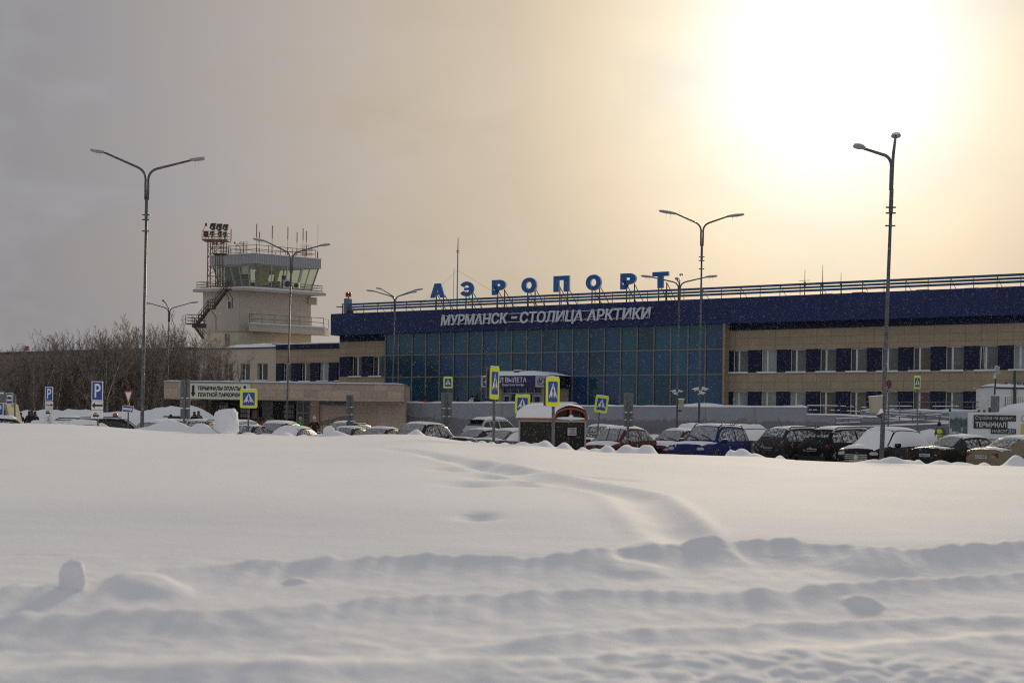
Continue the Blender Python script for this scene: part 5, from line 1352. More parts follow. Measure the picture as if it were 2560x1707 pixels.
CARG = [(.12, .28), (.88, .28), (.9, .45), (.72, .52), (.62, .78), (.30, .78), (.22, .52), (.12, .48)]
def ring(o, cx, cz, r, d, m, nm, n=14, q=1.0):
    return MB().prism([(cx+r*cos(2*pi*i/n), cz+r*q*sin(2*pi*i/n)) for i in range(n)], 0, .005, lambda x, z, dd: Vector((x, -d-dd, z))).build(nm, m, o)
def P_sign(label, x0, x1, y0, y1, D, plates, pole, lab_char='P'):
    t, base = sign_root('parking_sign', label, 'road sign', (x0+x1)/2, y0, D, 'parking signs at left')
    o, a, c = plate(t, base, x0, x1, y0, y1, D, sign_w, nm='white_edge')
    q = .03; b2 = MB().prism(rrect(a.x+q, c.x-q, a.z+q, c.z-q, .02), 0, .004, lambda x, z, d: Vector((x, -.022-d, z))).build('blue_plate', sign_b, t)
    w, h = c.x-a.x, c.z-a.z
    lnk('letter', text_mesh('letter', 'P', sign_w, a.x+w*.28, a.x+w*.80, a.z+h*.15, a.z+h*.87, -.028, .006, .01), b2)
    for i, (ya, yb, kind) in enumerate(plates):
        o, a, c = plate(t, base, x0-(1 if i else 0), x1-(1 if i > 1 else 0), ya, yb, D, sign_w, nm='small_plate')
        w, h = c.x-a.x, c.z-a.z; d = .022
        if kind == 'left': glyph(o, [(.04, .5), (.28, .85), (.28, .6), (.97, .6), (.97, .4), (.28, .4), (.28, .15)], d, black, 'arrow', a, c)
        if kind == 'right75':
            lnk('text', text_mesh('text', '75м', black, a.x+w*.08, a.x+w*.54, a.z+h*.36, a.z+h*.64, -d, .005, .005), o)
            glyph(o, [(.95, .5), (.80, .72), (.80, .57), (.62, .57), (.62, .43), (.80, .43), (.80, .28)], d, black, 'arrow', a, c)
        if kind == 'car':
            g_ = MB(); fn = lambda x, z, dd: Vector((a.x+w*x, -d-dd, a.z+h*z))
            g_.prism([(.16, .28), (.66, .28), (.68, .42), (.55, .48), (.2, .48), (.15, .42)], 0, .005, fn)
            for s0, s1 in (((.20, .49), (.28, .72)), ((.28, .72), (.46, .72)), ((.46, .72), (.53, .49)), ((.36, .49), (.36, .72))):
                dx, dz = s1[0]-s0[0], s1[1]-s0[1]; l = sqrt(dx*dx+dz*dz); nx, nz = -dz/l*.02, dx/l*.02
                g_.prism([(s0[0]+nx, s0[1]+nz), (s1[0]+nx, s1[1]+nz), (s1[0]-nx, s1[1]-nz), (s0[0]-nx, s0[1]-nz)], 0, .005, fn)
            for x in (.28, .56): g_.prism([(x+.055*cos(k*pi/5), .25+.06*sin(k*pi/5)) for k in range(10)], .006, .01, fn)
            g_.build('car_icon', black, o)
        if kind == 'wheelchair':
            g_ = MB(); fn = lambda x, z, dd: Vector((a.x+w*x, -d-dd, a.z+h*z))
            for k in range(10):
                t0, t1 = 2.2+k*.42, 2.2+(k+1)*.42
                g_.prism([(.48+.15*cos(t0), .33+.17*sin(t0)), (.48+.15*cos(t1), .33+.17*sin(t1)), (.48+.12*cos(t1), .33+.135*sin(t1)), (.48+.12*cos(t0), .33+.135*sin(t0))], 0, .005, fn)
            for pp in ([(.43, .78), (.47, .78), (.49, .45), (.45, .45)], [(.45, .48), (.62, .48), (.62, .44), (.45, .44)], [(.60, .48), (.64, .46), (.70, .28), (.66, .27)], [(.66, .30), (.75, .33), (.75, .29), (.66, .26)], [(.46, .64), (.60, .61), (.60, .58), (.46, .60)]): g_.prism(pp, .0, .004, fn)
            g_.prism([(.445+.045*cos(k*pi/5), .84+.05*sin(k*pi/5)) for k in range(10)], 0, .005, fn)
            g_.build('wheelchair_icon', black, o)
    post(t, *pole, D+.03, .04, base)
P_sign('blue P sign with plates for 75 m arrow, car and wheelchair', 112.5, 133, 967, 1002, 60, [(1003.5, 1021, 'right75'), (1022, 1038, 'car'), (1040, 1057, 'wheelchair')], (123, 1062, 124, 975))
P_sign('bigger blue P sign with a left arrow plate and a car plate', 229, 258, 953, 1001, 55, [(1002, 1024.5, 'left'), (1026, 1046.5, 'car')], (243.5, 1072, 245, 960))
P_sign('blue P sign cut off by the left edge of the photo', -14, 9, 1007, 1038, 60, [], (-4, 1060, -3, 1010))
t, base = sign_root('bus_stop_sign', 'blue bus stop sign with a bus pictogram and a small yellow notice', 'road sign', 26, 980, 78)
D = 78; o, a, c = plate(t, base, 15, 33, 982, 1009, D, sign_w, nm='white_edge'); w, h = c.x-a.x, c.z-a.z
MB().prism(rrect(a.x+.03, c.x-.03, a.z+.03, c.z-.03, .02), 0, .004, lambda x, z, d: Vector((x, -.022-d, z))).build('blue_plate', sign_b, t)
o = MB().prism(rrect(a.x+w*.14, c.x-w*.14, a.z+h*.26, c.z-h*.18, .01), 0, .004, lambda x, z, d: Vector((x, -.028-d, z))).build('white_field', sign_w, t)
glyph(o, [(.22, .42), (.78, .42), (.80, .56), (.74, .64), (.26, .64), (.20, .56)], .034, black, 'bus_icon', a, c)
plate(t, base, 29, 35, 1009.5, 1018, D, mat('notice_yellow', (.55, .45, .04), .6), .005, 'yellow_notice'); post(t, 36.5, 1045, 37, 985, D+.02, .05, base)
t, base = sign_root('round_sign_back', 'round grey back of a road sign at the far left edge', 'road sign', 3, 990, 74)
ring(t, P(3, 991, 74).x-base.x, P(3, 991, 74).z, 14/F*74, 0, sign_g, 'disc', 20, 1.1); MB().box(-.2, .15, -.06, -.012, P(3, 975, 74).z-.2, P(3, 975, 74).z-.12).build('snow_bit', SNOW, t); post(t, 2, 1045, 2, 985, 74, .045, base)
t, base = sign_root('give_way_sign', 'red and white give way triangle above a blue one-way arrow plate', 'road sign', 321, 990, 62)
D = 62
def tri(px0, px1, y0, y1, d, m, nm, sc=1):
    a, c = P(px0, y1, D)-base, P(px1, y0, D)-base; cx = (a.x+c.x)/2; cz = c.z-(c.z-a.z)*.36
    pts = [(a.x, c.z), (c.x, c.z), (cx, a.z)]
    return MB().prism([(cx+(x-cx)*sc, cz+(z-cz)*sc) for x, z in pts], 0, .01, lambda x, z, dd: Vector((x, -d-dd, z))).build(nm, m, t)
tri(309.5, 333, 976, 1012, 0, mat('sign_red', (.36, .02, .02), .4), 'red_triangle'); tri(309.5, 333, 976, 1012, .014, sign_w, 'white_triangle', .68)
M = Matrix.Rotation(-.09, 4, 'Y')
a, c = P(305.5, 1030, D)-base, P(333.5, 1014, D)-base; cx, cz = (a.x+c.x)/2, (a.z+c.z)/2; w, h = c.x-a.x, c.z-a.z
def tl(d): return lambda x, z, dd: Vector((cx, 0, cz)) + Matrix.Rotation(.09, 3, 'Y') @ Vector((x, -d-dd, z))
MB().prism(rrect(-w/2, w/2, -h/2, h/2, .02), 0, .015, tl(0)).build('white_edge', sign_w, t); o = MB().prism(rrect(-w/2+.025, w/2-.025, -h/2+.025, h/2-.025, .02), 0, .004, tl(.017)).build('blue_plate', sign_b, t)
MB().prism([(-w*.44, .05), (w*.25, .05), (w*.25, .12), (w*.42, 0), (w*.25, -.12), (w*.25, -.05), (-w*.44, -.05)], 0, .004, tl(.024)).build('white_arrow', sign_w, o)
post(t, 319.5, 1066, 321, 980, D+.02, .035, base)
def back_sign(label, px0, px1, splits, D, pole):
    t, base = sign_root('sign_back', label, 'road sign', (px0+px1)/2, splits[0][0], D, 'grey backs of road signs')
    for i, (y0, y1) in enumerate(splits):
        o, a, c = plate(t, base, px0-(.6 if i == 1 else 0), px1+(.4 if i == 1 else 0), y0, y1, D, sign_g, nm='plate')
        for z in (a.z+(c.z-a.z)*.25, a.z+(c.z-a.z)*.75): MB().box((a.x+c.x)/2-.12, (a.x+c.x)/2+.12, -.05, -.021, z-.03, z+.03).build('clamp', steel, o)
        if i: MB().ell(((a.x+c.x)/2, -.02, c.z), ((c.x-a.x)*.42, .05, .03), 10, 6).build('snow_bit', SNOW, o)
    a, c = P(pole[0], pole[1], D)-base, P(pole[2], pole[3], D)-base
    MB().tube([(a.x, -.07, 0), (a.x, -.07, a.z), (c.x, -.07, c.z)], .055, 8).build('post', steel, t)
back_sign('leftmost and tallest grey sign back before the payment sign board', 451, 475.5, [(948, 994), (995, 1019), (1021, 1046.5)], 60, (461, 1064, 463.5, 950))
back_sign('grey sign back with two small plates left of the first grey wall', 865.5, 884.5, [(987, 1017), (1018, 1034), (1036, 1051), (1053, 1069)], 70, (871.5, 1085, 874, 990))
back_sign('broad grey sign back under the small distant crossing sign', 1102.5, 1130.5, [(981, 1019), (1021, 1039.5), (1041, 1059)], 68, (1116, 1100, 1116.5, 985))
back_sign('grey sign back standing before the roof of the red hatchback', 1559, 1583, [(982, 1029), (1031, 1048), (1050, 1066)], 58, (1568, 1112, 1572, 985))
t, base = sign_root('no_stopping_sign', 'round blue no stopping sign with red cross and tow-away plate', 'road sign', 2222, 960, 78)
D = 78; cx, cz = P(2222.5, 960, D).x-base.x, P(2222.5, 960, D).z; r = 7/F*D
ring(t, cx, cz, r, 0, mat('sign_red', (1, 0, 0)), 'red_ring', 20, 1.6); o = ring(t, cx, cz, r*.80, .006, mat('sign_blue_dull', (.012, .025, .12), .5), 'blue_disc', 20, 1.65)
for sx in (1, -1): MB().prism([(cx-sx*r*.55, cz+r*.95), (cx-sx*r*.40, cz+r*1.05), (cx+sx*r*.55, cz-r*.95), (cx+sx*r*.40, cz-r*1.05)], .012, .016+.001*sx, lambda x, z, d: Vector((x, -d, z))).build('red_stroke', MATS['sign_red'], o)
o, a, c = plate(t, base, 2216, 2228, 973, 981.5, D, mat('plate_grey', (.30, .30, .30), .5)); glyph(o, [(.05, .2), (.35, .2), (.35, .6), (.2, .8), (.05, .6)], .022, black, 'truck_icon', a, c); glyph(o, [(.4, .75), (.9, .15), (.95, .3), (.5, .85)], .022, black, 'tow_icon', a, c)
post(t, 2221, 1070, 2222, 955, D+.03, .04, base)

# ------------------------------------------------------------------ kiosk with arched roof
DK = 52.0
kc = P(1383, 1100, DK-1.0); kz = lambda px, y: P(px, y, DK).z
ks = thing('payment_kiosk', 'dark glazed kiosk with an orange-rimmed arched roof under thick snow', 'kiosk', (kc.x, kc.y, 0), radians(45))
SK = 85/F*DK/cos(pi/4)
ze = kz(1383, 1050); zt = kz(1425, 1024); orange = mat('orange_trim', (.30, .065, .015), .5); kdark = mat('kiosk_dark_glass', (.012, .010, .007), .35, spec=.25, var=.5, scale=1.5, snow=.03, snow_scale=16); alum = mat('kiosk_aluminium', (.33, .32, .29), .45)
# local: corner at origin; x runs to the right-back face (arched end), y to the left-back face
MB().box(.04, SK-.04, .04, SK-.04, 0, ze-.02).build('panel', kdark, ks)
for x, y in ((0, 0), (SK-.07, 0), (0, SK-.07), (SK-.07, SK-.07)): MB().box(x, x+.07, y, y+.07, 0, ze).build('corner_post', alum, ks)
MB().box(.07, SK-.07, -.005, .035, ze-.07, ze-.01).build('top_rail', alum, ks); MB().box(-.005, .035, .07, SK-.07, ze-.07, ze-.01).build('top_rail', alum, ks)
MB().box(-.06, .03, -.03, SK+.03, ze, ze+.07).box(-.02, SK+.02, -.04, .03, ze, ze+.05).build('eave_trim', orange, ks)
def arch(r_add, n=16):
    h = (zt-ze)+r_add*.8; return [(SK/2-(SK/2+r_add)*cos(pi*i/n), ze+.06+h*sin(pi*i/n)**.85) for i in range(n+1)]
# arch spans x (0..SK) on the face y=0, vault runs along y
oa, ia = arch(.02), arch(-.07)
m = MB(); 
for i in range(16):
    m.prism([oa[i], oa[i+1], ia[i+1], ia[i]], -.05, .03, lambda x, z, y: (x, y, z))
m.box(SK/2-.04, SK/2+.04, -.04, .02, ze+.06, zt-.0)
m.build('arch_rim', orange, ks)
MB().prism(ia, .05, .08, lambda x, z, y: (x, y, z)).build('arch_glass', kdark, ks)
rows = [[(x, y, z) for x, z in arch(.03)] for y in (-.03, SK+.05)]
MB().grid(rows).build('roof_shell', mat('kiosk_roof', (.10, .07, .05), .4), ks)
rows = []
for k in range(12):
    y = -.10+(SK+.2)*k/11; rows.append([])
    for i, (x, z) in enumerate(arch(.04)):
        t = abs(i/16*2-1); th = .13*(1-t**6)*(.35 if k in (0, 11) else 1)+.02*noise.noise(Vector((x*2, y*2, 4)))
        nx, nz = (x-SK/2)/(SK/2), 1.0; rows[-1].append((x+nx*th*.4, y, z+th))
MB().grid(rows).build('roof_snow', SNOW, ks, smooth=True)
m = MB(); m.ell((SK*.5, -.03, ze+.07), (SK*.46, .05, .06), 16, 6); m.ell((SK*.5, -.04, ze+.1), (.13, .06, .11), 10, 6); m.build('ledge_snow', SNOW, ks, smooth=True)
a = .44*SK; n_ = MB(); n_.box(a, a+.45, -.01, .036, kz(1430, 1088), kz(1430, 1069)); o = n_.build('poster', mat('poster_pink', (.50, .44, .48), .7), ks)
zp0, zp1 = kz(1430, 1088), kz(1430, 1069); hh = zp1-zp0
for i, s in enumerate(('ТЕРМИНАЛ', 'ОПЛАТЫ', 'ПАРКОВКИ')):
    lnk('poster_text', text_mesh('poster_text', s, mat('poster_ink', (.25, .05, .12), .6), a+.04+(.05 if i == 1 else 0), a+.41-(.05 if i == 1 else 0), zp0+hh*(.70-.28*i), zp0+hh*(.88-.28*i), -.011, .006, .01), o)

# ------------------------------------------------------------------ construction banner, tent, floodlight pole
DB = 76.0
b0 = P(2373, 1028, DB); bb = thing('construction_banner', 'white construction banner with an aerial picture and black-backed Cyrillic lines', 'banner', (b0.x, DB, 0))
bx = lambda px: P(px, 1070, DB).x-b0.x
bz = lambda y, px=2450: P(px, y, DB).z
x1 = bx(2640); zt, zb = bz(1030), bz(1122)
ban_w = mat('banner_white', (.78, .77, .76), .55, var=.05, scale=.8)
rows = [[(x1*i/40, .03*noise.noise(Vector((i*.25, j*.3, 0))), zb+(zt-zb)*j/8 + (.09*max(0, 1-abs(x1*i/40-bx(2536))/1.1) if j == 8 else 0)) for i in range(41)] for j in range(9)]
MB().grid(rows).build('sheet', ban_w, bb, smooth=True)
m = MB()
for px in (2376, 2448, 2462, 2475): m.box(bx(px)-.05, bx(px)+.05, .06, .16, 0, zt+(.25 if px in (2376, 2475) else .12))
m.box(bx(2376), x1, .08, .14, zt-.15, zt-.07); m.build('frame_post', mat('fence_post_brown', (.05, .035, .03), .7), bb)
def pic_mat():
    m = bpy.data.materials.new('banner_picture'); m.use_nodes = True; N = m.node_tree.nodes; L = m.node_tree.links; b = N['Principled BSDF']; b.inputs['Roughness'].default_value = .5
    tc = N.new('ShaderNodeTexCoord'); sp_ = N.new('ShaderNodeSeparateXYZ'); L.new(tc.outputs['Object'], sp_.inputs[0])
    nz = N.new('ShaderNodeTexNoise'); nz.inputs['Scale'].default_value = 3.5; nz.inputs['Detail'].default_value = 6; L.new(tc.outputs['Object'], nz.inputs['Vector'])
    ad = N.new('ShaderNodeMath'); ad.operation = 'MULTIPLY_ADD'; L.new(nz.outputs[0], ad.inputs[0]); ad.inputs[1].default_value = .9; L.new(sp_.outputs[2], ad.inputs[2])
    mr = N.new('ShaderNodeMapRange'); L.new(ad.outputs[0], mr.inputs[0]); mr.inputs[1].default_value = zb+.55; mr.inputs[2].default_value = zt+.35
    cr = N.new('ShaderNodeValToRGB'); L.new(mr.outputs[0], cr.inputs[0]); e = cr.color_ramp.elements
    e[0].position = 0; e[0].color = (.10, .22, .33, 1); e[1].position = 1; e[1].color = (.32, .42, .46, 1)
    for p_, c_ in ((.42, (.05, .09, .12)), (.60, (.10, .13, .15)), (.74, (.05, .07, .06)), (.84, (.12, .15, .13)), (.9, (.3, .38, .41))): q = e.new(p_); q.color = (*c_, 1)
    L.new(cr.outputs[0], b.inputs['Base Color']); return m
xa, xb = bx(2374), bx(2418); pic = MB(); pic.box(xa, xb, -.05, -.035, zb, zt-.02); o = pic.build('picture', pic_mat(), bb)
pw_ = mat('picture_white', (.42, .50, .55), .5); pb_ = mat('picture_blue', (.10, .24, .36), .5)
W_, H_ = xb-xa, zt-zb
def pq(pts, m, d, nm='picture_building'): MB().prism([(xa+W_*x, zb+H_*z) for x, z in pts], .052+d, .056+d, lambda x, z, dd: Vector((x, -dd, z))).build(nm, m, o)
pq([(.18, .48), (.99, .40), (.99, .26), (.30, .34)], pw_, 0); pq([(.30, .34), (.99, .26), (.99, .15), (.36, .26)], pb_, .002); pq([(.1, .44), (.18, .48), (.30, .34), (.45, .03), (.32, .02)], pw_, .004); pq([(.33, .44), (.92, .38), (.92, .30), (.40, .36)], pb_, .006)
pq([(.62, .58), (.66, .58), (.67, .46), (.63, .46)], pw_, .008); pq([(.72, .60), (.75, .60), (.74, .46), (.71, .46)], pw_, .008); pq([(.0, .52), (.12, .58), (.10, .40), (.0, .30)], pw_, .008); pq([(.5, .22), (.99, .12), (.99, .06), (.55, .14)], pw_, .008)
bbk = mat('banner_black', (.018, .02, .022), .5); btx = mat('banner_text', (.60, .60, .58), .5)
def bar_text(px0, px1, y0, y1, tx0, tx1, ty0, ty1, s, bold, shear=0):
    z = (bz(y1), bz(y0)); o_ = MB().box(bx(px0), bx(px1), -.055, -.045, z[0], z[1]).build('black_bar', bbk, bb)
    lnk('text', text_mesh('text', s, btx, bx(tx0), bx(tx1), bz(ty1), bz(ty0), -.056, .006, bold, shear), o_)
bar_text(2433.5, 2539, 1037, 1052, 2437, 2536, 1039, 1050.5, 'Стройка на время -', .004, .15)
bar_text(2433.5, 2518, 1052.2, 1070.5, 2437.5, 2514, 1054.5, 1067, 'ТЕРМИНАЛ', .035)
bar_text(2477, 2539, 1071, 1083.5, 2480, 2536.5, 1073, 1082.2, 'НАВСЕГДА!', .006, .0)
dkt = mat('banner_dark_text', (.05, .05, .055), .5)
lnk('text', text_mesh('text', 'Приносим свои извинения за', dkt, bx(2432), bx(2538.5), bz(1102), bz(1094), -.05, .006, .0), bb); lnk('text', text_mesh('text', 'предоставленные неудобства', dkt, bx(2432), bx(2540), bz(1112.5), bz(1104), -.05, .006, .0), bb)
MB().box(bx(2553.5), bx(2600), -.052, -.042, bz(1084), bz(1058)).build('yellow_square', mat('banner_yellow', (.62, .50, .12), .5), bb)
ring(bb, bx(2560), bz(1045), .17, .05, mat('banner_pale_grey', (.36, .36, .36), .5), 'round_mark'); ring(bb, bx(2560), bz(1045), .13, .056, ban_w, 'round_mark')
DTn = 92.0
q0 = P(2486, 1040, DTn); tn = thing('white_tent', 'white fabric-walled site shelter with snow on its flat roof', 'tent', (q0.x, DTn, 0))
tx = lambda px: P(px, 1000, DTn).x-q0.x
zt, zb = P(2520, 968, DTn).z, 0
m = MB(); xe = tx(2660)
for (xa, xb) in ((0.1, tx(2538)), (tx(2541), tx(2600)), (tx(2603), xe)):
    rows = [[(xa+(xb-xa)*i/10, .06*noise.noise(Vector((i*.5+xa, j*.4, 3))), zb+(zt-zb)*j/8 - (.08*sin(pi*i/10) if j == 8 else 0)) for i in range(11)] for j in range(9)]
    m.grid(rows)
m.grid([[(0.1, y*.5, zb+(zt-zb)*j/4) for y in range(9)] for j in range(5)])
m.build('fabric_wall', mat('tent_white', (.74, .74, .72), .7, var=.06, scale=.7), tn, smooth=True)
green = mat('post_green', (.02, .05, .03), .5)
m = MB()
for px in (2536, 2600): m.bar((tx(px), -.12, 0), (tx(px)-.05, -.12, zt+(1.1 if px == 2536 else .1)), .12)
m.build('green_post', green, tn)
m = MB(); snowcap(m, -.1, xe, -.1, 4, zt+.02, .2); m.build('roof_snow', SNOW, tn, smooth=True)
MB().box(-.05, xe, -.08, .0, zt-.10, zt-.0).build('roof_edge', steel_d, tn)
mf = thing('mesh_fence', 'low wire mesh fence panel in front of the white tent wall', 'fence', (q0.x, DTn-1.2, 0)); m = MB(); z0, z1 = P(2520, 1010, DTn-1.2).z, P(2520, 993, DTn-1.2).z; xa = tx(2498)
for i in range(40): x = xa+i*.12; m.box(x-.008, x+.008, -.01, .01, 0, z1)
for k in range(7): z = z1-k*.2; m.box(xa, xa+4.7, .011, .025, z-.01, z+.01)
m.build('wire_mesh', mat('wire_grey', (.16, .16, .16), .5), mf); MB().box(xa-.05, xa-.008, -.03, .03, 0, z1+.05).box(xa+4.7, xa+4.76, -.03, .03, 0, z1+.05).build('post', mat('wire_grey', (0, 0, 0)), mf)
sh = lump_px('wide mound of snow in front of the white tent beside the banner', 2494, 2640, 1008, 1060, 86, 41, .12, 1.0, 1.6, name='snow_heap')
DFp = 84.0
q0 = P(2485, 1028, DFp); fp = thing('floodlight_pole', 'green pole topped by two white floodlights and a small white drum', 'floodlight', (q0.x, DFp, 0))
rel2 = lambda px, py: P(px, py, DFp)-Vector((q0.x, DFp, 0))
a, c = rel2(2484, 1028), rel2(2489, 946); MB().tube([(a.x, 0, 0), a, c], .05, 8).build('pole', green, fp)
c = rel2(2486.5, 941); MB().tube([(c.x, 0, c.z-.13), (c.x, 0, c.z+.1)], .085, 10).build('drum', camw, fp)
c = rel2(2488, 932); MB().tube([(c.x, 0, c.z-.2), (c.x, 0, c.z+.1)], .03, 6).build('stem', steel_d, fp)
for px, py, w, h, rr in ((2492.5, 920.5, .13, .14, .35), (2493, 931.5, .17, .07, -.35)):
    c = rel2(px, py); M = Matrix.Translation(c) @ Matrix.Rotation(rr, 4, 'Y'); o = MB().box(-w, w, -.06, .06, -h, h, 0, M).build('floodlight', camw, fp); MB().box(-w*.8, w*.8, -.068, -.062, -h*.75, h*.75, 0, M).build('lens', mat('lens_grey', (.3, .31, .31), .2), o)
a, c = rel2(2475, 1028), rel2(2493, 990); eb = thing('utility_cabinet', 'grey snow-dusted metal cabinet at the foot of the green floodlight pole', 'cabinet', (q0.x, DFp-.4, 0))
MB().box(a.x, c.x, 0, .3, a.z-.4, c.z).box(a.x+.05, a.x+.1, .1, .2, 0, a.z-.4).box(c.x-.1, c.x-.05, .1, .2, 0, a.z-.4).build('body', mat('cabinet_grey', (.15, .16, .16), .6, snow=.1), eb); MB().box(a.x-.02, c.x+.02, -.02, .32, c.z, c.z+.05).build('snow_cap', SNOW, eb)
# ------------------------------------------------------------------ cars
KEYS = {
 'suv': (4.45, 1.84, 1.66, [(-2.22, .45, .74, .80, .76, .66), (-2.17, .36, .95, 1.00, .84, .70), (-2.08, .30, 1.03, 1.10, .88, .72), (-1.70, .27, 1.05, 1.55, .91, .63), (-1.25, .26, 1.04, 1.625, .92, .62), (-.2, .25, 1.01, 1.66, .92, .62), (.40, .25, .99, 1.61, .92, .60), (1.20, .25, .98, 1.05, .92, .72), (1.75, .27, .93, .99, .90, .70), (2.05, .30, .86, .90, .84, .62), (2.17, .36, .70, .75, .76, .55), (2.22, .45, .58, .62, .70, .5)], (-2.02, -1.62, .40, 1.20)),
 'box': (4.25, 1.74, 1.72, [(-2.12, .45, .78, .84, .76, .68), (-2.09, .36, 1.00, 1.06, .82, .70), (-2.03, .30, 1.06, 1.14, .84, .72), (-1.86, .28, 1.07, 1.60, .86, .65), (-1.4, .27, 1.06, 1.69, .87, .64), (-.2, .26, 1.04, 1.72, .87, .64), (.30, .26, 1.02, 1.67, .87, .62), (.86, .26, 1.0, 1.06, .87, .72), (1.65, .27, .97, 1.02, .86, .70), (1.98, .30, .90, .94, .82, .64), (2.09, .36, .74, .78, .76, .55), (2.12, .45, .60, .64, .70, .5)], (-1.98, -1.80, .30, .86)),
 'hatch': (4.15, 1.75, 1.58, [(-2.07, .43, .72, .78, .74, .64), (-2.03, .34, .94, 1.0, .81, .68), (-1.93, .28, 1.0, 1.08, .85, .70), (-1.50, .25, 1.01, 1.47, .87, .60), (-1.0, .24, 1.0, 1.55, .875, .59), (-.1, .23, .97, 1.58, .875, .59), (.35, .23, .95, 1.52, .87, .57), (1.22, .23, .92, .98, .86, .68), (1.65, .24, .86, .92, .85, .66), (1.92, .28, .78, .82, .8, .58), (2.03, .34, .64, .68, .72, .5), (2.07, .42, .54, .58, .66, .46)], (-1.86, -1.42, .35, 1.22)),
 'sedan': (4.55, 1.76, 1.43, [(-2.27, .42, .74, .78, .72, .62), (-2.22, .33, .94, .98, .81, .66), (-2.10, .27, .97, 1.01, .84, .67), (-1.55, .24, .97, 1.02, .86, .68), (-.92, .23, .95, 1.37, .87, .58), (-.2, .22, .92, 1.43, .875, .57), (.28, .22, .90, 1.39, .87, .55), (1.10, .22, .88, .94, .87, .68), (1.75, .24, .81, .86, .86, .66), (2.10, .28, .72, .76, .8, .58), (2.23, .34, .60, .64, .72, .5), (2.27, .40, .52, .55, .66, .46)], (-1.55, -.90, .28, 1.10)),
}
glass_c = mat('car_glass', (.012, .013, .013), .08, spec=.6, var=.3); glass_d = mat('car_glass_dusted', (.02, .021, .021), .12, snow=.55, snow_scale=9); glass_f = mat('car_glass_frosted', (.13, .13, .135), .6, col2=(.21, .21, .22), scale=5, snow=.45, snow_scale=26)
chrome = mat('chrome', (.45, .45, .44), .25, .9); trim = mat('black_trim', (.012, .012, .012), .5); tyre = mat('tyre', (.018, .018, .018), .85, snow=.12, snow_scale=12); rim_m = mat('wheel_rim', (.10, .10, .10), .4, .7)
tail = mat('tail_light', (.17, .008, .008), .55, spec=.2, var=.3, scale=12); head_l = mat('head_light', (.38, .39, .40), .12); pl_w = mat('plate_white', (.52, .52, .50), .5); grille_m = mat('grille_black', (.01, .01, .011), .4)
class Prof:
    def __init__(s, kind, sL=1, sH=1, sW=1):
        L, W, H, K, s.marks = KEYS[kind]; s.kind = kind
        s.K = [(x*sL, zb, bl*sH, tp*sH, w*sW, wt*sW) for x, zb, bl, tp, w, wt in K]; s.marks = tuple(m*sL for m in s.marks); s.L = L*sL; s.x0, s.x1 = s.K[0][0], s.K[-1][0]
        s.H = H*sH; s.W = W*sW
    def at(s, x): return [interps([(k[0], k[i]) for k in s.K], x) if i != 3 else interp([(k[0], k[i]) for k in s.K], x)*.5+.5*interps([(k[0], k[i]) for k in s.K], x) for i in range(1, 6)]
    def top(s, x, y):
        zb, bl, tp, w, wt = s.at(x); a = abs(y)/max(.01, wt)
        return tp + .045*(1-min(1, a)**2.2) - (.5*(a-1)**2*2 if a > 1 else 0)
    def side(s, x, t, sg):
        zb, bl, tp, w, wt = s.at(x); t2 = t
        y = (w*.965)*(1-t)+(wt+.0)*t + .035*sin(pi*t); return Vector((x, sg*y, bl*(1-t)+(tp-.035)*t))
    def sect(s, x):
        zb, bl, tp, w, wt = s.at(x)
        h = [(0, zb), (.8*w, zb), (.965*w, zb+.10), (w, zb+(bl-zb)*.42), (w*.99, bl-.10), (w*.965, bl)]
        for t in (.33, .66): p = s.side(x, t, 1); h.append((p.y, p.z))
        h += [(wt, tp-.035), (wt*.93, tp+.005), (wt*.6, s.top(x, wt*.6)), (0, s.top(x, 0))]
        return h
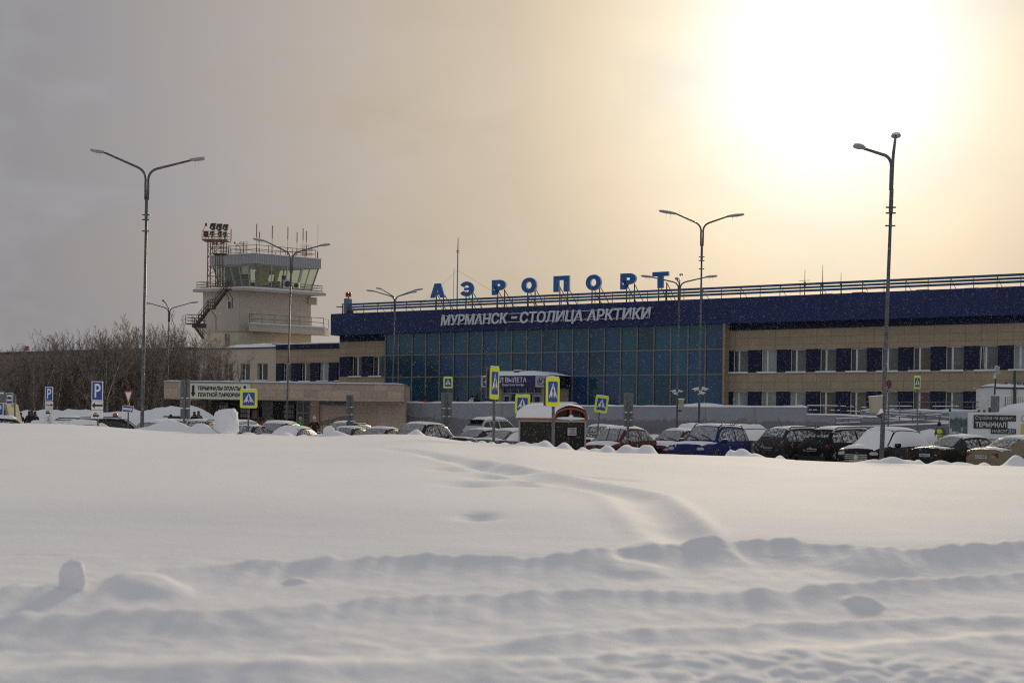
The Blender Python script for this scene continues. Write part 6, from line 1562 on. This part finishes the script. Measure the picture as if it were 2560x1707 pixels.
def car(label, kind, px, D, heading, paint, snow=(.06, .02, .05), windows='d', roof_rails=False, side_snow=0, z=0.0, sL=1, sH=1, sW=1, plate=None, front=True, extras=(), screen=None, name='parked_car', cat='car', group='cars parked behind the snow ridge', lamps_on=True):
    """heading: direction the car faces (radians, world). snow = thickness on roof, screens, bonnet/boot"""
    if isinstance(heading, str):
        az = (px-HX)/F
        heading = pi/2-az-radians(27)+pi if heading == 'toward' else pi/2-az-radians(42)
    k, _ = ray(px, HY+40); t = thing(name, label, cat, (k*D, D, z), heading, group)
    p = Prof(kind, sL, sH, sW); xs = []
    for a, b in zip(p.K, p.K[1:]):
        n = max(1, int((b[0]-a[0])/.16)); xs += [a[0]+(b[0]-a[0])*i/n for i in range(n)]
    xs.append(p.x1); m = MB(); rows = []
    for x in xs:
        h = p.sect(x); rows.append([(x, y, zz) for y, zz in h]+[(x, -y, zz) for y, zz in h[-2:0:-1]])
    m.grid(rows, closed=True); nC = len(rows[0])
    m.f.append(tuple(range(nC))); m.m.append(0); n0 = (len(rows)-1)*nC; m.f.append(tuple(n0+i for i in range(nC-1, -1, -1))); m.m.append(0)
    body = m.build('body', paint, t, smooth='auto')
    rb, rr, rf, cw = p.marks
    gm = {'d': glass_d, 'c': glass_c, 'f': glass_f}[windows]; sc = {'d': glass_d, 'c': glass_c, 'f': glass_f}[screen or windows]
    def pane(xa, xb, ta, tb, sg, nm):
        n = 8; r0 = []
        for i in range(n+1):
            x = xa+(xb-xa)*i/n; col = []
            for j in range(4):
                q = p.side(x, ta+(tb-ta)*j/3, sg); q.y += sg*.007; col.append(q)
            r0.append(col)
        MB().grid(r0).build(nm, gm, t, smooth=True, fix=False)
    B = (rf+rr)/2 + .05
    segs = [(B+.05, cw-.16), (rr+.28 if kind != 'sedan' else rr-.05, B-.05)]
    if kind in ('suv', 'box', 'hatch'): segs.append((rb+.14, rr+.20))
    for sg in (1, -1):
        for xa, xb in segs: pane(xa, xb, .10, .86, sg, 'side_window')
    def topsheet(xa, xb, ky, off, mt, nm, nx=8, ny=8, par=None, th=None, seed=0):
        r0 = []
        for i in range(nx+1):
            x = xa+(xb-xa)*i/nx; wt = p.at(x)[4]; r = []
            for j in range(ny+1):
                y = (j/ny*2-1)*wt*ky; zz = p.top(x, y)
                if th is not None:
                    e = min(1, i/nx*nx/1.6, (nx-i)/1.6)*min(1, j/1.5, (ny-j)/1.5)
                    e = max(0, min(1, e)); zz += off + th*(e**.6)*(1+.35*noise.noise(Vector((x*1.3, y*1.5, seed)))) - (1-e)*.02
                else: zz += off
                dz = 0
                r.append((x, y, zz))
            r0.append(r)
        return MB().grid(r0).build(nm, mt, par or t, smooth=True, fix=False)
    topsheet(rf+.05, cw-.06, .88, .014, sc, 'windscreen'); topsheet(rb+.05, rr-.03, .86, .014, sc, 'rear_window')
    sd = hash(label) % 97 if False else sum(map(ord, label)) % 97
    R, S, Hh = snow
    if R: topsheet(rr-.06, rf+.06, 1.0, .004, SNOW, 'roof_snow', 14, 10, None, R, sd)
    if S > .035:
        topsheet(rf-.0, cw+.02, .97, .012, SNOW, 'windscreen_snow', 10, 10, None, S, sd+1); topsheet(rb-.02, rr+.02, .97, .012, SNOW, 'rear_snow', 8, 10, None, S, sd+2)
    if Hh:
        topsheet(cw-.02, p.x1-.16, 1.06, .004, SNOW, 'bonnet_snow', 12, 10, None, Hh, sd+3)
        if kind == 'sedan': topsheet(p.x0+.08, rb+.03, 1.05, .004, SNOW, 'boot_snow', 8, 10, None, Hh, sd+4)
    if side_snow:
        for sg in (1, -1):
            r0 = []
            for i in range(13):
                x = rb+.05+(cw-.1-rb)*i/12; col = []
                for j in range(5):
                    q = p.side(x, .02+.95*j/4, sg); q.y += sg*(.012+side_snow*(1-.5*abs(j/2-1))*(.6+.5*noise.noise(Vector((x*1.7, j*.6, sd))))*(0.3 if i in (0, 12) else 1)); col.append(q)
                r0.append(col)
            MB().grid(r0).build('side_snow', SNOW, t, smooth=True, fix=False)
    # wheels
    xw = (p.x0+.82*sL, p.x1-.88*sL); rw = .33
    for x in xw:
        zb, bl, tp, w, wt = p.at(x)
        for sg in (1, -1):
            y0, y1 = sg*(w-.20), sg*(w+.012)
            MB().tube([(x, sg*(w-.02), rw), (x, sg*(w+.004), rw)], rw+.075, 20).build('wheel_arch', trim, t)
            o = MB().tube([(x, y0, rw), (x, y1-sg*.03, rw), (x, y1, rw)], [rw, rw, rw*.93], 20).build('wheel', tyre, t, smooth='auto')
            mm = MB(); mm.tube([(x, y1-sg*.02, rw), (x, y1+sg*.004, rw)], rw*.62, 16)
            for q in range(5): a = q*2*pi/5; mm.bar((x, y1+sg*.006, rw), (x+rw*.6*cos(a), y1+sg*.006, rw+rw*.6*sin(a)), .05, .012)
            mm.build('rim', rim_m, o)
    # lower trim, lights, plate, grille, mirrors, handles
    zb = .30
    for sg in (1, -1):
        M_ = MB()
        for i in range(8):
            pass
        xm = cw-.30; q = p.side(xm, .12, sg); mm = MB(); mm.ell((xm, q.y+sg*.13, q.z+.06), (.07, .12, .085), 10, 8, 0, None, .7); mm.bar((xm, q.y-sg*.02, q.z), (xm, q.y+sg*.08, q.z+.04), .05)
        mr = mm.build('mirror', paint if 'mirror' not in extras else trim, t, smooth=True)
        if Hh > .02 or R > .03: MB().ell((xm, q.y+sg*.13, q.z+.14), (.065, .11, .03), 10, 6).build('mirror_snow', SNOW, mr, smooth=True)
        for xa in (B+.25, rr+.45):
            w = p.at(xa)[3]; bl = p.at(xa)[1]; MB().box(xa-.10, xa+.08, min(sg*(w-.02), sg*(w+.025)), max(sg*(w-.02), sg*(w+.025)), bl-.16, bl-.12).build('door_handle', paint, t)
        zb_, bl, tp, w, wt = p.at(p.x1-.22)
        o = MB().ell((p.x1-.19, sg*w*.74, bl-.14), (.17, .19, .085), 12, 8, 0, None, .75).build('headlight', head_l, t, smooth=True)
        zb_, bl, tp, w, wt = p.at(p.x0+.10)
        if kind in ('suv',): MB().ell((p.x0+.13, sg*w*.82, bl-.12), (.10, .15, .11), 12, 8, 0, None, .7).build('tail_light', tail, t, smooth=True)
        elif kind == 'sedan': MB().box(p.x0+.01, p.x0+.10, min(sg*w*.58, sg*w*.92), max(sg*w*.58, sg*w*.92), bl-.25, bl-.11).build('tail_light', tail, t)
        else: MB().ell((p.x0+.12, sg*w*.88, bl-.10), (.10, .10, .20), 10, 8, 0, None, .75).build('tail_light', tail, t, smooth=True)
    zb_, bl, tp, w, wt = p.at(p.x1-.06)
    g_ = MB(); g_.box(p.x1-.10, p.x1+.012, -.42, .42, .56, .70); g_.build('grille', grille_m, t)
    if 'grille' in extras: 
        c_ = MB()
        for zz in (.50, .57, .64, .71): c_.box(p.x1-.02, p.x1+.022, -.46, .46, zz-.012, zz+.012)
        c_.build('grille_bar', chrome, t); MB().tube([(p.x1+.022, 0, .61), (p.x1+.034, 0, .61)], .085, 14).build('emblem', chrome, t)
    MB().box(p.x1-.12, p.x1+.01, -.68*sW, .68*sW, .36, .50).build('front_bumper', trim, t)
    MB().box(p.x0-.025, p.x0+.18, -.72*sW, .72*sW, .38, .56).build('rear_bumper', paint if kind == 'sedan' else trim, t)
    if kind != 'sedan': MB().bar((p.x0+.0, -.3, .78), (p.x0+.0, .3, .78), .05).build('tailgate_trim', chrome if 'chrome' in extras else trim, t)
    if 'spoiler' in extras: MB().box(rr-.36, rr-.02, -.56, .56, p.top(rr, 0)-.07, p.top(rr, 0)-.02).build('roof_spoiler', trim, t)
    if plate:
        fx = p.x1+.014 if plate[1] == 'f' else p.x0-.03; zz = .47 if plate[1] == 'f' else (.80 if kind != 'sedan' else .74)
        sx = 1 if plate[1] == 'f' else -1
        if plate[1] == 'r': fx = p.x0-.012
        o = MB().box(min(fx, fx+sx*.012), max(fx, fx+sx*.012), -.26, .26, zz-.056, zz+.056).build('number_plate', pl_w, t)
        me = text_mesh('plate_text', plate[0], black, -.23, .23, zz-.036, zz+.036, 0, .004, .01)
        for v in me.vertices: x, y, z_ = v.co; v.co = (fx+sx*(.0125-y), x*sx, z_)
        lnk('plate_text', me, o)
    if roof_rails:
        for sg in (1, -1):
            pts = [(rr+.05, 0), (rr+.22, .07), (rf-.25, .07), (rf-.05, 0)]
            MB().tube([(x, sg*p.at(x)[4]*.93, p.top(x, p.at(x)[4]*.93)+dz+.0) for x, dz in pts], .022, 6).build('roof_rail', trim, t)
    if 'wipers_up' in extras:
        mm = MB()
        for y in (.05, .55): a = Vector((cw-.02, y, p.top(cw, y)+.02)); mm.bar(a, a+Vector((-.15, .1, .55)), .025)
        mm.build('wiper', trim, t)
    elif S < .03:
        mm = MB()
        for y in (-.10, .48): mm.bar((cw-.05, y, p.top(cw-.05, y)+.035), (cw-.22, y-.5, p.top(cw-.22, y-.45)+.03), .03)
        mm.build('wiper', trim, t)
    if 'aerial' in extras: a = Vector((rf-.1 if 'aerial_front' in extras else rr+.25, 0, p.H)); MB().tube([a, a+Vector((-.25, 0, .42))], .010, 5).build('aerial', trim, t)
    if 'beacon' in extras: MB().ell((0, -.1, p.H+.14), (.13, .13, .13), 12, 8).build('roof_beacon', mat('beacon_orange', (.35, .06, .03), .4), t, smooth=True)
    if 'rack' in extras: MB().box(-.9, .7, -.05, .05, p.H+.18, p.H+.25).box(-.05, .05, -.5, .5, p.H+.1, p.H+.18).build('roof_rack', trim, t)
    if 'chrome_line' in extras:
        for sg in (1, -1): MB().tube([p.side(x, t_, sg)+Vector((0, sg*.012, 0)) for x, t_ in ((rr+.0, .08), (rr+.4, .90), (B, .92), (rf+.1, .88), (cw-.12, .08))], .016, 5).build('window_chrome', chrome, t)
    return t
def paint(nm, c, snow=.12, rough=.42, sc=5): return mat('paint_'+nm, c, rough, 0, .1, 3, spec=.15, snow=snow*.6, snow_scale=sc)
AWAY, TOWARD = 'away', 'toward'
# near row, right to left
car('olive-beige saloon at the right edge seen from behind with red lamps', 'sedan', 2572, 50, AWAY, paint('olive', (.20, .165, .115), .05), (.04, .012, .015), 'd', plate=('К305МР', 'r'), sW=.96)
car('dark green-black saloon seen from behind, snow on its rear window', 'sedan', 2424, 52, AWAY, paint('dark_green', (.022, .024, .020), .16), (.045, .02, .02), 'd', plate=('Р602КХ51', 'r'), extras=('mirror',), sW=.98, screen='f')
car('black crossover thickly covered with snow, facing left with chrome grille', 'suv', 2212, 53.5, TOWARD, paint('black_snowy', (.010, .010, .011), .08), (.06, .045, .05), 'd', side_snow=.02, plate=('В621НО51', 'f'), extras=('grille',))
car('black crossover seen from behind with snow stuck on its tailgate', 'suv', 2130, 58, AWAY, paint('black_away', (.010, .010, .011), .24, sc=3), (.055, .02, .02), 'd', roof_rails=True, plate=('Х263НР51', 'r'), extras=('spoiler', 'chrome_line'), sL=1.05, sH=1.02)
car('dark grey crossover seen from behind with roof rails and square lamps', 'suv', 2008, 60, AWAY, paint('dark_grey', (.035, .035, .036), .2), (.035, .018, .02), 'd', roof_rails=True, plate=('Х217ЕВ51', 'r'), extras=('aerial',), sL=.97, sH=1.02)
car('bright dark blue boxy off-roader with roof rails facing left', 'box', 1774, 56.5, TOWARD, paint('blue', (.012, .020, .11), .06), (.05, .018, .03), 'd', roof_rails=True, screen='f')
car('maroon car with frosted windscreen half hidden by the blue off-roader', 'sedan', 1692, 63, TOWARD, paint('maroon', (.09, .018, .02), .15), (.05, .02, .04), 'd', screen='f', sH=1.06, extras=('aerial', 'aerial_front'))
car('reddish-brown hatchback with raised wipers beside the kiosk', 'hatch', 1546, 60, TOWARD, paint('red_brown', (.085, .022, .016), .06), (.06, .02, .035), 'd', extras=('wipers_up',), screen='f', sL=1.03)
car('dark estate partly hidden behind the kiosk and red-brown hatchback', 'suv', 1500, 70, TOWARD, paint('dark_estate', (.02, .02, .022), .2), (.05, .02, .04), 'd')
car('white car buried in smooth snow before the grey wall, behind the maroon car', 'hatch', 1722, 72, TOWARD, paint('white_second', (.30, .30, .31), .3), (.24, .14, .14), 'f', side_snow=.10)
car('snow-covered car behind the dark grey crossover', 'suv', 1880, 70, AWAY, paint('grey_second', (.06, .06, .06), .3), (.14, .10, .10), 'f', side_snow=.08)
car('snow-dusted silver car seen from behind left of the kiosk', 'sedan', 1292, 61, AWAY, paint('silver', (.10, .10, .105), .4), (.05, .03, .05), 'f', screen='f', side_snow=.012)
car('dark red-grey saloon with a lit red tail lamp left of the kiosk', 'sedan', 1222, 67, AWAY, paint('dark_red_grey', (.045, .025, .025), .2), (.05, .02, .03), 'd', screen='f')
car('white off-roader parked at the grey wall showing its snowy tailgate', 'suv', 1240, 85, AWAY, paint('white_suv', (.46, .46, .47), .3), (.09, .02, .05), 'c', extras=('spoiler',), sH=1.10, z=.2)
car('black crossover with chrome window line before the grey wall', 'suv', 1047, 65, TOWARD, paint('black_line', (.012, .011, .011), .16), (.06, .03, .05), 'd', extras=('aerial', 'chrome_line'), screen='f')
car('low dark saloon whose roof shows just above the ridge left of the black crossover', 'sedan', 950, 64, TOWARD, paint('dark_low', (.03, .02, .022), .1), (.05, .03, .05), 'd', screen='f')
car('dark crossover behind the sign back with a frosted windscreen', 'suv', 862, 72, TOWARD, paint('dark_crossover', (.014, .014, .014), .2), (.06, .03, .05), 'd', extras=('aerial',), roof_rails=True, screen='f')
car('small dark car peeping over the ridge right of the round snowball', 'sedan', 868, 68, TOWARD, paint('dark_small', (.03, .02, .022), .2), (.05, .03, .05), 'd')
car('black saloon with chrome window line and frosted windscreen by the near lamp', 'sedan', 690, 68, TOWARD, paint('black_sedan', (.012, .012, .013), .1), (.05, .02, .03), 'd', extras=('chrome_line',), screen='f', sH=1.13)
car('pale snow-covered saloon in front of the black saloon with the chrome line', 'sedan', 728, 60, TOWARD, paint('pale_sedan', (.10, .09, .09), .3), (.07, .04, .06), 'd', screen='f', sH=.98)
car('white car with a red tail lamp right of the tall snow block', 'hatch', 612, 80, AWAY, paint('white_hatch', (.50, .50, .50), .1), (.06, .02, .05), 'c', sH=1.06)
car('pale roofed car behind the black saloon in front of the lamp post', 'suv', 690, 80, TOWARD, paint('pale_roof', (.10, .10, .11), .2), (.07, .03, .05), 'd', screen='f')
car('dark green car low beside the foot of the yellow crossing sign', 'sedan', 618, 67, TOWARD, paint('dark_green_low', (.012, .018, .015), .2), (.03, .02, .02), 'd', sH=1.02)
car('black crossover behind the leftmost grey sign back', 'suv', 498, 68, TOWARD, paint('black_left', (.012, .012, .013), .15), (.06, .02, .03), 'd', roof_rails=True)
car('dark car with a roof rack behind the leftmost grey sign back', 'suv', 438, 76, AWAY, paint('dark_rack', (.018, .018, .02), .2), (.07, .05, .05), 'd', extras=('rack',), screen='f')
car('light car with an upright spoiler beside the near left lamp post', 'hatch', 382, 66, TOWARD, paint('light_lamp', (.12, .11, .11), .2), (.06, .03, .05), 'd', screen='f')
car('black minivan with an orange roof beacon behind the larger P sign', 'suv', 288, 68, radians(8), paint('black_van', (.010, .010, .011), .18), (.03, .0, .03), 'c', roof_rails=True, extras=('beacon',), sH=1.04, sL=1.08)
car('rounded car wholly under smooth snow between the two P signs', 'sedan', 190, 58, radians(200), paint('grey_buried', (.12, .12, .125), .5), (.14, .12, .12), 'f', side_snow=.08, sH=1.02)
car('long snowy car behind the P sign with the wheelchair plate', 'suv', 160, 70, radians(190), paint('grey_long', (.09, .08, .085), .4), (.12, .06, .10), 'f', side_snow=.03, roof_rails=True)
car('dark estate at the far left edge with a snowy roof', 'suv', 15, 60, radians(12), paint('dark_edge', (.015, .015, .017), .15), (.08, .02, .05), 'd')
car('pale car just below the small group of people at far left', 'sedan', 92, 66, radians(200), paint('pale_far', (.16, .15, .15), .5), (.12, .08, .10), 'f', side_snow=.05)
# minibus at the far left
bD = 84; k, _ = ray(-8, 1030); mbx = thing('minibus', 'cream minibus front end at the left edge with a red roof light', 'van', (k*bD, bD, 0), 0)
cream = mat('van_cream', (.36, .33, .25), .75, spec=.15)
xr = P(22, 1030, bD).x-k*bD; zt = P(10, 1006, bD).z
MB().prism([(-4.2, .5), (xr+.12, .5), (xr+.1, 1.5), (xr, zt-.75), (xr-.15, zt-.12), (xr-.35, zt), (-4.2, zt)], 0, 2.0, lambda x, z, y: (x, y, z)).build('body', cream, mbx)
MB().prism([(xr-.62, 1.5), (xr-.14, 1.5), (xr-.22, zt-.45), (xr-.36, zt-.3), (xr-.62, zt-.3)], -.02, -.002, lambda x, z, y: (x, y, z)).build('window', glass_c, mbx)
MB().box(xr+.02, xr+.14, -.25, -.05, 1.5, 1.85).build('mirror', trim, mbx); MB().ell((xr-.42, .4, zt+.05), (.12, .12, .12), 10, 6).build('roof_light', redl, mbx)
for x in (-3.2, xr-.8): MB().tube([(x, -.02, .42), (x, .25, .42)], .42, 18).build('wheel', tyre, mbx)
# ------------------------------------------------------------------ people
skin = mat('skin', (.42, .24, .17), .6, var=.06)
def skin_mesh(name, verts, edges, radii, root=0, sub=1):
    me = bpy.data.meshes.new(name+'_rig'); me.from_pydata(verts, edges, []); me.update()
    o = bpy.data.objects.new(name+'_rig', me); COL.objects.link(o)
    md = o.modifiers.new('s', 'SKIN'); md.use_smooth_shade = True
    for i, r in enumerate(radii):
        sv = me.skin_vertices[0].data[i]; sv.radius = (r, r) if not isinstance(r, tuple) else r; sv.use_root = (i == root)
    if sub: s = o.modifiers.new('u', 'SUBSURF'); s.levels = sub; s.render_levels = sub
    dg = bpy.context.evaluated_depsgraph_get(); dg.update()
    out = bpy.data.meshes.new_from_object(o.evaluated_get(dg), depsgraph=dg); out.name = name
    bpy.data.objects.remove(o); bpy.data.meshes.remove(me); return out
POSES = {'stand': ((.30, .02, 1.10), (.30, .10, .86)), 'pockets': ((.33, .02, 1.12), (.22, .20, .98)), 'carry': ((.31, .06, 1.12), (.16, .30, 1.10)), 'phone': ((.31, .08, 1.14), (.12, .24, 1.30))}
def person_meshes(pose, lean=0.0):
    e, h = POSES[pose]
    J = [(0, 0, .95), (0, .0, 1.12), (0, .0, 1.34), (0, .0, 1.47), (0, .015, 1.56), (0, .02, 1.64), (0, .015, 1.71)]; R = [(.145, .11), (.14, .105), (.17, .11), .055, .06, (.078, .095), .065]
    E = [(i, i+1) for i in range(6)]
    for s in (1, -1):
        b = len(J)
        J += [(s*.17, 0, 1.40), (s*e[0], e[1], e[2]), (s*h[0], h[1], h[2]), (s*h[0]*.97, h[1]+.05, h[2]-.07), (s*(h[0]-.035), h[1]+.07, h[2]-.02)]; R += [.062, .045, .032, .028, .013]
        E += [(2, b), (b, b+1), (b+1, b+2), (b+2, b+3), (b+2, b+4)]
        for q in range(4):
            n = len(J); x0 = h[0]*.97-.022+q*.015; J += [(s*x0, h[1]+.065, h[2]-.11), (s*x0, h[1]+.075, h[2]-.15-.012*(q in (1, 2)))]; R += [.010, .008]; E += [(b+3, n), (n, n+1)]
        b = len(J); J += [(s*.095, 0, .90), (s*.11, .02, .50), (s*.115, -.01, .09), (s*.12, .13, .045)]; R += [.10, .065, .045, .04]; E += [(0, b), (b, b+1), (b+1, b+2), (b+2, b+3)]
    n = len(J); J += [(0, .118, 1.635)]; R += [.014]; E += [(5, n)]
    tilt = lambda v: (v[0], v[1]+lean*max(0, v[2]-.95), v[2]-.5*lean*lean*max(0, v[2]-.95)) 
    J = [tilt(v) for v in J]
    body = skin_mesh('body', J, E, R)
    JJ = [(0, 0, .78), (0, 0, 1.0), (0, 0, 1.2), (0, 0, 1.38), (0, 0, 1.47)]; RR = [(.20, .15), (.19, .145), (.19, .145), (.185, .13), (.085, .09)]; EE = [(0, 1), (1, 2), (2, 3), (3, 4)]
    for s in (1, -1):
        b = len(JJ); JJ += [(s*.19, 0, 1.385), (s*e[0]*1.02, e[1], e[2]), (s*h[0]*1.0, h[1], h[2]+.02)]; RR += [.088, .075, .055]; EE += [(3, b), (b, b+1), (b+1, b+2)]
    jac = skin_mesh('jacket', [tilt(v) for v in JJ], EE, RR)
    JT = [(0, 0, .92)]; RT = [(.16, .12)]; ET = []
    for s in (1, -1):
        b = len(JT); JT += [(s*.10, 0, .84), (s*.11, .02, .50), (s*.115, -.01, .13)]; RT += [.105, .080, .07]; ET += [(0, b), (b, b+1), (b+1, b+2)]
    tro = skin_mesh('trousers', JT, ET, RT)
    hat = MB(); top = Vector(tilt((0, .012, 1.685)))
    hat.ell(top, (.108, .118, .115), 14, 9); hat.tube([top+Vector((0, 0, -.055)), top+Vector((0, 0, .0))], .113, 14)
    hood = MB(); n = Vector(tilt((0, -.03, 1.52))); hood.ell(n, (.15, .13, .075), 12, 7)
    return dict(body=body, jacket=jac, trousers=tro, hat=hat.mesh('hat', [black], True), hood=hood.mesh('hood', [black], True))
PM = {k: person_meshes(k, .0) for k in POSES}
PM['bent'] = person_meshes('carry', .28)
face_dark = mat('eye_dark', (.02, .015, .012), .4)
def person(label, px, head_y, D, facing, pose, jac, hat=None, tro=(.02, .02, .022), hood=True, group=None, bob=False, scale=1.0, floor=None, vest=None):
    top = P(px, head_y, D); h = 1.80*scale; z = top.z-h if floor is None else floor
    t = thing('person', label, 'person', (top.x, D, z), facing, group); s_ = (top.z-z)/1.80; t.scale = (s_, s_, s_)
    pm = PM[pose]
    def part(nm, key, c):
        me = pm[key]
        o = lnk(nm, me, t)
        if not len(me.materials): me.materials.append(None)
        o.material_slots[0].link = 'OBJECT'; o.material_slots[0].material = c; return o
    cm = lambda c, nm: mat('cloth_%s_%03d_%03d_%03d' % (nm, c[0]*999, c[1]*999, c[2]*999), c, .85, var=.2, scale=5)
    part('body', 'body', skin); j = part('jacket', 'jacket', cm(jac, 'jacket')); part('trousers', 'trousers', cm(tro, 'trousers'))
    ln = .28 if pose == 'bent' else 0
    f = lambda x, y, z_: (x, y+ln*max(0, z_-.95), z_-.5*ln*ln*max(0, z_-.95))
    ey = MB(); 
    for s in (1, -1): ey.ell(f(s*.034, .105, 1.655), (.012, .008, .009), 8, 5)
    ey.ell(f(0, .108, 1.585), (.026, .006, .007), 8, 5); ey.build('facial_features', face_dark, t)
    if hat:
        ho = part('hat', 'hat', cm(hat, 'hat'))
        if bob: MB().ell((0, .0, 1.82), (.05, .05, .05), 10, 6).build('bobble', cm(hat, 'hat'), ho)
    else: part('hair', 'hat', cm((.02, .015, .012), 'hair'))
    if hood: part('hood', 'hood', cm(tuple(min(1, c*.8) for c in jac) if hood is True else hood, 'hood'))
    bo = MB()
    for s in (1, -1): bo.ell((s*.117, .045, .06), (.06, .14, .07), 10, 6, 0, None, .8); bo.tube([(s*.115, -.01, .06), (s*.115, -.01, .2)], .068, 8)
    bo.build('boots', mat('boots', (.015, .014, .013), .7), t)
    if vest:
        m = MB(); rows = []
        for i in range(9):
            z_ = .80+.62*i/8; r = interp([(.8, .225), (1.0, .215), (1.38, .215), (1.42, .12)], z_); r2 = r*.78
            rows.append([f(r*cos(a*pi/10)*1.02, r2*sin(a*pi/10), z_) for a in range(20)])
        v = m.grid(rows, closed=True).build('vest', mat('vest_yellow', (.62, .85, .01), .7, var=.08), t, smooth=True)
        for zz in (.98, 1.14):
            m = MB(); m.grid([[f(.228*cos(a*pi/10)*1.02, .178*sin(a*pi/10), z_) for a in range(20)] for z_ in (zz-.025, zz+.025)], closed=True); m.build('reflective_band', mat('band_grey', (.16, .19, .08), .4), v)
    return t
person('worker in a yellow high-visibility vest and black cap bending by the snow pile', 2354, 1054, 77.5, pi*.72, 'bent', (.10, .09, .075), (.01, .01, .011), (.05, .05, .05), vest=True, hood=False)
person('person in a bright green jacket and pink knitted hat at the pavilion', 751.5, 1041, 92, pi*.55, 'phone', (.01, .42, .05), (.42, .25, .28), (.04, .04, .045))
person('person in a long dark coat with a white bobble hat', 786, 1040.5, 92, pi*.1, 'pockets', (.018, .009, .010), (.55, .55, .58), (.03, .008, .01), bob=True, hood=False)
person('person in a grey padded jacket seen from behind by the white car', 639, 1043.5, 92, 0, 'carry', (.10, .11, .115), (.015, .015, .016), hood=(.20, .19, .17))
person('person in a red jacket among the group at the notice boards', 658, 1042.5, 95, pi*.4, 'carry', (.40, .014, .018), (.012, .012, .013))
person('person in a grey knitted hat just above the pale car roof', 669, 1049, 88, pi, 'stand', (.06, .06, .065), (.26, .26, .27), bob=False)
person('person in black standing back at the barred white door', 679.5, 1035.5, 100, pi*.9, 'stand', (.012, .012, .013), (.012, .012, .013))
person('person with bare dark hair behind the red jacket at the notice boards', 650, 1042, 96, pi*.6, 'stand', (.02, .018, .018), None)
ZT = 1.9
def tper(label, px, hy, facing, pose, jac, hat, **kw):
    tt_, zz_ = T(px, hy, -11.8); D = T.O.y + tt_*T.u.y - 11.8*T.v.y; return person(label, px, hy, D, facing, pose, jac, hat, **kw)
tper('person in a red jacket with a brown fur hood behind the grey wall', 1061.5, 988.5, -.5, 'stand', (.38, .014, .014), (.02, .014, .012), hood=(.12, .07, .04))
tper('person with dark hair just visible beside the red-jacketed one behind the wall', 1056.5, 991, .6, 'stand', (.06, .012, .012), None)
tper('small dark figure alone in the middle of the wall top', 1145, 994, .2, 'stand', (.016, .016, .02), (.02, .014, .013))
tper('person in a pale blue and white jacket with a black hat behind the wall', 1181, 987.5, .3, 'carry', (.5, .62, .7), (.015, .014, .016))
tper('person in a black coat beside the pale blue jacket behind the wall', 1192.5, 985, -.6, 'pockets', (.010, .010, .012), (.014, .012, .012))
for px, hy, D, fc, jc, ht, lab in ((34.5, 1030.5, 103, 2.6, (.02, .016, .02), (.02, .014, .014), 'dark-dressed person leftmost of the distant trio at far left'), (44, 1030.5, 102, 3.4, (.014, .016, .022), None, 'dark-dressed person in the middle of the distant trio at far left'), (51.5, 1030, 103, 3.9, (.018, .014, .016), (.016, .012, .014), 'dark-dressed person rightmost of the distant trio at far left'),
                              (73.5, 1026.5, 101, 2.9, (.010, .010, .011), (.012, .011, .011), 'black-clad person left in the huddle near the first P sign'), (79.5, 1026, 100, 3.3, (.012, .011, .011), (.02, .016, .014), 'black-clad person in the middle of the huddle near the first P sign'), (87.5, 1028, 101, 3.9, (.010, .011, .012), None, 'black-clad person right in the huddle near the first P sign'),
                              (486, 1028, 104, 3.0, (.014, .014, .015), (.05, .03, .025), 'person in black stooping left of the pavilion column'), (496.5, 1026.5, 105, 3.4, (.16, .12, .10), (.10, .04, .03), 'person in a brownish coat at the pavilion column'), (427, 1035, 100, 3.2, (.012, .012, .013), (.012, .012, .012), 'lone dark head above the roof-racked car')):
    person(lab, px, hy, D, fc, 'stand', jc, ht, group=None)
# ------------------------------------------------------------------ falling snow
def flakes(n=80000):
    rnd = random.Random(3); mb = MB()
    for i in range(n):
        D = 9+101*rnd.random()**.62; X = (-.42+.84*rnd.random()**.8)*D; z = rnd.uniform(.3 if D > 45 else 1.2, 1.6+(.105 if i % 12 else .30)*D)
        r = rnd.uniform(.0020, .0046)*(.55+D/70); p = Vector((X, D, z))
        q = [p+Vector((rnd.uniform(-r, r), rnd.uniform(-r, r), rnd.uniform(-r, r))) for _ in range(2)]
        n0 = len(mb.v); mb.v += [p+Vector((0, 0, r)), p+Vector((r, 0, 0)), p+Vector((0, r, -r*.2)), p+Vector((-r, -r*.3, -r*.4))]
        mb.f += [(n0, n0+1, n0+2), (n0, n0+2, n0+3), (n0, n0+3, n0+1), (n0+1, n0+3, n0+2)]; mb.m += [0]*4
    m = bpy.data.materials.new('snowflake'); m.use_nodes = True; N = m.node_tree.nodes; L = m.node_tree.links; N.remove(N['Principled BSDF'])
    a, b, x = N.new('ShaderNodeBsdfDiffuse'), N.new('ShaderNodeBsdfTranslucent'), N.new('ShaderNodeMixShader')
    a.inputs[0].default_value = b.inputs[0].default_value = (.92, .92, .94, 1); x.inputs[0].default_value = .55
    L.new(a.outputs[0], x.inputs[1]); L.new(b.outputs[0], x.inputs[2]); L.new(x.outputs[0], N['Material Output'].inputs[0])
    return tag(mb.build('falling_snow', m, fix=False), kind='stuff')
flakes()
